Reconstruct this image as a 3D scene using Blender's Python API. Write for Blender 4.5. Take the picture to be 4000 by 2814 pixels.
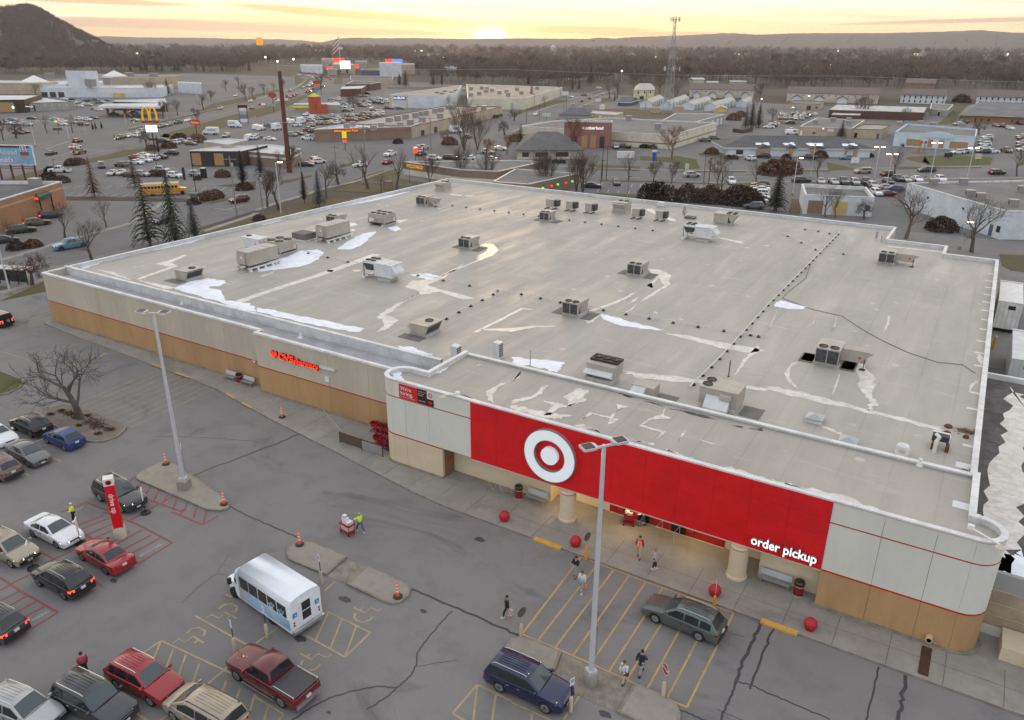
import bpy,bmesh,random
from math import cos,sin,pi,sqrt,hypot,atan2,acos,degrees,radians
import numpy as np
from mathutils import Vector,Matrix,Euler
R=radians
scene=bpy.context.scene
COL=scene.collection
for o in list(bpy.data.objects):
 bpy.data.objects.remove(o)
cam=bpy.data.cameras.new("camera")
cam.sensor_width=36.0
cam.lens=27.1165
cam.clip_start=0.5
cam.clip_end=30000
camo=bpy.data.objects.new("camera",cam)
COL.objects.link(camo)
_m=Matrix([[0.853281,-0.20219,0.480656],[0.521424,0.321432,-0.790442],[0.005321,0.925095,0.379699]]).to_4x4()
_m.translation=(0,0,34.3)
camo.matrix_world=_m
scene.camera=camo
SUN_AZ=-32.9217
VIEW_AZ=-31.3032
SUN_EL=2.0
world=bpy.data.worlds.new("World")
scene.world=world
world.use_nodes=True
wn,wl=world.node_tree.nodes,world.node_tree.links
wn.clear()
class NT:
 def __init__(s,tree):
  s.t,s.n,s.l=tree,tree.nodes,tree.links
 def new(s,kind,**kw):
  n=s.n.new(kind)
  for k,v in kw.items():
   setattr(n,k,v)
  return n
 def put(s,sock,v):
  if isinstance(v,bpy.types.NodeSocket):
   s.l.new(v,sock)
  elif isinstance(v,(tuple,list))and len(v)==3 and sock.type=='RGBA':
   sock.default_value=(*v,1)
  else:
   sock.default_value=v
 def math(s,op,a,b=0.0,c=None,clamp=False):
  n=s.new('ShaderNodeMath',operation=op,use_clamp=clamp)
  s.put(n.inputs[0],a)
  s.put(n.inputs[1],b)
  if c is not None:
   s.put(n.inputs[2],c)
  return n.outputs[0]
 def step(s,x,lo,hi,a=0.0,b=1.0):
  n=s.new('ShaderNodeMapRange',interpolation_type='SMOOTHSTEP')
  s.put(n.inputs[0],x)
  for i,v in enumerate((lo,hi,a,b)):
   s.put(n.inputs[1+i],v)
  return n.outputs[0]
 def mix(s,f,a,b):
  n=s.new('ShaderNodeMix',data_type='RGBA')
  s.put(n.inputs[0],f)
  s.put(n.inputs[6],a)
  s.put(n.inputs[7],b)
  return n.outputs[2]
 def xyz(s,v):
  n=s.new('ShaderNodeSeparateXYZ')
  s.l.new(v,n.inputs[0])
  return n.outputs
 def comb(s,x,y,z):
  n=s.new('ShaderNodeCombineXYZ')
  for i,v in enumerate((x,y,z)):
   s.put(n.inputs[i],v)
  return n.outputs[0]
 def noise(s,vec,scale,detail=3.0,rough=0.55,dist=0.0):
  n=s.new('ShaderNodeTexNoise')
  if vec is not None:
   s.l.new(vec,n.inputs['Vector'])
  n.inputs['Scale'].default_value=scale
  n.inputs['Detail'].default_value=detail
  n.inputs['Roughness'].default_value=rough
  n.inputs['Distortion'].default_value=dist
  return n.outputs[0]
w=NT(world.node_tree)
sky=w.new('ShaderNodeTexSky',sky_type='NISHITA',sun_disc=False)
sky.sun_elevation=R(SUN_EL)
sky.sun_rotation=R(SUN_AZ)
sky.altitude=200
sky.dust_density=2.0
bg_sky=w.new('ShaderNodeBackground')
w.put(bg_sky.inputs[0],sky.outputs[0])
bg_sky.inputs[1].default_value=0.05
dirv=w.new('ShaderNodeTexCoord').outputs['Generated']
dx,dy,dz=w.xyz(dirv)
az=w.math('MULTIPLY',w.math('ARCTAN2',dx,dy),57.29578)
daz=w.math('SUBTRACT',az,SUN_AZ)
daz=w.math('SUBTRACT',daz,w.math('MULTIPLY',w.math('ROUND',w.math('DIVIDE',daz,360.0)),360.0))
el=w.math('MULTIPLY',w.math('ARCSINE',dz),57.29578)
adaz=w.math('ABSOLUTE',daz)
low=w.mix(w.step(adaz,8.0,70.0),(1.25,0.86,0.34),(0.98,0.74,0.42))
low=w.mix(w.step(adaz,60.0,150.0),low,(0.86,0.84,0.90))
high=w.mix(w.step(adaz,20.0,120.0),(1.35,1.22,0.98),(0.92,0.93,1.0))
veil=w.mix(w.step(el,0.2,3.4),low,high)
veil=w.mix(w.step(el,6.0,60.0),veil,(0.80,0.84,0.94))
warp=w.math('MULTIPLY',w.math('SUBTRACT',w.noise(w.comb(w.math('MULTIPLY',daz,0.05),w.math('MULTIPLY',el,0.4),1.7),1.0,4.0),0.5),0.9)
elw=w.math('ADD',w.math('ADD',el,warp),w.math('MULTIPLY',daz,0.032))
st=w.noise(w.comb(w.math('MULTIPLY',daz,0.055),w.math('MULTIPLY',elw,1.55),4.2),1.0,6.0,0.62,0.4)
st_fade=w.step(el,2.4,14.0,1.0,0.25)
dark=w.math('MULTIPLY',w.step(st,0.50,0.64),st_fade)
lit=w.math('MULTIPLY',w.step(st,0.47,0.34),st_fade)
def bank(c_daz,c_el,half_az,half_el,tilt):
 a=w.math('SUBTRACT',daz,c_daz)
 e=w.math('ADD',w.math('SUBTRACT',w.math('ADD',el,w.math('MULTIPLY',warp,0.55)),c_el),w.math('MULTIPLY',a,tilt))
 q=w.math('ADD',w.math('POWER',w.math('DIVIDE',a,half_az),2.0),w.math('POWER',w.math('DIVIDE',e,half_el),2.0))
 return w.step(q,1.25,0.35)
banks=None
for b in((-9.5,1.75,8.5,0.28,0.060),(-5.0,1.35,5.0,0.16,0.07),(-22.0,1.0,12.0,0.34,0.012),(-11.0,0.72,11.0,0.2,0.02),(6.0,0.85,5.6,0.3,0.0),(11.5,0.62,6.5,0.16,0.0),(-27.0,2.3,9.0,0.2,0.02),(31.0,1.4,9.0,0.14,-0.02)):
 k=bank(*b)
 banks=k if banks is None else w.math('MAXIMUM',banks,k)
near=w.step(adaz,4.0,30.0)
cloud_dark=w.mix(near,(0.56,0.37,0.17),(0.52,0.38,0.22))
veil=w.mix(w.math('MULTIPLY',lit,0.55),veil,(1.5,1.32,0.92))
veil=w.mix(w.math('MULTIPLY',dark,0.34),veil,cloud_dark)
veil=w.mix(w.math('MULTIPLY',banks,0.82),veil,cloud_dark)
rr=w.math('SQRT',w.math('ADD',w.math('POWER',w.math('MULTIPLY',daz,0.55),2.0),w.math('POWER',w.math('SUBTRACT',el,0.35),2.0)))
glow=w.step(rr,2.6,0.0)
core=w.step(rr,0.9,0.1)
veil=w.mix(w.math('MULTIPLY',glow,0.55),veil,(1.9,1.45,0.62))
veil=w.mix(core,veil,(6.0,4.6,2.4))
veil=w.mix(w.step(el,-0.6,-2.0),veil,(0.25,0.22,0.2))
bg_veil=w.new('ShaderNodeBackground')
w.put(bg_veil.inputs[0],veil)
bg_veil.inputs[1].default_value=1.12
add=w.new('ShaderNodeAddShader')
w.l.new(bg_sky.outputs[0],add.inputs[0])
w.l.new(bg_veil.outputs[0],add.inputs[1])
wout=w.new('ShaderNodeOutputWorld')
w.l.new(add.outputs[0],wout.inputs[0])
sun=bpy.data.lights.new("sun",'SUN')
sun.energy=0.9
sun.angle=R(4.0)
sun.color=(1.0,0.62,0.28)
suno=bpy.data.objects.new("sun",sun)
COL.objects.link(suno)
suno.rotation_euler=Euler((R(90-SUN_EL),0,R(180-SUN_AZ)),'XYZ')
vs=scene.view_settings
vs.view_transform='Standard'
vs.look='None'
vs.exposure=0.0
vs.gamma=1.0
vs.use_curve_mapping=False
scene.render.engine='CYCLES'
cy=scene.cycles
cy.use_denoising=True
cy.max_bounces=6
cy.diffuse_bounces=3
cy.glossy_bounces=3
cy.transmission_bounces=3
cy.volume_bounces=1
cy.transparent_max_bounces=6
cy.caustics_reflective=False
cy.caustics_refractive=False
RNG=random.Random(7)
def CM(s,k=100):
 v=[int(x)/k for x in s.split()]
 return list(zip(v[::2],v[1::2]))
def DM(s):
 return CM(s,10)
def lin(r,g,b):
 f=lambda c:(c/255)/12.92 if c<=10 else(((c/255)+0.055)/1.055)**2.4
 return(f(r),f(g),f(b))
def mul(c,k):
 return tuple(min(1.0,x*k)for x in c)
MATS={}
def mat(name,col,rough=0.7,metal=0.0,var=0.0,scale=1.0,bump=0.0,bscale=8.0,emit=None,es=0.0,alt=None,stretch=None,coat=0.0,coords='Object',spec=0.5):
 if name in MATS:
  return MATS[name]
 m=bpy.data.materials.new(name)
 m.use_nodes=True
 MATS[name]=m
 m.diffuse_color=(*col,1)
 t=NT(m.node_tree)
 b=t.n['Principled BSDF']
 b.inputs['Roughness'].default_value=rough
 b.inputs['Metallic'].default_value=metal
 b.inputs['Coat Weight'].default_value=coat
 b.inputs['Specular IOR Level'].default_value=spec
 b.inputs['Base Color'].default_value=(*col,1)
 if var or bump or alt:
  if coords=='World':
   v=t.new('ShaderNodeNewGeometry').outputs['Position']
  else:
   v=t.new('ShaderNodeTexCoord').outputs[coords]
  if stretch:
   mp=t.new('ShaderNodeMapping')
   t.l.new(v,mp.inputs[0])
   mp.inputs['Scale'].default_value=stretch
   v=mp.outputs[0]
 if var or alt:
  n1=t.noise(v,scale,5.0,0.6,0.3)
  n2=t.noise(v,scale*9.0,3.0,0.6)
  k=t.math('ADD',t.math('MULTIPLY',n1,0.7),t.math('MULTIPLY',n2,0.3))
  if alt is None:
   alt=mul(col,1-2.2*var)
   hi=mul(col,1+1.4*var)
  else:
   hi=col
  t.put(b.inputs['Base Color'],t.mix(t.step(k,0.36,0.64),alt,hi))
 if bump:
  bn=t.new('ShaderNodeBump')
  bn.inputs['Strength'].default_value=bump
  bn.inputs['Distance'].default_value=0.02
  t.put(bn.inputs['Height'],t.noise(v,bscale,4.0))
  t.put(b.inputs['Normal'],bn.outputs[0])
 if emit:
  b.inputs['Emission Color'].default_value=(*emit,1)
  b.inputs['Emission Strength'].default_value=es
 return m
class MB:
 def __init__(s):
  s.v,s.f,s.m=[],[],[]
 def face(s,pts,m=0):
  i=len(s.v)
  s.v.extend(tuple(p)for p in pts)
  s.f.append(tuple(range(i,i+len(pts))))
  s.m.append(m)
 def box(s,x0,y0,z0,x1,y1,z1,m=0,skip=''):
  i=len(s.v)
  s.v+=[(x0,y0,z0),(x1,y0,z0),(x1,y1,z0),(x0,y1,z0),(x0,y0,z1),(x1,y0,z1),(x1,y1,z1),(x0,y1,z1)]
  F={'b':(0,3,2,1),'t':(4,5,6,7),'s':(0,1,5,4),'e':(1,2,6,5),'n':(2,3,7,6),'w':(3,0,4,7)}
  for k,f in F.items():
   if k not in skip:
    s.f.append(tuple(i+a for a in f))
    s.m.append(m)
 def cbox(s,cx,cy,cz,sx,sy,sz,m=0):
  s.box(cx-sx/2,cy-sy/2,cz-sz/2,cx+sx/2,cy+sy/2,cz+sz/2,m)
 def prism(s,poly,z0,z1,m=0,mt=None,bottom=True):
  a=sum(poly[i][0]*poly[(i+1)%len(poly)][1]-poly[(i+1)%len(poly)][0]*poly[i][1]for i in range(len(poly)))
  P=list(poly)if a>0 else list(poly)[::-1]
  n=len(P)
  i=len(s.v)
  s.v+=[(p[0],p[1],z0)for p in P]+[(p[0],p[1],z1)for p in P]
  for k in range(n):
   j=(k+1)%n
   s.f.append((i+k,i+j,i+n+j,i+n+k))
   s.m.append(m)
  s.f.append(tuple(i+n+k for k in range(n)))
  s.m.append(m if mt is None else mt)
  if bottom:
   s.f.append(tuple(i+n-1-k for k in range(n)))
   s.m.append(m)
 def N(s,rings,m=0,cap0=True,cap1=True,closed=True):
  i=len(s.v)
  n=len(rings[0])
  for r in rings:
   s.v+=[tuple(p)for p in r]
  for a in range(len(rings)-1):
   for k in range(n if closed else n-1):
    j=(k+1)%n
    s.f.append((i+a*n+k,i+a*n+j,i+(a+1)*n+j,i+(a+1)*n+k))
    s.m.append(m)
  if cap0:
   s.f.append(tuple(i+n-1-k for k in range(n)))
   s.m.append(m)
  if cap1:
   s.f.append(tuple(i+(len(rings)-1)*n+k for k in range(n)))
   s.m.append(m)
 def tube(s,pts,rad,n=6,m=0,caps=True):
  P=[Vector(p)for p in pts]
  if not isinstance(rad,(list,tuple)):
   rad=[rad]*len(P)
  rings=[]
  ref=None
  for k,p in enumerate(P):
   d=(P[min(k+1,len(P)-1)]-P[max(k-1,0)])
   if d.length<1e-9:
    d=Vector((0,0,1))
   d.normalize()
   if ref is None:
    ref=d.cross(Vector((0,0,1)))if abs(d.z)<0.95 else d.cross(Vector((1,0,0)))
   u=(ref-d*ref.dot(d))
   if u.length<1e-6:
    u=d.orthogonal()
   u.normalize()
   ref=u
   v=d.cross(u)
   rings.append([p+(u*cos(2*pi*q/n)+v*sin(2*pi*q/n))*rad[k]for q in range(n)])
  s.N(rings,m,caps,caps)
 def lathe(s,prof,n=16,m=0,cx=0,cy=0,cz=0,axis='z'):
  rings=[]
  for r,h in prof:
   ring=[]
   for q in range(n):
    a=2*pi*q/n
    if axis=='z':
     ring.append((cx+r*cos(a),cy+r*sin(a),cz+h))
    elif axis=='y':
     ring.append((cx+r*sin(a),cy+h,cz+r*cos(a)))
    else:
     ring.append((cx+h,cy+r*cos(a),cz+r*sin(a)))
   rings.append(ring)
  s.N(rings,m)
 def sphere(s,c,r,nu=16,nv=10,m=0,sz=1.0):
  prof=[(max(1e-3,r*sin(pi*k/nv)),-r*sz*cos(pi*k/nv))for k in range(nv+1)]
  s.lathe(prof,nu,m,c[0],c[1],c[2])
 def mesh(s,name,mats,smooth=None):
  me=bpy.data.meshes.new(name)
  me.from_pydata(s.v,[],s.f)
  for mm in(mats if isinstance(mats,(list,tuple))else[mats]):
   me.materials.append(mm)
  me.polygons.foreach_set('material_index',s.m)
  if smooth is not None:
   me.polygons.foreach_set('use_smooth',[True]*len(s.f))
   bm=bmesh.new()
   bm.from_mesh(me)
   bmesh.ops.remove_doubles(bm,verts=bm.verts,dist=1e-4)
   bm.to_mesh(me)
   bm.free()
   me.set_sharp_from_angle(angle=R(smooth))
  me.update()
  return me
 def B(s,name,mats,parent=None,smooth=None,**tags):
  return link(name,s.mesh(name,mats,smooth),parent,**tags)
def link(name,me,parent=None,**tags):
 o=bpy.data.objects.new(name,me)
 COL.objects.link(o)
 if parent is not None:
  o.parent=parent
 return tag(o,**tags)
def tag(o,label=None,cat=None,group=None,kind=None):
 if label:
  o['label']=label
 if cat:
  o['category']=cat
 if group:
  o['group']=group
 if kind:
  o['kind']=kind
 return o
def tg(name,label,cat,loc=(0,0,0),rz=0.0,group=None):
 o=bpy.data.objects.new(name,None)
 COL.objects.link(o)
 o.empty_display_size=0.3
 o.location=loc if len(loc)==3 else(loc[0],loc[1],0)
 o.rotation_euler=(0,0,rz)
 return tag(o,label,cat,group)
KIDS={}
def kids(o):
 return[c for c in o.children]
def dup(root,loc,rz=0.0,label=None,group=None,scale=None):
 r=root.copy()
 COL.objects.link(r)
 r.location=loc if len(loc)==3 else(loc[0],loc[1],0)
 r.rotation_euler=(0,0,rz)
 if scale is not None:
  r.scale=scale if isinstance(scale,(tuple,list))else(scale,)*3
 if label:
  r['label']=label
 if group:
  r['group']=group
 for ch in root.children:
  c=ch.copy()
  COL.objects.link(c)
  c.parent=r
  for g in ch.children:
   d=g.copy()
   COL.objects.link(d)
   d.parent=c
 return r
def sheet(name,poly,z,m,kind='structure',parent=None,label=None,cat=None):
 b=MB()
 a=sum(poly[i][0]*poly[(i+1)%len(poly)][1]-poly[(i+1)%len(poly)][0]*poly[i][1]for i in range(len(poly)))
 P=poly if a>0 else poly[::-1]
 b.face([(p[0],p[1],z)for p in P])
 return b.B(name,m,parent,kind=kind,label=label,cat=cat)
def strip_poly(pts,wid):
 L,Rr=[],[]
 for k,p in enumerate(pts):
  a=Vector(pts[max(k-1,0)][:2])
  c=Vector(pts[min(k+1,len(pts)-1)][:2])
  d=(c-a).normalized()
  n=Vector((-d.y,d.x))*wid/2
  L.append((p[0]+n.x,p[1]+n.y))
  Rr.append((p[0]-n.x,p[1]-n.y))
 return L,Rr
_lift=[0]
def ribbon(b,pts,wid,z,m=0):
 _lift[0]=(_lift[0]+1)%16
 z+=_lift[0]*0.0003
 L,Rr=strip_poly(pts,wid)
 for k in range(len(pts)-1):
  b.face([(*Rr[k],z),(*Rr[k+1],z),(*L[k+1],z),(*L[k],z)],m)
def kerbed(name,poly,z,m_top,m_kerb,wid=0.18,**tags):
 b=MB()
 b.prism(poly,-0.3,z,1,0,bottom=False)
 return b.B(name,[m_top,m_kerb],None,**tags)
def bez(p0,p1,p2,n=8):
 out=[]
 for k in range(n+1):
  t=k/n
  out.append(tuple((1-t)**2*a+2*t*(1-t)*b+t*t*c for a,b,c in zip(p0,p1,p2)))
 return out
def rpy(poly,jit,rng,sub=4):
 out=[]
 n=len(poly)
 for k in range(n):
  a,c=Vector(poly[k]),Vector(poly[(k+1)%n])
  d=c-a
  nn=Vector((-d.y,d.x)).normalized()if d.length>1e-6 else Vector((0,0))
  for q in range(sub):
   t=q/sub
   out.append(tuple(a+d*t+nn*rng.uniform(-jit,jit)*(1 if q else 0.5)))
 return out
def letters(text,size,m,extrude=0.05,bold=0.0,align='CENTER',spacing=1.0,shear=0.0):
 cu=bpy.data.curves.new("lettering",'FONT')
 cu.body=text
 cu.size=size
 cu.extrude=extrude
 cu.offset=bold
 cu.align_x=align
 cu.space_character=spacing
 cu.shear=shear
 cu.resolution_u=3
 o=bpy.data.objects.new("lettering_tmp",cu)
 COL.objects.link(o)
 dg=bpy.context.evaluated_depsgraph_get()
 me=bpy.data.meshes.new_from_object(o.evaluated_get(dg))
 COL.objects.unlink(o)
 bpy.data.objects.remove(o)
 me.transform(Matrix.Rotation(R(90),4,'X'))
 me.materials.clear()
 me.materials.append(m)
 return me
def flat_letters(text,size,m,**kw):
 me=letters(text,size,m,extrude=0.0,**kw)
 me.transform(Matrix.Rotation(R(-90),4,'X'))
 return me
def gmt(name,base,alt,sc,sc2,dark=None,rough=0.9,seam=False,fine=0.12):
 m=bpy.data.materials.new(name)
 m.use_nodes=True
 MATS[name]=m
 t=NT(m.node_tree)
 b=t.n['Principled BSDF']
 b.inputs['Roughness'].default_value=rough
 b.inputs['Specular IOR Level'].default_value=0.3
 v=t.new('ShaderNodeNewGeometry').outputs['Position']
 n1=t.noise(v,sc,5.0,0.6,0.6)
 n2=t.noise(v,sc2,4.0,0.65)
 n3=t.noise(v,9.0,3.0,0.7)
 c=t.mix(t.step(n1,0.34,0.66),base,alt)
 c=t.mix(t.math('MULTIPLY',t.step(n2,0.45,0.7),0.6),c,mul(base,0.72))
 if dark:
  mp=t.new('ShaderNodeMapping')
  t.l.new(v,mp.inputs[0])
  mp.inputs['Scale'].default_value=(0.5,1.0,1.0)
  n4=t.noise(mp.outputs[0],0.16,6.0,0.68,0.9)
  c=t.mix(t.math('MULTIPLY',t.step(n4,0.54,0.68),0.75),c,dark)
 c=t.mix(t.math('MULTIPLY',t.step(n3,0.3,0.7),fine),c,mul(base,0.4))
 t.put(b.inputs['Base Color'],c)
 bn=t.new('ShaderNodeBump')
 bn.inputs['Strength'].default_value=0.25
 bn.inputs['Distance'].default_value=0.02
 t.put(bn.inputs['Height'],t.noise(v,25.0,3.0))
 t.put(b.inputs['Normal'],bn.outputs[0])
 return m
M65=gmt('asphalt lot',(0.225,0.214,0.203),(0.20,0.191,0.185),0.05,0.35,dark=(0.12,0.116,0.116))
M66=gmt('asphalt far',(0.19,0.183,0.176),(0.155,0.15,0.146),0.02,0.1)
M35=gmt('road asphalt',(0.185,0.178,0.174),(0.16,0.155,0.152),0.03,0.25)
M36=gmt('pavement concrete',(0.33,0.31,0.27),(0.28,0.265,0.235),0.25,0.9,dark=(0.2,0.185,0.16),fine=0.2)
M8=gmt('island concrete',(0.32,0.29,0.245),(0.285,0.26,0.22),0.3,1.2,fine=0.15)
M15=mat('kerb concrete',(0.24,0.215,0.175),0.9,var=0.12,scale=1.5)
M50=gmt('island gravel',(0.24,0.205,0.17),(0.17,0.14,0.115),0.6,2.5,fine=0.35)
M2=gmt('lawn',(0.105,0.094,0.032),(0.135,0.105,0.052),0.12,0.6,fine=0.4)
M19=gmt('dry lawn',(0.135,0.105,0.055),(0.105,0.092,0.04),0.1,0.6,fine=0.4)
M16=gmt('green lawn',(0.085,0.10,0.022),(0.12,0.11,0.04),0.15,0.7,fine=0.35)
M23=gmt('planting bed',(0.085,0.06,0.045),(0.12,0.085,0.06),0.5,2.0,fine=0.5)
M67=gmt('winter ground',(0.105,0.088,0.06),(0.085,0.07,0.055),0.01,0.05,fine=0.3)
M68=mat('yellow road paint',(0.52,0.33,0.10),0.8,var=0.16,scale=0.9,coords='World',alt=(0.33,0.24,0.12))
M28=mat('faded yellow paint',(0.42,0.33,0.17),0.8,scale=0.9,coords='World',alt=(0.27,0.225,0.14))
M37=mat('yellow kerb paint',(0.60,0.36,0.06),0.7,scale=1.5,coords='World',alt=(0.5,0.30,0.08))
M69=mat('red road paint',(0.33,0.06,0.07),0.8,scale=0.7,coords='World',alt=(0.20,0.075,0.08))
M20=mat('white road paint',(0.55,0.55,0.54),0.8,scale=0.8,coords='World',alt=(0.33,0.33,0.33))
M70=mat('crack sealant',(0.045,0.045,0.05),0.6)
M71=mat('oil stain',(0.05,0.05,0.052),0.6)
sheet('ground',[(-14000,-3000),(9000,-3000),(9000,14000),(-14000,14000)],-0.03,M67)
sheet('car_park_ground',[(-128,-60),(140,-60),(140,190),(-60,165),(-128,140),(-131,88),(-134,60)],0.0,M65)
sheet('town_paving',[(-760,60),(-134,30),(-131,88),(-146,157),(-60,165),(140,190),(160,470),(-100,520),(-330,560),(-560,640),(-820,620)],-0.012,M66)
sheet('highway', DM('-2199 1042 -2416 1287 -2582 1602 -2747 1916 -2940 2246 -3569 3107 -4003 3769 -4507 4498 -5248 5347 -5961 6111 -6839 6945 -7444 7140 -6788 6557 -6297 6189 -5574 5495 -4765 4589 -4365 4010 -4074 3553 -3724 3046 -3431 2596 -3176 2224 -3065 1988 -3182 1941 -3006 1696 -2854 1511 -2653 1274'),0.012,M35)
sheet('side_street', CM('-12786 5720 -12860 6600 -12910 7650 -13020 8810 -13260 9930 -13640 11520 -13550 11470 -14050 13280 -14090 13250 -14470 14680 -14870 16020 -15500 18070 -16400 21450 -17490 25370 -19520 31990 -19670 35450 -21730 42580 -25800 55890 -27330 61340 -27230 58450 -25020 50850 -23590 44610 -21190 36390 -21050 34490 -18360 26250 -18150 25040 -17680 21850 -17280 20180 -16700 17410 -15630 14740 -15350 13060 -15620 11340 -14970 9490 -14730 8140 -14220 6450'),0.018,M35)
sheet('cross_street', DM('-1595 1860 -917 1943 -805 1984 -709 2068 -618 2123 -512 2176 -217 2378 83 2635 83 2843 -145 2680 -244 2603 -391 2483 -506 2373 -687 2241 -813 2171 -874 2150 -978 2106 -1499 2275 -1660 2203 -1853 2166 -1972 2125 -1819 1957'),0.024,M35)
b=MB()
for pts,wd in(( DM('-1395 632 -1440 778 -1475 934 -1634 1127'),1.5),([(-120.23,53.31),(-121.9,61.1)],1.5),( DM('-1364 1155 -1394 1251 -1404 1319 -1437 1445 -1439 1540 -1494 1740'),1.6),( DM('-1269 862 -1292 969 -1330 1123 -1341 1134'),1.5),( DM('-1144 2103 -890 2184 -784 2228 -564 2374 -248 2642 -28 2822'),1.5),( DM('-917 1943 -803 1979 -632 2070 -510 2166 -84 2515 82 2640'),1.5),( DM('-3165 2055 -3338 2370 -3601 2763 -4155 3625 -4606 4245 -5134 4947 -5912 5823'),2.2),( DM('-1748 2864 -1790 3002 -1888 3380'),1.5),( DM('-2052 3949 -2182 4416 -2323 4864'),1.5),( DM('-2119 3639 -2405 4548 -2667 5437 -2801 5981'),1.6)):
 ribbon(b,pts,wd,0.034)
b.B('street_pavement',M36,kind='structure')
LAWNS=[(M2,[(-116.57,51.44),(-115.72,57.47),(-101,52),(-101,139),(-119.1,169.9),(-127.6,136.9),(-133.6,135.1),(-133.1,122.1),(-128.3,108.3),(-132.0,111.3),(-128.3,96.1),(-125.8,85.4),(-126.1,72.6),(-125.3,64.1),(-121.2,60.7)]),(M16, CM('-12417 5532 -12297 5567 -12172 5518 -12205 5424')),(M2, DM('-1406 1437 -1424 1524 -1324 1539 -1313 1526 -1258 1514 -1255 1479 -1266 1463 -1374 1429')),(M2, DM('-1438 1589 -1480 1724 -1496 1803 -1384 1669 -1272 1645 -1275 1601 -1340 1589 -1363 1585')),(M2, DM('-1464 1577 -1511 1760 -1494 1740 -1450 1565')),(M2, DM('-1612 1453 -1615 1575 -1593 1555 -1577 1423')),(M2, DM('-1670 1741 -1698 1850 -1652 1808 -1643 1725')),(M2, DM('-2230 1058 -2300 1159 -2339 1245 -2387 1334 -2431 1429 -2529 1628 -2516 1683 -2484 1704 -2419 1658 -2408 1547 -2396 1539 -2354 1392 -2319 1298 -2335 1261 -2238 1165 -2184 1094')),(M2, DM('-2847 1985 -3046 2299 -3310 2701 -3524 3067 -3236 2812 -2957 2469 -2851 2271 -2814 2160 -2697 2039 -2751 1908')),(M2, DM('-3509 3053 -3925 3694 -4434 4418 -5185 5269 -4629 4693 -4301 4301 -3628 3429 -3368 3107 -3115 2704')),(M2, DM('-3669 2802 -4041 3187 -4536 3962 -4217 3680 -3625 2789')),(M2, DM('-3145 2041 -3552 2691 -3900 3233 -4260 3718 -4134 3607 -3500 2667 -3085 2001')),(M2, DM('-4586 4006 -4888 4496 -4658 4294 -4304 3757')),(M2, DM('-6821 6530 -6120 5983 -5606 5469 -5292 5062')),(M2, DM('-6090 6007 -6064 6028 -5149 5053 -4460 4183 -4943 4762')),(M2, DM('-5798 6076 -6107 6528 -5109 5456 -5136 5370')),(M16, DM('-861 2623 -856 2688 -799 2657 -739 2549 -794 2560 -839 2579')),(M16, DM('-1001 2454 -906 2485 -908 2525 -889 2526 -816 2475 -742 2295 -790 2250 -820 2346 -849 2377 -896 2383 -965 2368')),(M2, DM('-781 2224 -613 2322 -607 2300 -770 2199')),(M2, DM('-1063 2199 -914 2242 -894 2195 -1003 2143 -1043 2157')),(M2, DM('-1001 2117 -885 2174 -877 2154 -992 2097')),(M2, DM('-878 2198 -887 2291 -873 2283 -852 2216')),(M16, DM('-559 2102 -535 2134 -520 2096 -515 2054 -533 2047')),(M2, DM('-836 1752 -730 1803 -724 1798 -706 1755 -710 1755 -848 1735')),(M2, DM('-917 1943 -631 2065 -625 2048 -895 1930')),(M23, DM('-626 2047 -605 2071 -589 2030 -607 2006')),(M16, DM('-200 2995 -129 3072 -14 3090 -3 3069 -6 2881 -154 2753 -194 2833')),(M2, DM('-251 2669 -27 2805 -27 2789 -245 2614')),(M2, DM('-247 2935 -202 2993 -163 2764 -247 2879')),(M2, DM('-520 2432 -411 2470 -400 2455 -506 2373')),(M2, DM('-453 2661 -354 2553 -314 2592 -353 2543 -411 2470')),(M16, DM('72 2933 84 3099 83 2935')),(M19, DM('-367 1784 -397 1945 -377 1943 -335 1755 -360 1763')),(M19, DM('42 1600 80 1614 114 1613 111 1490 79 1486 61 1486 48 1511')),(M16, DM('-261 4272 -259 4865 -260 5220 -222 5344 -211 4940 -198 4348')),(M2, DM('-982 4011 -847 4070 -805 3928 -819 3854 -966 3951')),(M19, DM('-1754 4255 -1677 4310 -1524 4233 -1398 3906 -1542 3748 -1669 3833 -1769 4059 -2091 4162 -1786 4330')),(M19, DM('-2245 3678 -2369 4118 -2539 4706 -2419 4728 -2353 4349 -2228 3825 -2139 3503')),(M2, DM('-2185 4385 -2097 4394 -2075 4302 -2130 4289')),(M19, DM('-2187 4645 -2366 5040 -2366 5185 -2161 4851 -2188 4584')),(M2, DM('-1671 2738 -1779 2980 -1645 2805 -1581 2686 -1706 2795')),(M23, DM('-1867 1022 -1741 1100 -1671 1124 -1602 1165 -1570 1136 -1637 1100 -1697 1070 -1822 997')),(M23, DM('-1561 1126 -1618 1206 -1620 1269 -1562 1238 -1525 1149 -1531 1114')),(M2, DM('-1507 1133 -1526 1173 -1527 1230 -1506 1211')),(M23, DM('-1693 1317 -1672 1372 -1664 1419 -1566 1332 -1582 1302 -1631 1337')),(M19, DM('-4452 5247 -4176 5572 -3961 5514 -3971 5193 -4253 5080')),(M2, DM('-2873 2016 -2817 2005 -2720 1929 -2744 1913')),]
for m,poly in LAWNS:
 sheet('lawn' if m is not M23 else 'planting_bed',poly,0.042,m)
b=MB()
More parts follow.
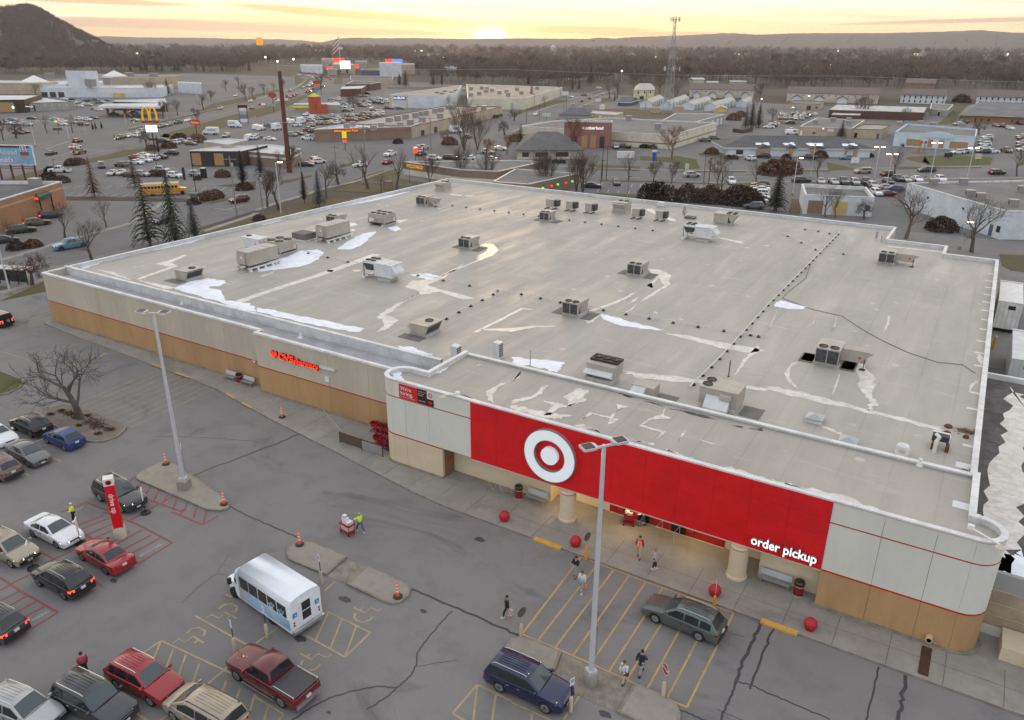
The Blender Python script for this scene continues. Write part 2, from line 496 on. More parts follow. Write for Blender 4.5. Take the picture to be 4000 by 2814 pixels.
for pts in([(-278.2,148.6),(-294.1,166.4)],[(-281.6,149.0),(-289.1,157.3)],[(-277.1,148.4),(-293.7,167.7)],[(-254.7,135.9),(-262.1,148.8)], DM('-2415 1288 -2513 1461 -2576 1570'),[(-263.6,154.8),(-254.8,159.2)],[(-345.2,278.3),(-356.1,297.0)],[(-358.2,300.2),(-370.8,321.0)],[(-392.7,353.4),(-405.5,373.1)],[(-335.6,261.0),(-342.0,272.3)],[(-91.2,200.3),(-82.8,204.1)],[(-79.9,204.9),(-70.5,209.9)],[(-63.5,226.3),(-55.0,232.0)],[(-61.1,220.1),(-53.2,225.1)],[(-7.8,262.3),(-2.2,264.3)],[(-23.4,252.0),(-14.2,257.0)],[(-37.7,240.4),(-33.9,242.5)],[(-145.4,111.8),(-140.5,112.8)],[(-142.5,113.1),(-143.1,119.5)],[(-147.6,126.4),(-147.1,130.6)],[(-148.0,134.1),(-146.9,135.3)],[(-202.2,366.6),(-204.0,373.7)]):
 ribbon(b,pts,0.22,0.03)
b.B('lane_marking',M20,kind='structure')
b=MB()
def bays(p0,p1,n,dv):
 for k in range(n+1):
  t=k/n
  x,y=p0[0]+(p1[0]-p0[0])*t,p0[1]+(p1[1]-p0[1])*t
  ribbon(b,[(x,y),(x+dv[0],y+dv[1])],0.14,0.006)
def bays2(p0,p1,q0,n):
 bays(p0,p1,n,(q0[0]-p0[0],q0[1]-p0[1]))
bays2((-171.3,122.6),(-160.3,128.4),(-174.6,126.8),5)
bays2((-160.3,116.0),(-162.4,119.4),(-162.0,118.7),1)
bays2((-187.4,102.2),(-175.1,108.9),(-190.0,106.2),5)
bays2((-198.2,108.4),(-187.3,115.5),(-200.4,111.9),5)
bays2((-86.5,186.5),(-78.9,188.9),(-88.0,190.7),3)
bays2((-83.2,177.4),(-73.2,180.2),(-84.4,180.9),4)
bays2((-77.0,190.1),(-63.2,197.7),(-78.6,194.7),6)
bays2((-224.4,140.1),(-202.3,146.7),(-220.2,138.8),6)
b.B('bay_line',M20,kind='structure')
KERB_LINE=[(-96.3,49.0),(-86,48.5),(-77.2,48.1),(-70,47.85),(-65.8,47.5),(-61,46.6),(-55,45.5),(-46.1,44.2),(-38.8,43.0),(-35,42.4),(-31.5,42.1),(-20,42.1),(12,42.1)]
b=MB()
poly=[(-101.9,49.4)]+KERB_LINE+[(12,52),(-101.9,52)]
b.prism(poly,-0.3,0.14,1,0,bottom=False)
b.B('store_pavement',[M36,M15],kind='structure')
b=MB()
for x in np.arange(-94,11,3.05):
 yk=np.interp(x,[p[0]for p in KERB_LINE],[p[1]for p in KERB_LINE])
 ribbon(b,[(x,yk+0.03),(x+0.02,45.4 if x>-41 else 49.6)],0.035,0.145)
ribbon(b,[(-30,43.9),(12,43.9)],0.03,0.145)
b.B('pavement_joint',mat('joint dark',(0.12,0.11,0.095),0.9),kind='structure')
b=MB()
for x0,x1 in((-23.6,-22.0),(-22.0,-21.3),(-4.9-1.9,-5.2),(-5.2,-4.5)):
 b.prism([(x0,41.9),(x1,41.9),(x1,42.35),(x0+0.05,42.35)],0.0,0.155,0)
for p,q in(((-77.5,48.1),(-75.0,48.0)),((-73.0,47.95),(-70.6,47.88)),((-63.9,47.25),(-62.3,46.9)),((-60.6,46.55),(-58.9,46.25))):
 ribbon(b,[(p[0],p[1]+0.05),(q[0],q[1]+0.05)],0.3,0.15)
b.B('yellow_kerb',M37,kind='structure')
SLABS=[('tree_island', CM('-7567 3420 -7637 3542 -7598 3680 -7446 3729 -7046 3740 -6634 3742 -6544 3688 -6467 3550 -6489 3421 -6602 3350 -6702 3347 -6969 3355 -7241 3362'),M50,0.15),('pole_island', CM('-5694 3199 -5722 3269 -5713 3436 -5676 3498 -5594 3505 -5150 3436 -4717 3359 -4655 3326 -4614 3276 -4638 3228 -4741 3178 -4955 3177 -5626 3171'),M8,0.15),('pill_island', CM('-3783 3106 -3831 3149 -3850 3220 -3817 3278 -3745 3311 -3579 3314 -3390 3309 -3373 3080 -3543 3072 -3723 3067'),M8,0.15),('pill_island', CM('-3196 3304 -3157 3311 -2842 3306 -2783 3274 -2749 3210 -2754 3128 -2800 3085 -2888 3078 -3188 3081'),M8,0.15),('island_link', CM('-3376 3293 -3200 3298 -3194 3087 -3369 3083'),M8,0.02),('pole_two_island', CM('-1936 3090 -1958 3178 -1953 3231 -1913 3274 -1807 3298 -1635 3289 -1602 3138 -1808 3083'),M8,0.15),('island_link', CM('-1630 3289 -1449 3293 -1166 3292 -1160 3059 -1469 3048 -1599 3140'),M8,0.02),('pole_two_island', CM('-1163 3291 -981 3299 -907 3285 -860 3229 -836 3152 -859 3078 -930 3054 -1162 3053'),M8,0.15),('grass_island',[(-90.09,37.92),(-87.27,38.00),(-85.50,37.96),(-84.64,37.62),(-83.67,36.68),(-83.21,35.30),(-83.48,34.54),(-97,36),(-99,39)],M15,0.15),]
for nm,poly,m,z in SLABS:
 nm={'pole_two_island':'pole_island','pill_island':'kerbed_island'}.get(nm,nm)
 b=MB()
 b.prism(poly,-0.3,z,1,1,bottom=False)
 c=Vector((sum(p[0]for p in poly)/len(poly),sum(p[1]for p in poly)/len(poly)))
 inner=[tuple(c+(Vector(p)-c)*(1-0.2/max(0.7,(Vector(p)-c).length)))for p in poly]
 o=b.B(nm,[M8 if m is not M50 else M15,M15],kind='structure')
 if z>0.1:
  sheet('island_top',inner,z+0.004,m if m is not M15 else M16,kind=None,parent=o)
rng=random.Random(3)
for i,(x,y,r)in enumerate(((560,715,26),(630,742,40),(680,772,24),(710,845,24),(840,815,70),(895,855,45),(985,880,40),(885,918,26),(790,758,20),(465,745,22))):
 pass
litter=MB()
for c,r in(((-74.23,35.77),0.5),((-72.90,35.81),0.75),((-71.75,35.66),0.45),((-69.80,34.81),0.35),((-69.41,35.99),1.0),((-67.94,35.70),0.85),((-66.53,35.87),0.55),((-66.66,34.83),0.4),((-71.06,36.50),0.35),((-74.39,34.77),0.4)):
 for k in range(int(r*260)):
  a,q=rng.uniform(0,6.283),r*sqrt(rng.random())*rng.uniform(0.5,1.25)
  p=Vector((c[0]+q*cos(a)*1.2,c[1]+q*sin(a)*0.8,0.16+rng.random()*0.05))
  d=Vector((rng.uniform(-1,1),rng.uniform(-1,1),rng.uniform(0.1,0.6))).normalized()*rng.uniform(0.06,0.16)
  e=d.orthogonal().normalized()*0.03
  litter.face([p-e,p+d-e,p+d+e,p+e])
litter.B('dead_plants',mat('dead stems',(0.075,0.035,0.02),0.95,alt=(0.14,0.075,0.045),scale=3.0),kind='stuff')
b=MB()
LW=0.11
H1a,H1b= CM('-7496 3759 -7384 3768 -7263 3758 -7149 3758 -7023 3760 -6905 3756 -6780 3757 -6664 3756 -6546 3741'), CM('-7566 4827 -7465 4891 -7330 4885 -7207 4887 -7089 4876 -6967 4869 -6850 4856 -6729 4833 -6611 4810')
for p,q in zip(H1a,H1b):
 ribbon(b,[p,q],LW,0.008)
ribbon(b, CM('-7618 4865 -7215 4908 -6964 4881 -6611 4810'),LW,0.0085)
ribbon(b,[(-66.82,37.39),(-65.46,37.41)],LW,0.0085)
b.B('yellow_hatching',M28,kind='structure')
b=MB()
front=[((535,350),(85,940)),((648,425),(205,992)),((785,455),(335,1052)),((905,498),(470,1118)),((1035,545),(610,1180)),((1165,595),(750,1240)),((1298,640),(890,1300)),((1425,690),(1050,1368)),((1570,740),(1205,1440)),((1718,785),(1355,1515))]
FH=[((-19.65,42.08),(-19.25,33.18)),((-18.27,41.62),(-18.13,33.18)),((-17.02,41.89),(-16.93,33.14)),((-15.85,41.90),(-15.69,33.07)),((-14.60,41.90),(-14.47,33.06)),((-13.37,41.87),(-13.29,33.07)),((-12.16,41.91),(-12.14,33.07)),((-11.01,41.86),(-10.86,33.09)),((-9.74,41.89),(-9.64,33.04)),((-8.51,42.00),(-8.46,32.96))]
for p,q in FH:
 ribbon(b,[p,q],0.13,0.008)
ribbon(b, CM('-1969 4144 -1965 4208 -1461 4193 -851 4203'),0.13,0.0085)
ribbon(b, CM('-1943 3307 -1691 3311 -1329 3307 -846 3294'),0.13,0.0085)
b.B('yellow_hatching',M68,kind='structure')
b=MB()
for p,q in(((-37.95,19.59),(-37.93,20.82)),((-37.93,20.82),(-30.12,21.44)),((-36.99,19.61),(-37.87,20.72)),((-35.75,19.59),(-36.72,20.79)),((-34.61,19.58),(-35.62,20.84)),((-33.22,19.36),(-34.31,20.78)),((-31.40,20.03),(-31.88,20.75)),((-30.26,20.08),(-30.75,20.77)),((-28.98,19.96),(-29.62,20.80)),((-34.20,19.32),(-33.11,19.36)),((-32.59,19.74),(-32.70,21.66)),((-38.08,23.39),(-33.20,23.35)),((-29.46,20.79),(-27.24,20.78)),((-27.84,19.94),(-28.44,20.77)),((-27.24,20.78),(-27.09,19.95)),((-34.45,16.53),(-32.65,16.61)),((-32.64,16.93),(-32.62,17.56)),((-38.08,25.84),(-37.45,25.85)),((-29.73,20.90),(-29.46,20.79))):
 ribbon(b,[p,q],0.13,0.008)
for p,q in(((-30.65,25.85),(-27.32,25.75)),((-27.32,25.75),(-27.43,28.18)),((-31.07,28.17),(-27.41,28.17)),((-29.84,25.82),(-30.95,28.10)),((-28.59,25.82),(-29.78,28.11)),((-27.34,25.77),(-28.58,28.15)),((-32.70,29.61),(-32.79,30.70)),((-32.79,23.74),(-32.77,24.54)),((-32.72,24.71),(-32.67,25.41)),((-19.35,25.73),(-19.35,28.16)),((-19.35,28.16),(-17.00,28.17)),((-18.12,25.94),(-19.32,28.12)),((-17.25,26.49),(-18.04,28.12)),((-19.35,25.73),(-18.21,25.64)),((-16.95,28.09),(-14.52,28.17)),((-15.31,27.43),(-15.63,28.05)),((-13.93,28.58),(-13.93,30.61)),((-18.53,28.41),(-18.59,28.74))):
 ribbon(b,[p,q],0.13,0.008)
for p,q in(((-66.09,30.11),(-64.80,30.15)),((-65.74,27.31),(-64.74,27.35)),((-72.36,30.05),(-71.49,30.09))):
 ribbon(b,[p,q],0.12,0.008)
b.B('bay_line',M28,kind='structure')
b=MB()
ribbon(b,[(-70.36,30.79),(-70.29,31.68)],0.1,0.008)
b.B('bay_line',M20,kind='structure')
b=MB()
ribbon(b, CM('-9665 4126 -9216 4146 -8811 4154'),0.09,0.008)
for pts in( CM('-8482 4649 -8536 4731 -8533 4762'), CM('-8563 4301 -8505 4365 -8452 4426')):
 ribbon(b,pts,0.3,0.008)
for p,q in(([(-106.53,48.44),(-106.93,53.13)]),([(-105.13,48.27),(-105.17,52.44)]),([(-103.85,48.30),(-103.78,51.67)]),([(-102.59,48.33),(-102.07,50.73)])):
 ribbon(b,[p,q],0.1,0.008)
b.B('lane_marking',M28,kind='structure')
b=MB()
RW=0.16
for p,q in(((-56.87,31.76),(-56.49,31.04)),((-55.62,31.69),(-55.03,30.92)),((-54.41,31.68),(-53.61,30.60)),((-53.32,31.68),(-52.26,30.46)),((-51.54,31.69),(-51.50,29.33)),((-52.07,31.56),(-51.30,30.49)),((-50.95,31.67),(-49.85,30.45)),((-49.70,31.67),(-48.91,30.76)),((-48.54,31.67),(-47.78,30.82)),((-53.09,30.34),(-48.91,30.66)),((-49.70,30.22),(-46.16,30.35)),((-46.16,30.35),(-46.12,31.82)),((-49.24,30.94),(-48.68,30.22)),((-48.42,31.45),(-47.48,30.55)),((-47.53,31.79),(-46.19,30.43)),((-56.74,27.48),(-53.66,27.71)),((-56.74,27.48),(-56.86,25.90)),((-54.26,27.39),(-50.67,27.75)),((-50.67,27.75),(-46.13,27.65)),((-46.13,27.65),(-46.02,24.83)),((-46.02,24.83),(-47.59,24.73)),((-51.41,27.59),(-51.40,28.63)),((-53.50,25.09),(-52.99,27.33)),((-52.42,24.78),(-52.09,26.96)),((-51.55,24.65),(-51.30,26.55)),((-49.98,24.97),(-50.08,26.91)),((-49.45,25.39),(-49.49,27.48)),((-48.43,25.29),(-48.32,27.42)),((-47.48,25.16),(-47.39,27.52)),((-54.28,24.90),(-53.75,27.07)),((-52.98,24.92),(-51.47,24.80)),((-51.61,21.97),(-51.38,23.46)),((-53.34,21.88),(-51.56,21.95)),((-57.00,25.58),(-56.93,26.16)),((-52.71,18.83),(-50.19,18.79)),((-50.19,18.79),(-45.86,18.93)),((-45.86,18.93),(-45.79,16.68)),((-45.79,16.68),(-47.02,16.66)),((-51.40,18.83),(-51.25,20.23)),((-51.30,18.11),(-51.33,18.88)),((-50.21,17.55),(-50.12,18.84)),((-49.17,17.02),(-49.21,18.86)),((-48.19,16.84),(-48.12,18.85)),((-47.32,16.82),(-47.16,18.78)),((-46.88,22.04),(-45.82,21.97)),((-46.76,21.87),(-46.72,22.22)),((-50.10,23.17),(-50.07,23.73))):
 ribbon(b,[p,q],RW,0.008)
b.B('red_bay_marking',M69,kind='structure')
def gtx(text,p0,p1,size,m,name='no_parking_lettering'):
 me=flat_letters(text,size,m,align='LEFT',bold=0.004)
 o=link(name,me,kind='structure')
 a=atan2(p1[1]-p0[1],p1[0]-p0[0])
 xs=[v.co.x for v in me.vertices]
 d=hypot(p1[0]-p0[0],p1[1]-p0[1])
 o.location=(p0[0],p0[1],0.010)
 o.rotation_euler=(0,0,a)
 s=d/(max(xs)-min(xs))
 o.scale=(s,max(s,0.9),1)
 return o
gtx('NO PARKING',(-46.55,25.34),(-46.55,27.05),0.42,M20)
gtx('NO PARKING',(-46.36,16.91),(-46.40,18.67),0.42,M20)
gtx('NO P',(-56.11,26.37),(-56.12,26.92),0.42,M20)
for pts_arc,pts_leg,dots in(( CM('-3728 2461 -3737 2504 -3704 2539 -3648 2540 -3620 2513 -3622 2493'), CM('-3726 2368 -3727 2399 -3654 2406 -3667 2462 -3563 2462'),[(-36.09,24.29),(-36.11,24.61)]),( CM('-3717 2206 -3724 2245 -3694 2279 -3634 2280 -3611 2258 -3612 2239'), CM('-3713 2107 -3716 2149 -3656 2150 -3660 2210 -3553 2207'),[(-36.04,21.75),(-36.04,22.09)]),( CM('-2945 2902 -2926 2871 -2885 2854 -2841 2866 -2822 2900 -2827 2937'), CM('-2991 2937 -2892 2935 -2895 2996 -2831 2992 -2828 3033'),[(-29.40,29.34),(-29.36,29.73)]),( CM('-2909 2389 -2927 2409 -2926 2428'), CM('-2982 2455 -2891 2456 -2892 2511 -2823 2516 -2819 2550'),[(-29.32,24.55),(-29.29,24.88)]),( CM('-2838 2388 -2815 2411 -2817 2456'),[(-28.34,23.89),(-28.24,23.99)],[(-29.27,24.54),(-29.29,24.72)])):
 b=MB()
 ribbon(b,pts_arc,0.16,0.009)
 ribbon(b,pts_leg,0.13,0.0092)
 ribbon(b,dots,0.13,0.0094)
 b.B('wheelchair_marking',M28,kind='structure')
b=MB()
rng=random.Random(11)
for pts,wd in(( CM('-5289 3477 -5251 3690 -5166 4036 -5173 4051 -5118 4265 -5090 4495'),0.16),( CM('-6205 3740 -6006 3859 -5718 4006 -5322 4175 -5274 4180'),0.05),( CM('-7966 4270 -7987 4536 -7990 4788'),0.05),( CM('-4642 3315 -4323 3299 -4179 3297 -3877 3298'),0.13),( CM('-2787 3279 -2520 3284 -2265 3288 -1987 3286 -1938 3283'),0.17),( CM('-2655 2074 -2632 2187 -2580 2316 -2501 2421 -2407 2513 -2315 2552'),0.1),( CM('-2358 2341 -2323 2459 -2315 2552 -2304 2668 -2328 2749 -2387 2836 -2407 2966 -2421 3134 -2422 3249'),0.09),( CM('-2322 2741 -2246 2818 -2143 2912'),0.04),( CM('-3985 2375 -4019 2492 -4044 2702 -3945 2730'),0.05),( CM('-4042 2712 -4090 2784 -4140 2893'),0.03),( CM('-667 3611 -680 3842 -678 4063 -678 4200'),0.2),( CM('-657 3313 -662 3469 -667 3611'),0.13),( CM('-578 3615 -594 3810 -588 4039 -593 4056 -597 4216'),0.13),( CM('-654 3631 -573 3652 -486 3638 -342 3635 -147 3628'),0.1),( CM('-698 3372 -581 3370 -517 3369'),0.05),( CM('-882 3258 -763 3258 -659 3272'),0.12),( CM('26 3730 23 3914 26 4193'),0.1),( CM('174 3822 174 3997 169 4204'),0.2),( CM('-903 4019 -824 4006 -730 4018'),0.04)):
 L,Rr=strip_poly(pts,wd)
 q=[]
 for k in range(len(pts)-1):
  for s in range(6):
   t=s/6
   q.append((pts[k][0]+(pts[k+1][0]-pts[k][0])*t+rng.uniform(-1,1)*wd*0.5,pts[k][1]+(pts[k+1][1]-pts[k][1])*t+rng.uniform(-1,1)*wd*0.5))
 q.append(pts[-1])
 ribbon(b,q,wd,0.0055)
b.B('crack_sealant',M70,kind='structure')
b=MB()
for c,r in(((-30.78,25.44),0.45),((-45.80,22.76),0.35),((-12.16,30.10),0.4),((-25.22,22.18),0.15),((-27.03,39.98),0.5),((-30.93,29.66),0.5),((-25.79,31.51),0.3)):
 b.face([(c[0]+r*cos(a)*rng.uniform(0.7,1.2),c[1]+0.6*r*sin(a)*rng.uniform(0.7,1.2),0.0062)for a in np.arange(0,6.2,0.5)])
b.B('oil_stain',M71,kind='structure')
M29=mat('tan concrete',lin(176,140,98),0.85,var=0.05,scale=0.35,coords='World',bump=0.15,bscale=20,stretch=(1,1,0.25))
M30=mat('beige concrete',lin(188,179,160),0.85,var=0.045,scale=0.35,coords='World',bump=0.12,bscale=20,stretch=(1,1,0.2))
M38=mat('cream concrete',lin(208,209,198),0.8,var=0.025,scale=0.3,coords='World',stretch=(1,1,0.3))
M24=mat('cream lower concrete',lin(206,190,162),0.8,var=0.03,scale=0.4,coords='World')
M51=mat('red panel',(0.66,0.004,0.008),0.45,var=0.05,scale=0.6,coords='World')
M6=mat('red trim',(0.45,0.015,0.012),0.5)
M52=mat('panel joint',(0.2,0.19,0.17),0.9)
M72=mat('red joint',(0.22,0.0,0.004),0.8)
M0=mat('white metal',(0.72,0.72,0.70),0.5,var=0.06,scale=1.2)
M4=mat('white coping',(0.66,0.66,0.65),0.5,var=0.08,scale=0.8)
M31=mat('white membrane',(0.60,0.62,0.62),0.7,var=0.08,scale=0.7)
M53=mat('lit sign white',(0.75,0.8,0.82),0.4,emit=(0.85,0.95,1.0),es=0.25)
M73=mat('lit letter white',(0.85,0.85,0.85),0.4,emit=(1,1,1),es=0.75)
M39=mat('lit sign red',(0.8,0.02,0.01),0.4,emit=(1.0,0.02,0.0),es=1.5)
M32=mat('dark glass',(0.012,0.012,0.013),0.08)
M1=mat('black',(0.012,0.012,0.012),0.5)
M3=mat('galvanised steel',(0.42,0.43,0.44),0.4,metal=0.6,var=0.08,scale=3.0)
M11=mat('light steel',(0.55,0.56,0.57),0.4,metal=0.2,var=0.06,scale=2.0)
M74=mat('brown door',(0.22,0.13,0.06),0.6)
def roof_mat(name,base,alt):
 m=bpy.data.materials.new(name)
 m.use_nodes=True
 t=NT(m.node_tree)
 b=t.n['Principled BSDF']
 g=t.new('ShaderNodeNewGeometry').outputs['Position']
 x,y,z=t.xyz(g)
 mp=t.new('ShaderNodeMapping')
 t.l.new(g,mp.inputs[0])
 mp.inputs['Scale'].default_value=(0.42,0.07,1)
 n1=t.noise(g,0.06,5.0,0.6,0.5)
 n2=t.noise(mp.outputs[0],1.0,6.0,0.65,0.3)
 mp2=t.new('ShaderNodeMapping')
 t.l.new(g,mp2 .inputs[0])
 mp2 .inputs['Scale'].default_value=(0.12,0.7,1)
 n3=t.noise(mp2 .outputs[0],1.3,5.0,0.6,0.6)
 n4=t.noise(g,2.4,4.0,0.7)
 c=t.mix(t.step(n1,0.32,0.68),base,alt)
 c=t.mix(t.math('MULTIPLY',t.step(n2,0.5,0.75),0.3),c,mul(base,0.78))
 c=t.mix(t.math('MULTIPLY',t.step(n2,0.44,0.26),0.3),c,mul(base,1.18))
 c=t.mix(t.math('MULTIPLY',t.step(n3,0.56,0.7),0.4),c,mul(base,1.25))
 c=t.mix(t.math('MULTIPLY',t.step(n4,0.5,0.75),0.28),c,mul(base,0.7))
 fx=t.math('ABSOLUTE',t.math('SUBTRACT',t.math('FRACT',t.math('ADD',t.math('DIVIDE',x,3.05),t.math('MULTIPLY',t.noise(g,0.05),0.12))),0.5))
 fy=t.math('ABSOLUTE',t.math('SUBTRACT',t.math('FRACT',t.math('DIVIDE',y,30.0)),0.5))
 seam=t.math('MAXIMUM',t.step(fx,0.03,0.008),t.step(fy,0.0035,0.001))
 c=t.mix(t.math('MULTIPLY',seam,t.step(n1,0.3,0.6,0.08,0.4)),c,mul(base,0.66))
 vo=t.new('ShaderNodeTexVoronoi',feature='F1')
 t.l.new(g,vo.inputs['Vector'])
 vo.inputs['Scale'].default_value=0.42
 spot=t.math('MULTIPLY',t.step(vo.outputs['Distance'],0.17,0.12),t.step(t.noise(g,0.16),0.52,0.6))
 c=t.mix(t.math('MULTIPLY',spot,0.5),c,(0.62,0.62,0.60))
 t.put(b.inputs['Base Color'],c)
 t.put(b.inputs['Roughness'],t.step(n2,0.3,0.7,0.45,0.8))
 bn=t.new('ShaderNodeBump')
 bn.inputs['Strength'].default_value=0.3
 bn.inputs['Distance'].default_value=0.03
 t.put(bn.inputs['Height'],t.math('ADD',t.noise(mp.outputs[0],1.5,4.0),t.math('MULTIPLY',seam,0.5)))
 t.put(b.inputs['Normal'],bn.outputs[0])
 return m
M75=roof_mat('roof membrane',(0.40,0.375,0.33),(0.355,0.335,0.30))
M76=roof_mat('entrance roof membrane',(0.385,0.355,0.31),(0.34,0.31,0.275))
M33=mat('old snow',(0.80,0.84,0.90),0.6,var=0.05,scale=1.0,bump=0.6,bscale=4.0)
M40=mat('wet ice',(0.60,0.575,0.53),0.35,var=0.1,scale=1.5)
ZR=6.2
ZP=6.75
ZF=8.15
YF=45.5
XL,XR,YB=-101.8,3.4,140.0
store=tg('store_building','big beige store with flat grey roof, red sign band and white ring sign','store',(0,0,0))
NOTCH=[(XL,50.6),(-61.4,50.6),(-61.4,49.8),(-41.0,49.8),(-41.0,55),(XR,55),(XR,125.0),(-3.25,125.0),(-3.2,130.5),(-11.3,130.2),(-11.5,YB),(XL,YB)]
MAIN=[(XL,53.8),(XR,53.8),(XR,125.0),(-3.25,125.0),(-3.25,130.2),(-11.4,130.2),(-11.4,YB),(XL,YB)]
b=MB()
b.face([(p[0],p[1],ZR)for p in MAIN])
b.B('roof',M75,store)
b=MB()
for k in range(2,len(MAIN)):
 p,q=MAIN[k-1],MAIN[k]if k<len(MAIN)else MAIN[0]
 b.face([(p[0],p[1],0),(q[0],q[1],0),(q[0],q[1],ZP-.06),(p[0],p[1],ZP-.06)])
b.face([(XL,YB,0),(XL,53.8,0),(XL,53.8,ZP-.06),(XL,YB,ZP-.06)])
b.face([(XR,47.6,0),(XR,53.8,0),(XR,53.8,ZP-.06),(XR,47.6,ZP-.06)])
b.B('wall',M30,store,label='plain rear and side walls')
def parapet(pts,z0,z1,t=0.32,inward=1,name='parapet',closed=False):
 b=MB()
 n=len(pts)
 segs=n if closed else n-1
 offs=[]
 for k in range(n):
  a=Vector(pts[(k-1)%n]if(closed or k>0)else pts[k])
  p=Vector(pts[k])
  c=Vector(pts[(k+1)%n]if(closed or k<n-1)else pts[k])
  d1,d2=(p-a),(c-p)
  if d1 .length<1e-6:
   d1=d2
  if d2 .length<1e-6:
   d2=d1
  n1,n2=Vector((-d1 .y,d1 .x)).normalized(),Vector((-d2 .y,d2 .x)).normalized()
  m=(n1+n2).normalized()
  offs.append(m*(t*inward/max(0.35,m.dot(n1))))
 for k in range(segs):
  j=(k+1)%n
  p,q=Vector(pts[k])+offs[k]*.06,Vector(pts[j])+offs[j]*.06
  pi,qi=Vector(pts[k])+offs[k],Vector(pts[j])+offs[j]
  e=0.04
  po,qo=Vector(pts[k])-offs[k]*(e/t),Vector(pts[j])-offs[j]*(e/t)
  pj,qj=Vector(pts[k])+offs[k]*(1+e/t),Vector(pts[j])+offs[j]*(1+e/t)
  V=lambda u,z:(u.x,u.y,z)
  b.face([V(p,z0),V(q,z0),V(q,z1-.12),V(p,z1-.12)],0)
  b.face([V(qi,z0),V(pi,z0),V(pi,z1-.12),V(qi,z1-.12)],0)
  b.face([V(po,z1-.12),V(qo,z1-.12),V(qo,z1),V(po,z1)],1)
  b.face([V(qj,z1-.12),V(pj,z1-.12),V(pj,z1),V(qj,z1)],1)
  b.face([V(po,z1),V(qo,z1),V(qj,z1),V(pj,z1)],1)
  b.face([V(po,z1-.12),V(pj,z1-.12),V(qj,z1-.12),V(qo,z1-.12)],1)
 return b.B(name,[M31,M4],store)
parapet([(XL,53.8),(XL,YB)][::-1],ZR-.1,ZP,0.35)
parapet([(XL,YB),(-11.4,YB),(-11.4,130.2),(-3.25,130.2),(-3.25,125.0),(XR,125.0),(XR,53.9)][::-1],ZR-.1,ZP,0.35)
parapet([(XL,53.6),(-40.4,53.6)],5.6,ZP+.1,0.3)
b=MB()
b.face([(XL,50.7,5.75),(-61.3,50.7,5.75),(-61.3,49.9,5.75),(-40.6,49.9,5.75),(-40.6,53.7,5.75),(XL,53.7,5.75)])
b.B('roof',mat('low roof membrane',(0.40,0.41,0.42),0.7,var=0.12,scale=0.3,alt=(0.30,0.295,0.285)),store,label='narrow grey roof strip along the left wing')
def wing(x0,x1,y,name='wall_panel',n=6):
 for k in range(n):
  a,c=x0+(x1-x0)*k/n,x0+(x1-x0)*(k+1)/n
  b=MB()
  g=0.012
  b.box(a+g,y,0.0,c-g,y+0.3,2.87,0)
  b.box(a+g,y,2.98,c-g,y+0.3,6.6,1)
  b.box(a+g,y-0.012,2.87,c-g,y+0.25,2.98,2)
  b.B('wall_panel',[M29,M30,M6],store)
 b=MB()
 b.box(x0,y+0.03,0,x1,y+0.28,6.55)
 b.B('wall_backing',M52,store)
 b=MB()
 b.box(x0-0.03,y-0.05,6.6,x1+0.03,y+0.33,6.7)
 b.box(x0-0.03,y-0.09,6.5,x1+0.03,y-0.0,6.6)
 b.B('coping',M4,store)
 b=MB()
 b.box(x0,y-0.32,0.14,x1,y,0.2)
 b.B('footing',M15,store)
wing(XL,-61.4,50.6,n=7)
wing(-61.4,-41.0,49.8,n=4)
b=MB()
b.box(-61.4,49.85,0,-61.1,50.6,2.87,0)
b.box(-61.4,49.85,2.98,-61.1,50.6,6.6,1)
b.box(-61.42,49.85,2.87,-61.1,50.6,2.98,2)
b.box(XL,50.9,0,XL+0.3,53.8,6.6,1)
b.B('wall_panel',[M29,M30,M6],store)
b=MB()
b.box(XL-.04,50.9,6.55,XL+0.34,53.6,6.7)
b.box(-61.45,50.1,6.5,-61.1,50.9,6.7)
b.B('coping',M4,store)
b=MB()
b.lathe([(0.3,0),(0.12,0.25),(0.12,0.45)],10,0,*(-58.05,52.93),5.75)
b.lathe([(0.3,0),(0.12,0.25),(0.12,0.4)],10,0,*(-78.02,53.61),5.75)
b.B('vent_pipe',M0,store)
def arc(cx,cy,r,a0,a1,n=10):
 return[(cx+r*cos(R(a0+(a1-a0)*k/n)),cy+r*sin(R(a0+(a1-a0)*k/n)))for k in range(n+1)]
rl=1.45
LCAP=arc(-39.6,YF+rl,rl,90,270)
RCAP=arc(3.65,YF+rl,rl,-90,90)
FOOT_R=RCAP+[(XR,YF+2*rl)]
OUT=LCAP+RCAP
def band(pts,z0,z1,name,m,off=0.0,thick=0.25,label=None):
 b=MB()
 n=len(pts)
 P=[]
 for k in range(n):
  a,c=Vector(pts[max(k-1,0)]),Vector(pts[min(k+1,n-1)])
  d=(c-a).normalized()
  P.append(Vector(pts[k])+Vector((d.y,-d.x))*off)
 Q=[]
 for k in range(n):
  a,c=Vector(pts[max(k-1,0)]),Vector(pts[min(k+1,n-1)])
  d=(c-a).normalized()
  Q.append(Vector(pts[k])+Vector((d.y,-d.x))*(off-thick))
 rings=[[(P[k].x,P[k].y,z0),(P[k].x,P[k].y,z1),(Q[k].x,Q[k].y,z1),(Q[k].x,Q[k].y,z0)]for k in range(n)]
 b.N(rings,0)
 return b.B(name,m,store,smooth=30,label=label)
XA,XB=-31.5,-4.2
g=0.012
def front_panels(xs,z0,z1,m):
 for a,c in zip(xs,xs[1:]):
  b=MB()
  b.box(a+g,YF,z0,c-g,YF+0.28,z1)
  b.B('wall_panel',m,store)
LX=[-39.6,-38.2,-35.7,XA]
RX=[XB,-1.2,1.65,3.65]
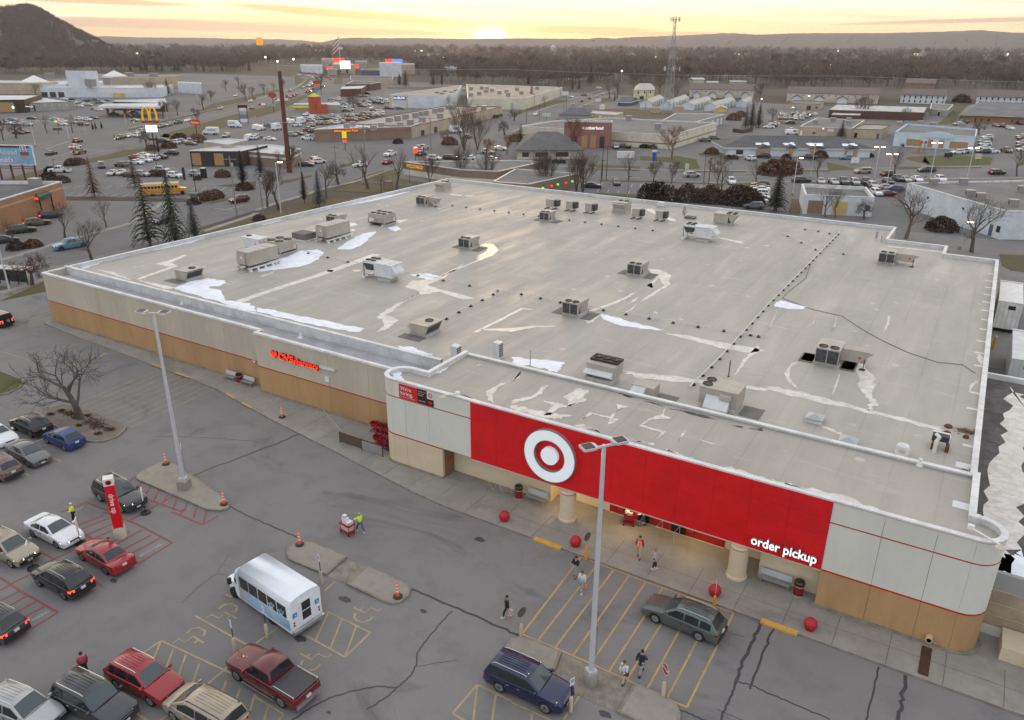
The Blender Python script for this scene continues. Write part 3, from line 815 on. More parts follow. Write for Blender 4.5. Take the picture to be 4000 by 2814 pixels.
for z0,z1,m in((0.0,2.88,None),(2.99,6.5,M38),(6.58,8.0,M38)):
 if m is not None:
  front_panels(LX,z0,z1,m)
  front_panels(RX,z0,z1,m)
  band(LCAP,z0,z1,'wall_panel',m)
  band(RCAP,z0,z1,'wall_panel',m)
front_panels([-39.6,-38.2,-34.42],0,2.88,M24)
band(LCAP,0,2.88,'wall_panel',M24)
front_panels(RX,0,2.88,M29)
band(RCAP,0,2.88,'wall_panel',M29)
for z0,z1 in((2.88,2.99),(6.5,6.58),(8.0,8.06)):
 band(LCAP+[(XA if z0>6 else-34.42,YF)],z0,z1,'stripe',M6,0.012,0.2)
 band([(XB,YF)]+RCAP,z0,z1,'stripe',M6,0.012,0.2)
b=MB()
b.box(-39.6,YF+.04,0,-34.45,YF+.26,8.0)
b.box(-34.45,YF+.04,2.95,XA,YF+.26,8.0)
b.box(XB,YF+.04,0,3.65,YF+.26,8.0)
b.B('wall_backing',M52,store)
band([(XB-.25,YF)]+RCAP,0.14,0.24,'footing',M15,0.28,0.4)
band(LCAP+[(-34.42,YF)],0.14,0.24,'footing',M15,0.2,0.4)
NP=11
ZS=[2.93,4.25,5.55,6.8,8.04]
rm=None
wp=(XB-XA)/NP
for k in range(NP):
 for j in range(4):
  if True:
   b=MB()
   h=ZS[j+1]-ZS[j]
   e=0.006
   b.face([(e,-0.06,e),(wp-e,-0.06,e),(wp-e,-0.06,h-e/2),(e,-0.06,h-e/2)])
   b.N([[(e,-0.06,e),(wp-e,-0.06,e),(wp-e,-0.06,h-e/2),(e,-0.06,h-e/2)],[(e,0.1,e),(wp-e,0.1,e),(wp-e,0.1,h-e/2),(e,0.1,h-e/2)]],0,False,True)
   rm=b.mesh('panel',M51)
  o=link('panel',rm,store)
  o.location=(XA+k*wp,YF,ZS[j])
b=MB()
b.box(XA,YF-.03,2.93,XB,YF+.3,8.0)
b.B('panel_backing',M72,store)
b=MB()
b.box(XA-.02,YF-.1,2.86,XB+.02,YF+3.3,2.92)
b.B('soffit',mat('soffit',lin(196,186,165),0.8),store)
BLOCK=[(-37.9,54.1)]+[(-37.9,YF+2*rl)]+LCAP+RCAP+[(XR,YF+2*rl),(XR,54.1)]
b=MB()
b.face([(p[0],p[1],7.75)for p in BLOCK])
b.B('roof',M76,store,label='grey entrance roof with wet streaks')
parapet(LCAP+RCAP,7.7,8.16,0.3)
parapet([(-37.9,54.1),(-37.9,YF+2*rl),(-39.6,YF+2*rl)],7.0,8.2,0.3)
parapet([(3.65,YF+2*rl),(XR,YF+2*rl),(XR,54.1)],7.0,8.2,0.34)
b=MB()
b.box(-37.9,53.95,ZR-.1,XR,54.15,7.9,0)
b.box(-37.9,53.85,7.9,XR,54.22,8.0,1)
b.B('rear_ledge',[M31,M4],store)
b=MB()
b.box(-38.0,YF+2*rl+.3,5.5,-37.75,53.9,7.2)
b.B('wall',M31,store,label='white step wall beside the low roof strip')
M77=mat('recess wall',lin(214,200,168),0.85,var=0.02,scale=0.5,coords='World')
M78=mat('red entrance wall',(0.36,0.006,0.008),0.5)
b=MB()
b.box(-34.42,47.1,0.1,-24.9,48.6,2.9)
b.box(-24.9,48.4,0.1,-20.3,48.7,2.9)
b.box(-11.1,48.4,0.1,-8.2,48.7,2.9)
b.box(-8.2,46.6,0.1,XB+.1,48.7,2.9)
b.box(-34.7,YF+.28,0.1,-34.42,47.2,2.9)
b.B('recess_wall',M77,store)
b=MB()
b.box(-35.3,YF+.3,0.1,-34.4,47.2,2.88)
b.B('recess_side',M24,store)
b=MB()
b.box(-34.41,45.75,0.14,-34.36,47.05,2.8)
d=b.B('service_door',M74,store)
b=MB()
b.box(-34.355,46.1,1.5,-34.345,46.7,1.75)
b.B('door_notice',M6,d)
b=MB()
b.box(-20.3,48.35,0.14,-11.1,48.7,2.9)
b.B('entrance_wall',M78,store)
for x0,x1,z0 in((-17.9,-17.0,0.16),(-16.7,-15.6,0.9),(-15.2,-14.1,0.16),(-13.55,-12.9,0.85),(-12.75,-12.05,0.85),(-11.95,-11.25,0.85)):
 b=MB()
 b.box(x0,48.31,z0,x1,48.36,2.6)
 b.B('door' if z0<0.5 else 'window_pane',M32,store)
for x0 in(-19.7,-14.0):
 b=MB()
 b.box(x0,48.2,0.6,x0+0.62,48.33,2.0,0)
 b.box(x0+0.04,48.19,0.65,x0+0.58,48.2,1.9,1)
 b.box(x0+0.1,48.18,1.55,x0+0.52,48.19,1.8,2)
 b.box(x0+0.22,48.18,1.0,x0+0.4,48.19,1.3,3)
 b.B('notice_board',[M1,M6,mat('screen blue',(0.3,0.5,0.6),0.3,emit=(0.4,0.7,0.9),es=0.4),M0],store)
b=MB()
b.box(-20.2,48.25,0.14,-11.1,48.34,0.2)
b.B('threshold',mat('threshold',(0.5,0.45,0.36),0.7),store)
for x0,y0 in((-16.0,47.3),(-14.6,47.2)):
 b=MB()
 b.tube([(x0,y0,0.14),(x0,y0,0.95),(x0+0.12,y0+0.95,0.95),(x0+0.12,y0+0.95,0.14)],0.03,6)
 b.B('handrail',M3,store)
for x in(-22.7,-9.46):
 b=MB()
 cy0=45.75
 b.lathe( CM('72 14 72 30 63 34 62 255 66 260 66 270 60 275 60 290'),28,0,x,cy0,0)
 c=b.B('column',M24,store,smooth=35)
 b=MB()
 b.lathe( CM('62 252 66 256 66 260 60 262'),28,0,x,cy0,0)
 b.B('collar',M6,c,smooth=35)
for x in(-23.2,-18.0,-12.8,-8.0):
 b=MB()
 b.lathe([(0.16,0),(0.16,-0.04)],14,0,x,47.0,2.86)
 b.B('downlight',mat('downlight glow',(1,0.8,0.5),0.4,emit=(1.0,0.72,0.36),es=6.0),store)
 L=bpy.data.lights.new('downlight_lamp','AREA')
 L.shape='DISK'
 L.size=0.3
 L.energy=55
 L.color=(1.0,0.66,0.3)
 lo=bpy.data.objects.new('downlight_lamp',L)
 COL.objects.link(lo)
 lo.location=(x,47.0,2.80)
 lo.parent=store
cxs,czs=-24.14,5.46
def ring_mesh(r0,r1,y0,y1,n=56):
 b=MB()
 P=lambda r,a,y:(cxs+r*cos(a),y,czs+r*sin(a))
 A=[2*pi*k/n for k in range(n)]
 if r0>0:
  b.N([[P(r,a,y)for r,y in((r0,y1),(r0,y0),(r1,y0),(r1,y1))]for a in A+[A[0]]],0,False,False)
 else:
  b.face([P(r1,a,y0)for a in A][::-1])
  b.N([[P(r1,a,y0)for a in A],[P(r1,a,y1)for a in A]],0,False,False)
 return b
rb=tg('ring_sign','round white ring and dot logo mounted on the red sign band','sign',(0,0,0))
ring_mesh(1.33,2.15,YF-.35,YF-.05).B('ring',M53,rb,smooth=35)
ring_mesh(0,0.72,YF-.35,YF-.05).B('dot',M53,rb,smooth=35)
ring_mesh(2.15,2.2,YF-.36,YF-.05).B('ring_trim',M3,rb,smooth=35)
ring_mesh(1.28,1.33,YF-.36,YF-.05).B('ring_trim',M3,rb,smooth=35)
def wsg(name,label,text,size,m,x,y,z,width=None,depth=0.12,bold=0.01,side=None,rz=0.0,cat='sign',parent=None,**kw):
 t=parent or tg(name,label,cat,(x,y,z),rz)
 me=letters(text,size,m,extrude=depth/2,bold=bold,align='LEFT',**kw)
 xs=[v.co.x for v in me.vertices]
 if width:
  k=width/(max(xs)-min(xs))
  me.transform(Matrix.Diagonal((k,1,1,1)))
 if side is not None:
  me.materials.append(side)
  me.update()
  for p in me.polygons:
   p.material_index=0 if p.normal.y<-0.7 else 1
 bm=bmesh.new()
 bm.from_mesh(me)
 bm.verts.ensure_lookup_table()
 seen,isl=set(),[]
 for v in bm.verts:
  if v.index in seen:
   continue
  st,comp=[v],[]
  seen.add(v.index)
  while st:
   q=st.pop()
   comp.append(q)
   for e in q.link_edges:
    o=e.other_vert(q)
    if o.index not in seen:
     seen.add(o.index)
     st.append(o)
  isl.append(comp)
 isl=[(min(v.co.x for v in c),max(v.co.x for v in c),c)for c in isl]
 isl.sort(key=lambda a:a[0])
 groups=[]
 for a,c,comp in isl:
  if groups and a<groups[-1][1]-0.35*(c-a):
   groups[-1][1]=max(c,groups[-1][1])
   groups[-1][2].extend(comp)
  else:
   groups.append([a,c,list(comp)])
 for a,c,comp in groups:
  ids={v.index:i for i,v in enumerate(comp)}
  lm=bpy.data.meshes.new('letter')
  faces=[f for f in bm.faces if f.verts[0].index in ids]
  lm.from_pydata([tuple(v.co)for v in comp],[],[[ids[v.index]for v in f.verts]for f in faces])
  for mm in me.materials:
   lm.materials.append(mm)
  lm.polygons.foreach_set('material_index',[f.material_index for f in faces])
  lm.update()
  o=link('letter',lm,t)
  if parent is not None:
   o.location=(x,y,z)
   o.rotation_euler=(0,0,rz)
 bm.free()
 return t
wsg('pickup_sign','white lit letters reading order pickup low on the red band','order pickup',0.95,M73,-8.72,YF-.22,3.42,width=4.2,depth=0.2,bold=0.02,side=M3)
ph=tg('pharmacy_sign','glowing red heart and letters reading CVS pharmacy on the beige wall','sign',(-59.0,49.62,4.6))
M41=mat('sign red side',(0.25,0.004,0.004),0.5)
cv=wsg('x','','CVS',0.95,M39,1.15,0,0.0,width=2.15,depth=0.22,bold=0.03,side=M41,parent=ph)
wsg('x','','pharmacy',0.78,M39,3.35,0,0.0,width=3.35,depth=0.2,bold=0.02,side=M41,parent=ph)
b=MB()
hp=[]
for k in range(40):
 a=2*pi*k/40
 hp.append((0.5+0.5*sin(a)**3*1.0,0.36+0.032*(13*cos(a)-5*cos(2*a)-2*cos(3*a)-cos(4*a))*0.82))
b.N([[(p[0],-0.11,p[1])for p in hp],[(p[0],0.11,p[1])for p in hp]],1,False,True)
b.face([(p[0],-0.112,p[1])for p in hp[::-1]],0)
b.B('heart',[M39,M41],ph)
bn=tg('hiring_banner','red and dark banner reading We are hiring on rounded cream corner','banner',(-38.75,YF-.02,6.62))
M54=mat('banner dark',(0.035,0.006,0.008),0.6)
M42=mat('banner red',(0.6,0.015,0.02),0.6)
for x0,x1,z0,z1,m in((0,1.95,0,1.3,M42),(1.95,2.95,0,1.3,M54),(2.95,3.6,0.62,1.3,M0),(2.95,3.6,0,0.62,M54)):
 b=MB()
 b.box(x0,-0.02,z0,x1,0.0,z1)
 b.B('banner_panel',m,bn)
for txt,sz,x,z,ww in(("We're",0.46,0.15,0.78,1.15),("hiring.",0.46,0.15,0.36,1.3),('Find your future team',0.14,0.15,0.14,1.5),('Flexible hours',0.14,2.05,1.05,.8),('great pay',0.14,2.05,.88,.6),('benefits',0.14,2.05,.71,.5),('Apply today',0.14,2.05,.22,.75)):
 me=letters(txt,sz,M0,extrude=0.002,bold=0.006 if sz>.3 else 0.0,align='LEFT')
 xs=[v.co.x for v in me.vertices]
 me.transform(Matrix.Diagonal((ww/(max(xs)-min(xs)),1,1,1)))
 o=link('banner_lettering',me,bn)
 o.location=(x,-0.026,z)
b=MB()
for r0,r1 in((0.15,0.24),(0,0.07)):
 A=[2*pi*k/24 for k in range(25)]
 for a,c in zip(A,A[1:]):
  q=[(3.27+r*cos(t),-0.024,0.96+r*sin(t))for r,t in((r0,a),(r1,a),(r1,c),(r0,c))]
  b.face(q[:3]if r0==0 else q)
b.B('banner_ring',M42,bn)
b=MB()
b.face([(3.27+(p[0]-.5)*.42,-0.024,0.31+(p[1]-.36)*.42)for p in hp][::-1])
b.B('banner_heart',M42,bn)
def dsg(name,label,x,y,z,r=0.3,rz=0.0,post=None):
 t=tg(name,label,'sign',(x,y,z),rz)
 b=MB();b.lathe([(r,0.0),(r,0.02)],20,0,0,0,0,axis='y');b.B('plate',M0,t)
 b=MB();b.lathe([(r*.88,-0.012),(r*.88,0.01)],20,0,0,0,0,axis='y');b.B('red_disc',mat('sign disc red',(0.5,0.02,0.03),.5),t)
 b=MB();b.box(-r*.55,-0.02,r*.1,r*.5,-0.012,r*.5);b.box(-r*.5,-0.02,-r*.3,r*.55,-0.012,-r*.05);b.B('lettering',M0,t)
 return t
dsg('round_sign','small red and white round sign on tan wall above benches',-62.9,50.56,2.75,0.36)
b=MB()
b.box(-1.0,-0.22,-0.1,1.0,0,0.1)
t=tg('wall_light','long tan wall light above a white box on beige wall','light',(-51.2,49.78,4.95))
b.B('housing',M4,t)
b=MB();b.box(-.28,-0.1,-0.28,.28,0,.28)
t=tg('wall_box','small white square panel on beige wall below long light','box',(-51.45,49.79,3.75));b.B('cover',M0,t)
def bracket_lamp(label,p,d):
 t=tg('floodlight',label,'lamp',p)
 b=MB();b.tube([(0,0,0),(d[0],d[1],0.25)],0.05,8);b.B('arm',M0,t)
 b=MB();b.cbox(0,0,0.05,0.35,0.3,0.25);b.B('bracket',M0,t)
 b=MB();b.lathe( CM('5 20 12 12 27 0 27 -5 5 -6'),16,0,d[0],d[1],0.1);b.B('lamp_shade',mat('lamp shade',(0.55,0.5,0.38),0.5),t,smooth=40)
 return t
bracket_lamp('white arm floodlight over right rounded roof corner',(3.2,46.6,8.2),(1.5,-1.5))
bracket_lamp('white arm floodlight over parapet beside the red band',(-33.0,45.9,8.2),(-0.55,-1.3))
t=tg('roof_drain_spout','cream wall spout above a rusty brown gutter plate','downspout',(2.55,45.4,0.5))
b=MB();b.lathe( CM('20 -35 20 5 15 5 15 -35'),14,0,0,0,0.15,axis='y');b.B('spout',mat('spout cream',(0.6,0.5,0.3),0.5),t)
b=MB();b.box(-0.28,-3.0,-0.36,0.28,-0.35,-0.33);b.B('gutter_plate',mat('rusted plate',(0.07,0.028,0.015),0.8,var=0.15,scale=4),t)
annex=tg('loading_dock','low dark gravel dock roof with white edge beside the store','building',(0,0,0))
M79=gmt('dark gravel roof',(0.10,0.092,0.088),(0.16,0.15,0.145),0.5,2.5,dark=(0.06,0.055,0.052),fine=0.3)
b=MB();b.prism([(XR+.02,48.6),(26,48.6),(26,83.4),(XR+.02,83.4)],0.0,4.3,0,1);b.B('dock_wall',[M30,M79],annex)
b=MB();b.box(XR+.02,83.2,4.2,26,83.6,4.8);b.B('rear_coping',M4,annex)
for z0,z1,m in((3.5,4.7,'grey'),(2.55,3.42,'band'),(1.65,2.48,'band'),(0.9,1.58,'band')):
 b=MB();b.box(XR+1.2,48.3,z0,26,48.62,z1);b.B('wall_course',MATS.get('grey wall')or mat('grey wall',lin(150,150,150),.8)if m=='grey' else mat('dock course',lin(160,145,122),0.85,var=0.08,scale=0.6,coords='World'),annex)
b=MB();b.box(XR+1.2,48.35,0,26,48.6,4.6);b.B('wall_backing',M38,annex)
b=MB();b.box(6.3,46.2,0.1,14,48.2,1.1);b.box(8.6,44.6,0.1,14,46.2,1.9);b.B('dock_ramp_wall',M24,annex)
M7=mat('unit casing',(0.40,0.37,0.315),0.55,var=0.05,scale=0.8)
M12=mat('unit casing white',(0.62,0.64,0.65),0.5,var=0.05,scale=0.8)
M9=mat('unit lid',(0.43,0.395,0.34),0.5,var=0.06,scale=0.8)
M21=mat('coil fins',(0.05,0.055,0.06),0.6,var=0.25,scale=3.0,bump=0.4,bscale=60)
M25=mat('fan well',(0.03,0.026,0.024),0.6)
M80=mat('fan ring',(0.10,0.085,0.07),0.5)
M17=mat('walk pad',(0.155,0.145,0.13),0.8,var=0.08,scale=1.0)
M13=mat('unit curb',(0.47,0.46,0.43),0.6,var=0.06,scale=1.0)
M55=mat('red marker',(0.6,0.02,0.02),0.5)
M22=mat('rust',(0.13,0.055,0.02),0.9,var=0.2,scale=5)
def part(name,mb,m,t,smooth=None,**kw):
 return mb.B(name,m,t,smooth=smooth,**kw)
def fan_mesh(r):
 b=MB()
 b.lathe([(r,0),(r,0.09),(r*.86,0.09),(r*.84,0.03),(0.001,0.03)],16,0)
 for k in range(5):
  a=k*2*pi/5
  p=[(cos(a+q)*rr,sin(a+q)*rr)for q,rr in((0,.12*r),(0.1,.8*r),(0.75,.8*r),(0.9,.12*r))]
  b.face([(p[0][0],p[0][1],.045),(p[1][0],p[1][1],.04),(p[2][0],p[2][1],.07),(p[3][0],p[3][1],.06)],1)
 return b.mesh('fan',[M25,M80],smooth=40)
FAN={}
def fan(t,x,y,z,r):
 k=round(r,2)
 if k not in FAN:
  FAN[k]=fan_mesh(r)
 o=link('fan',FAN[k],t)
 o.location=(x,y,z)
 return o
def rtu(name,label,loc,rz=0.0,w=1.9,l=2.6,h=1.35,duct=0.0,dot=False,casing=None,pads=True,group='packaged cooling units on the roof'):
 c=casing or M7
 t=tg(name,label,'roof unit',(loc[0],loc[1],ZR),rz,group)
 z0=0.32
 b=MB();b.box(-w/2-.14,-l/2+.25,0.0,w/2+.14,l/2-.1,0.24);b.box(-w/2-.02,-l/2+.3,0.24,w/2+.02,l/2-.2,z0);part('curb',b,M13,t)
 b=MB();b.box(-w/2,-l/2,z0,w/2,l/2,z0+h-.05);part('cabinet',b,c,t)
 b=MB();b.box(-w/2-.05,-l/2-.05,z0+h-.05,w/2+.05,l/2+.05,z0+h+.02);part('lid',b,M9,t)
 for x0,x1 in((-w/2+.06,-.05),(.05,w/2-.06)):
  b=MB();b.box(x0,-l/2-.02,z0+.1,x1,-l/2,z0+h-.14);part('coil_panel',b,M21,t)
 for x in(-w*.24,w*.24):
  fan(t,x,-l/2+w*.27,z0+h+.02,w*.2)
 b=MB();X=w/2+.012
 b.face([(X,-l/2+.25,z0+.1),(X,-l/2+.75,z0+.1),(X,-l/2+.68,z0+h-.35)]);part('side_vent',b,M25,t)
 b=MB()
 y1=l/2+.55
 b.N([[(-w/2+.1,l/2,z0+h-.12),(w/2-.1,l/2,z0+h-.12),(w/2-.1,l/2,z0+.5),(-w/2+.1,l/2,z0+.5)],[(-w/2+.1,y1,z0+h-.18),(w/2-.1,y1,z0+h-.18),(w/2-.1,y1,z0+h-.3),(-w/2+.1,y1,z0+h-.3)]])
 part('intake_hood',b,c,t)
 b=MB()
 for y in(-.1,.4,.85):
  b.box(X-.005,y-.2,z0+.12,X+.02,y+.18,z0+h-.2)
 part('access_door',b,M9,t)
 b=MB();b.tube([(w/2+.3,l/2-.3,0),(w/2+.3,l/2-.3,.5),(w/2,l/2-.3,.5)],0.06,6);part('gas_pipe',b,M13,t)
 if duct:
  b=MB();b.box(w/2,-.2,z0+.25,w/2+duct,.9,z0+h-.08);b.N([[(w/2+duct,-.2,z0+h-.1),(w/2+duct,.9,z0+h-.1),(w/2+duct,.9,z0+.8),(w/2+duct,-.2,z0+.8)],[(w/2+duct+.5,-.2,z0+h-.15),(w/2+duct+.5,.9,z0+h-.15),(w/2+duct+.5,.9,z0+h-.25),(w/2+duct+.5,-.2,z0+h-.25)]])
  part('side_duct',b,c,t)
  b=MB();b.tube([(w/2+duct-.1,-.3,0),(w/2+duct-.1,-.3,z0+.7)],0.04,6);b.box(w/2+duct-.4,-.55,0,w/2+duct+.1,-.1,.08);part('duct_stand',b,M1,t)
 if dot:
  b=MB();b.lathe([(.13,0),(.13,.015)],14,0,w/2+(duct or 0)*.75,-.21 if duct else-.3,z0+.75,axis='y' if duct else 'x');part('red_marker',b,M55,t)
 if pads:
  b=MB();b.box(w/2+.25,-l/2+.1,0.005,w/2+1.5,l/2+.2,0.03);part('walk_pad',b,M17,t)
  b=MB();b.box(-w/2-1.5,-l/2+.3,0.005,-w/2-.2,l/2-.1,0.03);part('walk_pad',b,M17,t)
 return t
def cen(a,c,dy=0.0):
 return((a[0]+c[0])/2,(a[1]+c[1])/2+dy)
rtu('cooling_unit','tan cooling unit with red dot beside long white melt streak',(-36.7,73.9),dot=True)
rtu('cooling_unit','tan cooling unit with curved melt trail in middle of roof',cen((-37.9,91.2),(-36.2,91.4),1.3))
rtu('cooling_unit','tan cooling unit with hooked white ice trail at its right',cen((-64.7,91.3),(-62.9,90.9),1.3))
rtu('cooling_unit','tan cooling unit just front of the row of small condensers',cen((-64.1,114.2),(-62.3,113.8),1.3),w=1.8,l=2.4)
rtu('cooling_unit','tan cooling unit on two dark pads right of long pipe',(-9.65,74.4),w=1.8)
rtu('cooling_unit','tan cooling unit with red dot and duct near right rear notch',cen((-10.8,115.4),(-9.0,115.5),1.3),duct=2.4,dot=True,w=2.0,pads=False)
rtu('cooling_unit','large tan unit with red dot duct right of wide melt streak',cen((-10.5,72.8),(-8.8,72.9),1.3),duct=2.2,dot=True,w=2.1,l=2.9,h=1.5)
rtu('cooling_unit','tan cooling unit with duct and red dot near far left corner',cen((-90.1,113.6),(-88.4,113.7),1.3),duct=2.0,dot=True,pads=False)
rtu('cooling_unit','tan cooling unit behind the long tan air handler',cen((-92.2,91.9),(-90.4,92.1),1.6),pads=False)
rtu('cooling_unit','tan unit with triangular vents at the far roof corner',cen((-97.2,128.7),(-94.2,128.4),1.2),rz=R(180),w=2.2,l=2.4,pads=False)
rtu('cooling_unit','tan unit with dark triangle vent on rear right parapet side',cen((-56.4,127.5),(-54.5,128.2),1.2),rz=R(180),w=2.4,l=2.6,h=1.6,pads=False)
def handler(label,loc,l=5.0,w=2.2):
 t=tg('air_handler',label,'roof unit',(loc[0],loc[1],ZR),0,'long tan air handlers on white rails')
 z0=.75
 b=MB();b.box(-w/2,-l/2,z0,w/2,l/2,z0+1.75);part('cabinet',b,M7,t)
 b=MB()
 b.box(-w/2-.06,-l/2-.06,z0+1.75,w/2+.06,l/2+.06,z0+1.82)
 part('lid',b,M9,t)
 for k in range(1,4):
  b=MB();y=-l/2+l*k/4;b.box(-w/2-.08,y-.05,z0+1.82,w/2+.08,y+.05,z0+1.9);part('lid_seam',b,M4,t)
 b=MB();b.box(-w/2-.02,-l/2,z0-.1,w/2+.02,l/2,z0);part('base_frame',b,M1,t)
 b=MB();b.box(-w/2+.15,-l/2-.3,z0+.15,w/2-.6,-l/2,z0+1.6);part('end_box',b,M7,t)
 b=MB();b.box(-.1,-l/2-.32,z0+.9,.15,-l/2-.3,z0+1.2);part('notice',b,M0,t)
 for s in(-1,1):
  b=MB();b.box(s*w/2-.1+s*.1,-l/2-.4,.35,s*w/2+.1+s*.1,l/2+.5,.5);part('rail',b,M4,t)
  for k in range(5):
   b=MB();y=-l/2+l*k/4;b.N([[(s*w/2+s*.1+dx,y+dy,z)for dx,dy in((-q,-q),(q,-q),(q,q),(-q,q))]for q,z in((.2,0),(.08,.36))]);part('leg',b,M4,t)
 return t
handler('long tan air handler, middle of the left plant row',(-84.5,85.9))
handler('long tan air handler nearest the left end of the roof',cen((-82.0,67.6),(-81.9,64.8),2.6))
def condenser(label,loc,nx=2,ny=2,w=3.2,l=3.2,group='open frame fan condensers'):
 t=tg('fan_condenser',label,'roof unit',(loc[0],loc[1],ZR),0,group)
 b=MB();b.box(-w/2,-l/2,1.15,w/2,l/2,1.9);part('coil_box',b,M7,t)
 for i in range(nx):
  for j in range(ny):
   fan(t,-w/2+w*(i+.5)/nx,-l/2+l*(j+.5)/ny,1.9,min(w/nx,l/ny)*.38)
 for sx in(-1,1):
  for sy in(-1,1):
   b=MB();b.box(sx*w/2-.06,sy*l/2-.06,.3,sx*w/2+.06,sy*l/2+.06,1.16);part('leg',b,M3,t)
 b=MB();b.box(-w/2,-l/2,.3,w/2,l/2,.42);part('base_frame',b,M1,t)
 b=MB();b.box(-.7,-l/2+.3,.42,w/2-.2,l/2-.4,1.15);part('compressor_box',b,M9,t)
 for s in(-1,1):
  b=MB();b.box(s*w/2*.8-.1,-l/2-.2,0,s*w/2*.8+.1,l/2+.2,.3);part('sleeper',b,M4,t)
 return t
condenser('four fan condenser on open frame beside big snow patch',(-85.1,75.6))
condenser('six fan condenser on open frame, farther of the pair',cen((-86.6,96.5),(-84.0,98.7),0.6),3,2,3.4,3.0)
def doas(label,loc):
 t=tg('white_air_unit',label,'roof unit',(loc[0],loc[1],ZR),0,'white air units with raised condensers')
 b=MB();b.N([[(-.3+dx,dy,z)for dx,dy in((0,-q),(2.0,-q),(2.0,q),(0,q))]for q,z in((.85,0),(.75,.35),(1.0,.6))]);part('curb',b,M13,t)
 b=MB();b.box(-.5,-1.1,.6,2.3,1.1,2.2);part('cabinet',b,M12,t)
 b=MB();b.box(-.55,-1.15,2.2,2.35,1.15,2.27);part('lid',b,M4,t)
 for x in(.35,1.2,1.75):
  b=MB();b.box(x-.03,-1.17,2.27,x+.03,1.17,2.32);part('lid_seam',b,M0,t)
 b=MB();b.box(.5,-1.13,.7,1.35,-1.1,1.95);part('access_door',b,M4,t)
 b=MB();b.N([[(2.3,-.9,1.95),(2.3,.9,1.95),(2.3,.9,1.0),(2.3,-.9,1.0)],[(2.95,-.9,1.35),(2.95,.9,1.35),(2.95,.9,1.1),(2.95,-.9,1.1)]]);part('intake_hood',b,M12,t)
 b=MB();b.box(-2.3,-1.1,2.05,-.5,1.1,2.35);part('fan_deck',b,M12,t)
 for x in(-1.8,-1.0):
  for y in(-.5,.5):
   fan(t,x,y,2.35,.36)
 b=MB();b.N([[(-2.25,y,2.05),(-.6,y,2.05),(-.9,y,1.2),(-1.9,y,1.2)]for y in(-1.0,1.0)]);part('coil_bank',b,M21,t)
 for y in(-1.0,1.0):
  b=MB();b.box(-2.35,y-.08,.3,-2.2,y+.08,2.1);part('leg',b,M3,t)
 b=MB();b.box(-2.35,-1.1,.55,-.5,-.95,.7);b.box(-2.35,.95,.55,-.5,1.1,.7);part('base_frame',b,M3,t)
 b=MB();b.box(-2.5,-1.3,0,-2.0,1.3,.3);part('sleeper',b,M0,t)
 return t
doas('white air unit with four fans on stilts, left of the roof centre',(-64.0,73.2))
doas('white air unit with four fans on stilts, near the rear parapet',cen((-37.7,114.9),(-35.5,115.0),1.0)[0:2])
def small_cond(label,loc,s=1.0):
 t=tg('small_condenser',label,'roof unit',(loc[0],loc[1],ZR),0,'row of small condensers along the rear parapet')
 b=MB();b.box(-1.0*s,-.55,.45,.55*s,.55,1.75);part('cabinet',b,M7,t)
 b=MB();b.box(.6*s,-.2,.5,1.25*s,1.0,1.6);part('coil_box',b,M21,t)
 for x in(-.85*s,.45*s):
  for y in(-.45,.45):
   b=MB();b.box(x-.06,y-.06,.0,x+.06,y+.06,.46);part('leg',b,M3,t)
 b=MB();b.box(-1.1*s,-1.0,.02,-.95*s,1.0,.14);b.box(.45*s,-1.0,.02,.6*s,1.0,.14);part('sleeper',b,M1,t)
 return t
for k,(p,lb)in enumerate((((-67.6,124.5),'small condenser at left end of the rear row'),((-63.7,124.6),'small condenser second in the rear row'),((-59.9,124.7),'small condenser in rear row, just left of the bigger vented unit'),((-50.9,124.9),'small condenser in rear row, just right of the bigger vented unit'),((-46.8,125.4),'small condenser at right end of the rear row, near dish'))):
 small_cond(lb,(p[0],p[1]+.5),1.0 if k==0 else.8)
def low_hood(label,loc,rz=0.0):
 t=tg('exhaust_unit',label,'roof unit',(loc[0],loc[1],ZR),rz,'low exhaust hoods')
 b=MB();b.box(-1.1,-1.2,0,1.1,1.2,.2);part('curb',b,M13,t)
 b=MB();b.N([[(-.9,y,.2),(.9,y,.2),(1.35,y,1.15),(-.9,y,1.25)]for y in(-1.3,1.3)]);part('cabinet',b,M7,t)
 b=MB();b.box(-.95,-1.36,1.22,1.4,1.36,1.3);part('lid',b,M9,t)
 b=MB();b.N([[(-.9,y,.3),(-.9,y,1.05),(-1.5,y,.85),(-1.5,y,.7)]for y in(-1.0,1.0)]);part('intake_hood',b,M9,t)
 b=MB();b.face([(.95,-1.1,.3),(.95,1.1,.3),(1.345,1.1,1.08),(1.345,-1.1,1.08)]);part('louvre',b,M21,t)
 fan(t,.4,.3,1.3,.45)
 b=MB();b.box(-1.6,-2.6,.005,1.2,-1.3,.03);part('walk_pad',b,M17,t)
 return t
low_hood('low tan exhaust unit near the snow in left roof corner',cen((-86.65,59.28),(-83.7,60.2),.4))
low_hood('low tan exhaust unit near front edge, left of centre',cen((-48.16,59.00),(-46.4,60.9),.2))
t=tg('three_fan_unit','grey unit with three open fans right behind entrance roof','roof unit',(-26.1,58.6,ZR))
b=MB();b.box(-1.3,-1.0,0,1.2,1.0,.55);part('curb',b,M13,t)
b=MB();b.N([[(-1.4,-1.2,.9),(1.25,-1.2,.9),(1.25,-.4,.5),(-1.4,-.4,.5)],[(-1.4,-1.2,1.0),(1.25,-1.2,1.0),(1.25,1.2,1.9),(-1.4,1.2,1.9)]]);part('hood',b,M12,t)
b=MB();b.box(-1.35,-.6,.6,1.35,1.4,1.75);part('cabinet',b,M7,t)
b=MB();b.box(-1.35,.1,1.75,1.35,1.45,1.95);part('fan_deck',b,M25,t)
for x in(-.88,0,.88):
 fan(t,x,.8,1.95,.4)
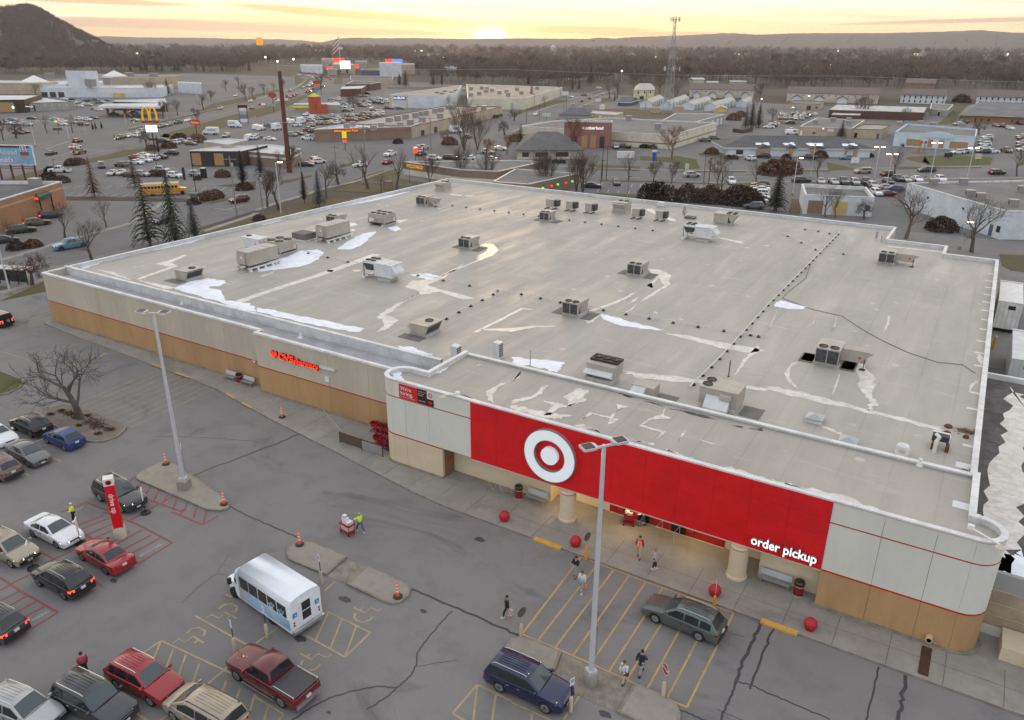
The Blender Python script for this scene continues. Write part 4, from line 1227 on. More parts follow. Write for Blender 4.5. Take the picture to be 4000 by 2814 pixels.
t=tg('two_fan_unit','long tan unit with two fans and pale hood behind entrance roof','roof unit',(-15.6,59.4,ZR))
b=MB();b.box(-1.3,-1.3,0,1.6,1.1,.3);part('curb',b,M13,t)
b=MB();b.box(-1.5,-1.1,.3,1.7,1.3,1.75);part('cabinet',b,M7,t)
b=MB();b.box(-1.55,-1.15,1.75,1.75,1.35,1.8);part('lid',b,M9,t)
fan(t,-1.05,.65,1.8,.42);fan(t,-1.05,-.4,1.8,.42)
b=MB();b.N([[(-.9,-1.1,1.2),(1.1,-1.1,1.2),(1.1,-1.1,.3),(-.9,-1.1,.3)],[(-.8,-2.2,.5),(1.2,-2.2,.5),(1.2,-2.2,.25),(-.8,-2.2,.25)]]);part('intake_hood',b,M12,t)
b=MB();b.box(.3,-1.5,1.15,1.25,-1.1,1.5);part('side_vent',b,M9,t)
b=MB();b.box(1.9,-1.2,.005,3.6,.9,.03);part('walk_pad',b,M17,t)
t=tg('low_hood_unit','low tan hood unit between the two large front units','roof unit',cen((-22.64,57.60),(-21.14,57.73),.4)+(ZR,))
b=MB();b.box(-.9,-.6,0,1.1,.9,.9);part('cabinet',b,M7,t)
b=MB();b.N([[(-.8,-.6,.85),(.4,-.6,.85),(.4,-.6,.2),(-.8,-.6,.2)],[(-.9,-1.2,.4),(.3,-1.2,.4),(.3,-1.2,.1),(-.9,-1.2,.1)]]);part('intake_hood',b,M12,t)
b=MB();b.box(1.2,-.8,.005,3.0,.8,.03);part('walk_pad',b,M17,t)
t=tg('four_fan_unit','wide tan unit with four top fans and triangular vents near rear wall','roof unit',cen((-37.9,128.5),(-35.6,129.0),1.0)+(ZR,))
b=MB();b.box(-1.4,-1.0,0,1.2,1.0,.3);part('curb',b,M13,t)
b=MB();b.N([[(-1.7,y,.3),(1.2,y,.3),(2.2,y,1.75),(-1.7,y,1.75)]for y in(-1.2,1.2)]);part('cabinet',b,M7,t)
b=MB();b.box(-1.75,-1.25,1.75,2.25,1.25,1.85);part('lid',b,M9,t)
for x in(.6,1.6):
 for y in(-.55,.55):
  fan(t,x,y,1.85,.38)
for x in(.75,):
 b=MB();b.face([(x,-1.215,.4),(x+.55,-1.215,.4),(x+.05,-1.215,1.45)]);part('side_vent',b,M25,t)
def roof_bit(name,label,cat,p,z=ZR):
 return tg(name,label,cat,(p[0],p[1],z))
t=roof_bit('satellite_dish','grey satellite dish on ballast frame near the rear parapet','dish',(-44.2,130.3))
b=MB()
N=18
for a in range(N):
 a0,a1=2*pi*a/N,2*pi*(a+1)/N
 for r0,r1 in((0,.45),(.45,.9)):
  P=lambda r,q:(-.3-.25*(r/.9)**2*-1+0,r*cos(q),1.2+r*sin(q))
  q=[P(r0,a0),P(r1,a0),P(r1,a1),P(r0,a1)]
  b.face(q[1:]if r0==0 else q)
part('dish',b,M9,t,smooth=60)
b=MB();b.tube([(-.3,0,1.2),(.1,0,.7),(.1,0,0)],.04,6);b.tube([(.1,0,.4),(.55,0,1.3)],.02,5);part('mast',b,M1,t)
b=MB();b.cbox(1.1,.3,.2,1.7,1.2,.35);part('ballast',b,M17,t)
for p,lb in(((-8.1,60.5),'grey domed skylight, left of the pair by the roof ledge'),((-5.12,57.72),'grey domed skylight half hidden by the roof ledge')):
 t=roof_bit('skylight',lb,'skylight',p)
 b=MB();b.box(-.6,-.6,0,.6,.6,.3);part('curb',b,M4,t)
 b=MB();b.N([[(-.68,-.68,.3),(.68,-.68,.3),(.68,.68,.3),(-.68,.68,.3)],[(-.68,-.68,.38),(.68,-.68,.38),(.68,.68,.38),(-.68,.68,.38)],[(-.1,-.1,.62),(.1,-.1,.62),(.1,.1,.62),(-.1,.1,.62)]]);part('dome',b,mat('skylight grey',(0.36,0.38,0.4),.3),t)
for nm,lb,p,r,h in(('vent_pipe','tall capped grey vent pipe near rear right notch',(-13.3,131.8),.16,1.1),('vent_pipe','thin grey vent pipe beside a taller capped one',(-12.3,129.6),.1,1.0),('vent_pipe','rusty thin vent pipe in the middle of white frost',(-16.7,65.6),.05,1.6),('vent_pipe','thin lamp pole standing in bright meltwater by front ledge',(-33.20,57.89),.04,1.6),('vent_pipe','dark thin post at the rear white parapet',(-50.1,139.9),.05,1.0)):
 t=roof_bit(nm,lb,'pipe',p)
 b=MB();b.lathe([(r*2.2,0),(r,.12),(r,h)],10,0);part('pipe',b,M22 if 'rusty' in lb else(M1 if 'dark' in lb else M3),t)
 if r>.03:
  b=MB();b.lathe([(r*1.5,h),(r*1.5,h+.08),(r*.6,h+.16)],10,0);part('cap',b,M3,t)
for lb,p in(('white gooseneck vent at the roof middle by pipeline',(-28.5,76.8)),):
 t=roof_bit('gooseneck_vent',lb,'vent',p);b=MB();b.tube([(0,0,0),(0,0,.6),(.1,0,.85),(.3,0,.85),(.35,0,.65)],.12,8);part('pipe',b,M0,t)
t=roof_bit('gooseneck_vent','white swan neck pipe before a rusty dark framed box','vent',(0.68,59.81))
b=MB();b.tube([(-.1,0,0),(-.1,0,.9),(.05,.1,1.25),(-.2,.4,1.3)],.14,10);part('pipe',b,M0,t)
t=roof_bit('kitchen_fan','dark grille box with white rim and rusty legs near right edge','roof fan',(0.8,60.6))
b=MB();b.box(-.55,.2,.5,.6,.9,.95);part('box',b,M21,t)
b=MB();b.box(-.62,.75,.9,.66,.95,1.0);b.box(.6,.15,.45,.66,.95,1.0);part('rim',b,M0,t)
for x in(-.5,.45):
 b=MB();b.box(x,-.4,0,x+.25,.3,.5);part('leg',b,M22,t)
t=roof_bit('mushroom_vent','cream mushroom vent poking above the roof ledge','vent',(-1.44,58.09))
b=MB();b.lathe([(.5,0),(.5,.2),(.25,.25),(.25,.55),(.5,.6),(.42,.8),(.01,.9)],16,0);part('cap',b,M4,t,smooth=40)
t=roof_bit('vent_pipe','small white cone vent on the entrance roof ledge','pipe',(-0.12,53.92),7.75)
b=MB();b.lathe([(.25,0),(.1,.35),(.12,.5)],10,0);part('pipe',b,M0,t)
t=roof_bit('box_vent','flat white box vent inside the rear parapet','vent',(-51.3,137.5))
b=MB();b.box(-.7,-.5,0,.7,.5,.3);part('curb',b,M13,t)
b=MB();b.box(-.55,-.4,.3,.55,.4,.9);part('box',b,M4,t)
for p,lb in(((-39.96,54.85),'small dark louvred unit behind the step parapet'),((-37.07,57.74),'slim slotted white unit beside the entrance roof ledge')):
 t=roof_bit('louvred_unit',lb,'roof unit',(p[0],p[1]+.6));b=MB();b.box(-.35,-.4,0,.35,.4,1.6);part('cabinet',b,M12,t)
 b=MB()
 for k in range(6):
  b.box(.35,-.35,.2+k*.22,.37,.35,.33+k*.22)
 part('louvre',b,M25,t)
t=roof_bit('duct_box','low grey box beside long tan air handler','roof unit',cen((-89.6,82.4),(-86.6,82.6),.8))
b=MB();b.box(-1.5,-1.2,.2,1.2,1.2,1.1);part('box',b,M17,t)
b=MB();b.box(-1.55,-1.25,0,1.25,1.25,.2);part('curb',b,M4,t)
t=roof_bit('white_hood_unit','white tilted hood unit behind the left air handler','roof unit',cen((-91.7,74.4),(-87.8,74.6),1.0))
b=MB();b.N([[(-1.5,y,.3),(1.5,y,.3),(1.5,y,1.7),(-2.2,y,1.7)]for y in(-1.0,1.0)]);part('cabinet',b,M12,t)
fan(t,-1.6,0,1.7,.4)
b=MB();b.lathe([(.13,0),(.13,.015)],12,0,.8,-1.015,1.0,axis='y');part('red_marker',b,M55,t)
b=MB();b.box(-1.4,-.9,0,1.4,.9,.3);part('curb',b,M13,t)
def pipe_run(label,pts,n,r=.05,z=.28,blk=M1):
 t=tg('gas_pipeline',label,'pipe',(pts[0][0],pts[0][1],ZR))
 o=Vector((pts[0][0],pts[0][1],0))
 L=[Vector((p[0],p[1],z))-o for p in pts]
 b=MB();b.tube([tuple(p)for p in L],r,6);part('pipe',b,M11,t)
 tot=sum((L[k+1]-L[k]).length for k in range(len(L)-1))
 sm=None
 for k in range(n):
  d=tot*(k+.5)/n
  q=0
  while q<len(L)-2 and d>(L[q+1]-L[q]).length:
   d-=(L[q+1]-L[q]).length
   q+=1
  p=L[q]+(L[q+1]-L[q]).normalized()*d
  if sm is None:
   b=MB();b.box(-.16,-.16,0,.16,.16,.1);b.box(-.05,-.05,.1,.05,.05,z-.02);sm=b.mesh('support',blk)
  s=link('support',sm,t)
  s.location=(p.x,p.y,0)
 return t
pipe_run('long pale pipe crossing the roof on little dark blocks', DM('-188 609 -187 699 -188 777 -190 884 -189 1116 -189 1328'),30,.07)
pipe_run('thin pipe with black feet crossing behind the red dot unit', DM('-468 769 -405 765 -346 766 -255 768 -162 776 -185 772'),12,.04)
pipe_run('thin pipe with black feet across the rear third of roof', DM('-859 1170 -720 1175 -673 1176 -556 1176 -435 1179'),14,.04)
pipe_run('thin pipe with black feet right of the long pale pipe', DM('-268 1273 -193 1184 -137 1186'),4,.04)
pipe_run('thin pipe from the snow patch to the white air unit', DM('-834 774 -722 766 -601 765 -523 764 -466 765'),9,.04)
pipe_run('thin pipe with black feet near the rear right corner', DM('-252 1321 -222 1321 -192 1307 -189 1328'),4,.05)
pipe_run('short pipe on black feet behind low front hood', DM('-483 762 -480 686 -477 634'),5,.03)
b=MB();b.tube([(*p,ZR+.03)for p in((-18.8,110.6),(-17.8,102.8),(-18.3,95.5),(-18.3,92.4),(-14.3,89.9),(-11.0,89.2),(-7.9,85.2),(-5.9,83.1),(-3.4,81.0),(-0.7,79.7),(1.4,80.3),(2.5,78.6))],.035,5)
tag(b.B('hose',M17),'thin grey cable snaking over right side of the roof','cable')
for p,lb,r in(((1.2,65.0),'rusty drain dome left of leaf heap',.3),((1.2,63.7),'small rusty drain beside swan neck vent',.25),((2.5,63.7),'rusty drain dome in pale frozen puddle',.22)):
 t=roof_bit('roof_drain',lb,'drain',p);b=MB();b.lathe([(r,0),(r,.12),(r*.7,.2),(.01,.22)],12,0);part('strainer',b,M22,t)
rng=random.Random(5)
b=MB()
for k in range(300):
 c=(2.6,64.9)if k<260 else(3.24,58.06)
 p=Vector((c[0]+rng.gauss(0,.5),c[1]+rng.gauss(0,.25),ZR+.02+rng.random()*.1))
 d=Vector((rng.uniform(-1,1),rng.uniform(-1,1),rng.uniform(-.2,.4)))*.09
 e=d.cross(Vector((0,0,1)))*.6
 b.face([p-d,p+e,p+d,p-e])
b.B('fallen_leaves',mat('dead leaf',(0.16,0.08,0.03),.9,var=.2,scale=6),kind='stuff')
def patch(name,poly,m,z,jit,seed,sub=5,label=None):
 b=MB()
 q=rpy(poly,jit,random.Random(seed),sub)
 b.face([(p[0],p[1],z)for p in q])
 return b.B(name,m,kind='stuff')
Z1,Z2=ZR+.012,ZR+.02
SN=[ CM('-6851 5632 -6666 5678 -6369 5681 -5961 5717 -5577 5724 -5337 5773 -5336 5632 -5721 5571 -6228 5548 -6743 5536'), CM('-8270 5602 -8373 5906 -8310 6120 -8030 6180 -7880 6020 -7972 5874 -7720 5869 -7353 5632 -7051 5699 -6878 5639 -6728 5523 -7301 5540 -7842 5578'), DM('-800 669 -825 707 -824 736 -834 774 -819 799 -799 789 -777 758 -771 720 -786 691'), DM('-797 813 -822 871 -832 910 -824 934 -806 899 -783 854 -779 823'), DM('-827 961 -825 982 -800 968 -797 951'), DM('-907 861 -913 886 -885 858'), DM('-914 955 -900 964 -883 955 -883 935'), DM('-867 915 -868 934 -854 914'), CM('-10202 5549 -10330 5947 -10320 6630 -10270 7360 -10110 7540 -10080 7020 -10160 6350 -10138 5826 -10049 5549'), DM('-1038 875 -1031 944 -1032 1038 -1019 1167 -1005 1250 -997 1174 -1011 1034 -1015 955 -1009 873 -1019 859'), CM('-4772 5540 -4578 5608 -4319 5559 -4262 5519 -4393 5513 -4634 5501'), DM('-343 754 -334 755 -313 751 -287 745 -257 740 -285 732 -311 731 -327 737'), CM('-3595 5912 -3391 5990 -3100 6060 -3049 5896 -3047 5805 -3230 5814 -3522 5792'), DM('-184 888 -184 915 -171 911 -149 905 -154 893 -171 886'), DM('-623 763 -608 782 -587 780 -582 759 -600 759'),]
for k,q in enumerate(SN):
 patch('snow',q,M33,Z2,.22,k)
for k,q in enumerate(( CM('-4108 4712 -4058 4787 -4041 4828 -3988 4701 -3880 4657 -3967 4630'), CM('-3774 4893 -3774 5040 -3747 5087 -3724 4939'))):
 patch('snow',q,M33,7.77,.1,40+k)
ICE=[( CM('-7264 5997 -7260 6920 -7350 8220 -7210 8250 -7160 7230 -7161 5906'),.06),( CM('-7239 5458 -7264 5997 -7161 5906 -7093 5526'),.06),( DM('-593 717 -603 745 -587 762 -585 781 -595 853 -576 781 -575 740 -553 734 -494 726 -503 715 -546 725 -556 703 -571 715'),.15),( CM('-5470 6110 -5560 6380 -5610 6790 -5650 7130 -5570 6710 -5470 6390 -5430 6230 -5200 6160 -5127 5905 -5149 5750 -5236 5961 -5370 6090'),.14),( DM('-602 892 -605 920 -617 944 -631 944 -633 959 -620 963 -593 936 -585 907 -584 878 -584 867 -584 807 -582 777 -587 811 -589 872'),.1),( DM('-371 959 -353 964 -330 946 -326 922 -317 904 -319 875 -319 837 -322 820 -323 856 -323 900 -340 925 -337 897 -330 879 -341 901 -341 886 -344 928'),.1),( DM('-342 854 -340 835 -342 807 -347 780 -354 756 -359 758 -350 797 -345 826'),.08),( DM('-332 840 -328 821 -331 802 -332 824'),.06),( DM('-323 814 -318 788 -322 754 -321 789'),.04),( DM('-348 724 -351 745 -342 755 -338 730 -339 718'),.1),( DM('-431 628 -430 659 -429 704 -429 725 -413 728 -424 721 -425 697 -425 654 -426 631'),.06),( DM('-430 639 -403 662 -386 681 -360 695 -383 676 -396 652 -418 642'),.06),( CM('-9034 5603 -9180 6200 -9490 6210 -9480 6390 -9570 6730 -9500 6730 -9350 6360 -9120 6300 -9080 6070 -8981 5637'),.08),( CM('-9029 5606 -8674 5627 -8287 5646 -8319 5543 -8690 5559'),.08),( CM('-9911 5604 -9625 5657 -9031 5546 -9288 5562 -9662 5602'),.1),( DM('-534 1343 -518 1347 -502 1322 -476 1304 -447 1278 -449 1266 -481 1295 -508 1317'),.15),( DM('-350 1193 -335 1193 -303 1183 -303 1172 -333 1181'),.15),( DM('-281 1180 -267 1181 -261 1176 -265 1176'),.06),( DM('-927 1271 -892 1272 -890 1265 -914 1261'),.1),( DM('-886 1268 -865 1284 -874 1266'),.08),( DM('-851 1131 -850 1157 -846 1131'),.06),( DM('-836 1117 -832 1168 -833 1117'),.05),( DM('-855 1009 -839 1035 -832 1003'),.12),( DM('-981 954 -960 955 -961 949'),.05),( DM('-1015 944 -1015 966 -1007 947'),.1),( DM('-782 653 -786 686 -776 672 -775 654'),.08),( DM('-731 721 -722 729 -717 719 -724 718'),.05),( DM('-702 741 -696 748 -688 744 -692 737'),.05),( DM('-257 618 -229 625 -186 637 -130 649 -131 654 -103 658 -47 650 8 647 7 639 -38 644 -104 644 -128 644 -136 639 -201 621 -239 609'),.25),( DM('-261 734 -233 740 -208 738 -164 742 -154 739 -168 724 -198 723 -229 729'),.12),( DM('-167 752 -160 738 -164 711 -163 688 -163 660 -166 690 -167 726'),.1),( DM('-80 781 -70 787 -72 772 -60 740 -52 721 -48 683 -42 664 -47 648 -50 672 -61 695 -71 737'),.2),( DM('-126 721 -120 726 -124 710 -120 685 -106 661 -118 674 -126 693'),.06),( DM('-82 720 -79 698 -78 657 -81 688'),.04),( CM('-747 5997 -619 5942 -466 5906 -553 5895 -720 5945'),.12),( DM('-75 938 -70 927 -64 921 -61 892 -63 860 -64 895 -66 920'),.03),( DM('-180 1193 -184 1123 -180 1188'),.03),( DM('-115 889 -111 861 -110 831 -112 864'),.03),( DM('-136 876 -132 852 -135 831 -133 853'),.03),( DM('-177 875 -172 840 -167 796 -173 839'),.04),( DM('-113 1279 -35 1285 -38 1276 -109 1270'),.06),( DM('25 847 31 834 30 807 25 829'),.08),( DM('30 775 23 756 22 733 25 749 30 771'),.05),]
for k,(q,j)in enumerate(ICE):
 patch('ice_patch',q,M40,Z1,j,100+k,6)
sq=MB();sq.box(-.45,-.2,0,.45,.2,.012)
sqm=sq.mesh('roof_patch',mat('fresh patch',(0.66,0.67,0.67),.6))
for p in((2.8,125.4),(2.8,118.4),(2.6,114.3),(2.7,110.9),(2.7,107.3),(2.7,103.9),(2.7,100.2),(2.8,96.5),(2.8,92.8),(2.7,88.5),(2.7,84.7),(2.8,80.8),(2.8,73.6),(2.7,69.8),(2.8,62.3)):
 o=link('roof_patch',sqm,store);o.location=(p[0],p[1],ZR+.004)
for p,s in(((2.75,58.68),1.3),((2.73,49.79),1.2)):
 o=link('roof_patch',sqm,store);o.location=(p[0],p[1],(ZR if s>1.25 else 7.75)+.004);o.scale=(s*1.1,s*1.8,1)
for k,(q,j)in enumerate((( CM('-3162 5351 -3121 5246 -3127 5144 -3108 5114 -3101 5230'),.08),( CM('-2844 5145 -2818 5214 -2781 5053 -2787 4935 -2880 4741 -2913 4794 -2816 4967'),.1),( CM('-2731 4945 -2652 4932 -2542 4953 -2470 4949 -2543 5050 -2606 5073 -2565 5293 -2474 5297 -2445 5136 -2388 5122 -2459 5005 -2531 4840 -2521 4731 -2572 4699 -2582 4879'),.14),( CM('-2870 4723 -2694 4738 -2554 4756 -2382 4818 -2462 4677 -2631 4662 -2838 4671'),.2),( CM('-2180 5180 -2069 5189 -2115 5100 -2095 4930 -2036 4944 -2079 4796 -2105 4912 -2259 4918 -2288 4764 -2287 4935 -2121 4947 -2123 5096'),.08),( CM('-1817 5334 -1782 5193 -1710 5171 -1826 5075 -1862 4943 -1659 4943 -1683 4784 -1687 4904 -1869 4917 -1855 5080 -1800 5193'),.06),( CM('-1552 5052 -1535 4958 -1534 4837 -1553 4936'),.05),( CM('-1454 4968 -1164 4932 -1350 4932'),.06),( CM('-2270 4710 -2072 4684 -2100 4667 -2281 4659'),.25),( CM('-1848 4681 -1651 4724 -1686 4683'),.15),( CM('-1579 4692 -1464 4669 -1345 4651 -1466 4631'),.2),( CM('-1220 4657 -1037 4684 -853 4662 -1024 4640'),.2),( CM('-849 4665 -635 4667 -438 4711 -166 4655 -290 4621 -559 4635'),.22),( CM('-3920 4632 -3662 4605 -3325 4610 -3415 4579 -3836 4603'),.15),( CM('-3375 4680 -3137 4653 -3214 4654'),.12),( CM('-3186 4825 -3177 5016 -3125 5131 -3140 4959 -3104 4799 -2998 4667 -3088 4708'),.08))):
 patch('ice_patch',q,M40,7.765,j,300+k,6)
for k,q in enumerate(( CM('-2252 5384 -2141 5378 -2093 5357 -2191 5359'), CM('-2015 5356 -1840 5344 -1896 5345'), CM('-1788 5329 -1625 5360 -1398 5343 -1520 5312 -1706 5333'), CM('-1276 5309 -1194 5318 -1240 5300'), CM('-1163 5326 -1068 5375 -1064 5325'))):
 patch('moss_stain',q,mat('wet grime',(0.07,0.065,0.05),.6,var=.2,scale=3),7.766,.12,400+k,5)
for k,q in enumerate(([(4.2,49.5),(5.8,49.0),(6.6,56),(7.0,66),(7.4,78),(5.8,82),(5.2,70),(4.6,58)],[(4.2,48.8),(9.5,48.8),(8.5,51.5),(6,52)])):
 patch('snow',q,M33 if k else M40,4.33,.5,500+k,10)
M56=mat('skin',(0.42,0.25,0.17),0.6)
def cloth(name,c,**k):
 return mat('cloth '+name,c,.85,var=.1,scale=9,**k)
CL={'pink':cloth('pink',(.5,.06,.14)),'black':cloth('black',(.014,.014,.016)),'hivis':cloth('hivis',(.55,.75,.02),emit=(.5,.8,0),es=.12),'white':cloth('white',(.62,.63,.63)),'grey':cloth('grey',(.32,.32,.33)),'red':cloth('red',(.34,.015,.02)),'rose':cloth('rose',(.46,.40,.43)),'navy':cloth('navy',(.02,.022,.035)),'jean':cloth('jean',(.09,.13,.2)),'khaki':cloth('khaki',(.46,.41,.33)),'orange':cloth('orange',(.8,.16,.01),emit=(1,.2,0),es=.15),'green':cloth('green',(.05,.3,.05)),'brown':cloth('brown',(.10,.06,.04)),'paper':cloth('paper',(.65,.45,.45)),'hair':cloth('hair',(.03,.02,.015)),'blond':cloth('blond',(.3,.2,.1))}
def skin(name,verts,edges,radii,m,parent,sub=1,root=0):
 me=bpy.data.meshes.new('skeleton')
 me.from_pydata(verts,edges,[])
 o=bpy.data.objects.new('skeleton',me)
 COL.objects.link(o)
 md=o.modifiers.new('skin','SKIN')
 md.use_smooth_shade=True
 for i,r in enumerate(radii):
  me.skin_vertices[0].data[i].radius=r if isinstance(r,tuple)else(r,r)
  me.skin_vertices[0].data[i].use_root=i==root
 sb=o.modifiers.new('sub','SUBSURF')
 sb.levels=sb.render_levels=sub
 dg=bpy.context.evaluated_depsgraph_get()
 out=bpy.data.meshes.new_from_object(o.evaluated_get(dg))
 COL.objects.unlink(o)
 bpy.data.objects.remove(o)
 out.materials.clear()
 out.materials.append(m)
 out.polygons.foreach_set('use_smooth',[True]*len(out.polygons))
 return link(name,out,parent)
def person(label,pos,ang,top,legs,hairm,stride=.28,arms=((.1,-.1),(-.1,.1)),long=False,shoes='black',hat=None,vest=None,hood=False,z=0.0,h=1.72):
 t=tg('person',label,'person',(pos[0],pos[1],z),R(ang))
 t.scale=(h/1.72,)*3
 hip,kn=.90,.48
 V,E,Rr=[],[],[]
 def add(p,r,par=None):
  V.append(p);Rr.append(r)
  if par is not None:
   E.append((par,len(V)-1))
  return len(V)-1
 pel=add((0,0,.95),(.13,.15))
 ch=add((.0,0,1.28),(.13,.17),pel)
 nk=add((.01,0,1.46),.06,ch)
 hd0=add((.03,0,1.56),.085,nk)
 hd1=add((.03,0,1.67),.085,hd0)
 J={'pel':V[pel],'ch':V[ch]}
 for s,st in((1,stride),(-1,-stride)):
  hp=add((0,s*.09,hip),.085,pel)
  lift=.05 if st<0 else 0
  k=add((st*.55+.05,s*.09,kn),.06,hp)
  a=add((st*.95,s*.09,.09+lift),.042,k)
  f=add((st*.95+.14,s*.1,.04+lift*.2),.04,a)
  J[s,'hip'],J[s,'kn'],J[s,'an'],J[s,'ft']=V[hp],V[k],V[a],V[f]
  ar=arms[0]if s>0 else arms[1]
  sh=add((0,s*.19,1.40),.06,ch)
  el=add((ar[0],s*.25,1.12),.045,sh)
  up=ar[2]if len(ar)>2 else 0
  hn=add((ar[1],s*(.24-.1*min(1,up*4)),.88+up),.034,el)
  J[s,'sh'],J[s,'el'],J[s,'hn']=V[sh],V[el],V[hn]
  d=(Vector(V[hn])-Vector(V[el])).normalized()
  pm=add(tuple(Vector(V[hn])+d*.07),.03,hn)
  q=Vector((0,0,1)).cross(d)
  q=Vector((1,0,0))if q.length<.3 else q.normalized()
  for j,(off,ln)in enumerate(((-.03,.07),(-.01,.085),(.012,.08),(.034,.06))):
   b0=add(tuple(Vector(V[pm])+q*off+d*.035),.0095,pm)
   add(tuple(Vector(V[b0])+d*ln*.7+Vector((.02,-s*.012,0))),.0085,b0)
  b0=add(tuple(Vector(V[hn])+q*-.045+d*.05),.011,hn)
  add(tuple(Vector(V[b0])+d*.04+Vector((.015,0,0))),.009,b0)
 body=skin('body',V,E,Rr,M56,t,1,pel)
 b=MB()
 b.N([[(.03+.085+dx,y,z0)for y,z0,dx in((-.012,1.60,0),(.012,1.60,0),(.016,1.565,.022),(-.016,1.565,.022))],[(.03+.07,y,z0)for y,z0 in((-.01,1.62),(.01,1.62),(.02,1.56),(-.02,1.56))]])
 for s in(1,-1):
  b.cbox(.03,s*.09,1.605,.04,.015,.06)
 b.B('face',M56,t)
 b=MB()
 for s in(1,-1):
  b.cbox(.108,s*.034,1.622,.012,.022,.012)
 b.cbox(.112,0,1.535,.01,.045,.008)
 b.B('features',CL['hair'],t)
 v=[(0,0,.98)];e=[];r=[(.14,.165)]
 for s in(1,-1):
  i=len(v)
  v+=[J[s,'hip'],J[s,'kn'],tuple(Vector(J[s,'an'])+Vector((0,0,.04)))]
  e+=[(0,i),(i,i+1),(i+1,i+2)]
  r+=[.1,.078,.062]
 skin('trousers',v,e,r,CL[legs],t,1,0)
 lo=.62 if long else.9
 v=[(0,0,lo),(0,0,1.08),J['ch'],(.0,0,1.43)]
 e=[(0,1),(1,2),(2,3)]
 r=[(.2,.22)if long else(.155,.185),(.15,.18),(.155,.2),(.085,.1)]
 for s in(1,-1):
  i=len(v)
  hn=Vector(J[s,'el']).lerp(Vector(J[s,'hn']),.93)
  v+=[J[s,'sh'],J[s,'el'],tuple(hn)]
  e+=[(2,i),(i,i+1),(i+1,i+2)]
  r+=[.082,.066,.05]
 skin('jacket',v,e,r,CL[top],t,1,2)
 if vest:
  skin('vest',[(0,0,.88),(0,0,1.1),(0,0,1.28),(.0,0,1.4)],[(0,1),(1,2),(2,3)],[(.165,.195),(.165,.195),(.17,.21),(.12,.17)],CL[vest],t,1,1)
  b=MB()
  for y in(-.1,.1):
   b.box(.165,y-.02,.92,.19,y+.02,1.36);b.box(-.19,y-.02,.92,-.165,y+.02,1.36)
  b.B('reflective_band',CL['white'],t)
 for s in(1,-1):
  a,f=Vector(J[s,'an']),Vector(J[s,'ft'])
  b=MB()
  z0=f.z-.04
  b.N([[(x,a.y+y*w,z0+zz)for y,zz in((-.045,.0),(.045,0),(.045,hh*.6),(.03,hh),(-.03,hh),(-.045,hh*.6))]for x,w,hh in((a.x-.07,.8,.1),(a.x,1,.11),(a.x+.1,1.1,.08),(a.x+.2,.7,.05))])
  b.B('shoe',CL[shoes],t,smooth=50)
 b=MB()
 b.sphere((.015,0,1.645),.105,14,8,0,.95)
 b.v=[(x-(.035 if z<1.64 and x>.03 else 0),y,max(z,1.60 if x>.02 else(1.40 if hood or hairm in('blond',)else 1.5)))for x,y,z in b.v]
 b.B('hat' if hat else('hood' if hood else 'hair'),CL[hat or(top if hood else hairm)],t,smooth=60)
 return t
person('woman in pink jacket walking left with a green bag',(-39.17,16.73),160,'pink','black','hair',.3,((.05,-.1),(.1,.12)),hat='black')
w2=person('worker in yellow high visibility jacket pushing a loaded cart',(-35.21,36.00),172,'hivis','jean','blond',.36,((.3,.45,.22),(.3,.45,.22)),shoes='white',hat='grey')
person('worker in yellow high visibility vest behind white sedan',(-54.80,25.43),250,'hivis','black','blond',.1,((.2,.3,.2),(.1,.2,.1)),hat='white')
person('woman in black coat carrying a white bag across the lane',(-20.88,33.90),215,'black','black','hair',.26,((.05,.0),(.1,.1)),shoes='white')
person('person in black hooded jacket and grey trousers by the kerb',(-18.98,39.89),265,'black','grey','hair',.14,((.12,.22,.25),(.1,.2,.22)),hood=True,shoes='brown')
person('person in white top with an orange bag on hatched lane',(-17.90,38.69),275,'white','grey','brown',.2,((.1,.1),(.05,-.05)),shoes='white')
person('worker in orange vest over red top and khaki trousers',(-16.04,44.11),285,'red','khaki','hair',.22,((.05,.05),(-.05,.0)),hat='navy',vest='orange',z=.14,h=1.8)
person('person in long pale pink coat looking at phone on pavement',(-14.60,43.39),20,'rose','black','blond',.12,((.15,.32,.32),(.05,.1)),long=True,shoes='white',z=.14)
person('person in white jacket with brown shoulder bag, back turned',(-12.21,32.66),75,'white','khaki','brown',.16,((.05,-.1),(-.05,.05)))
person('person in long dark coat striding toward the entrance',(-11.63,33.88),80,'navy','grey','hair',.3,((-.12,-.25,.1),(.15,.28,.12)),long=True,h=1.8)
person('person in blue jeans pushing red cart out of the doors',(-17.3,47.9),200,'white','jean','brown',.2,((.3,.45,.2),(.3,.45,.2)),z=.14)
person('person in dark clothes at the doors of pale blue trimmed shop',(-20.6,338.9),90,'black','black','hair',.15)
person('person in grey clothes at the doors of pale blue trimmed shop',(-19.9,339.4),90,'grey','black','blond',.15)
person('person in dark coat walking near the fuel pumps',(-357.0,238.6),60,'black','navy','hair',.2)
person('person in red top on the pavement by the traffic mast',(-349.4,194.4),100,'red','black','hair',.15)
def bag(label,p,z,c,w=.3,hgt=.34):
 t=tg('bag',label,'bag',(p[0],p[1],z))
 b=MB()
 b.N([[(x*w/2,y*.08,zz)for x,y in((-1,-1),(1,-1),(1,1),(-1,1))]for zz in(0.0,hgt)])
 b.B('sack',CL[c],t)
 b=MB();b.tube([(-w*.3,0,hgt),(-w*.15,0,hgt+.14),(w*.15,0,hgt+.14),(w*.3,0,hgt)],.008,5)
 b.B('handle',CL[c],t)
 return t
p=(-39.41,16.65);bag('green shopping bag held by woman in pink jacket',p,.45,'green',.36,.4)
p=(-20.67,33.99);bag('white and pink carrier bag held by woman in black',p,.3,'paper')
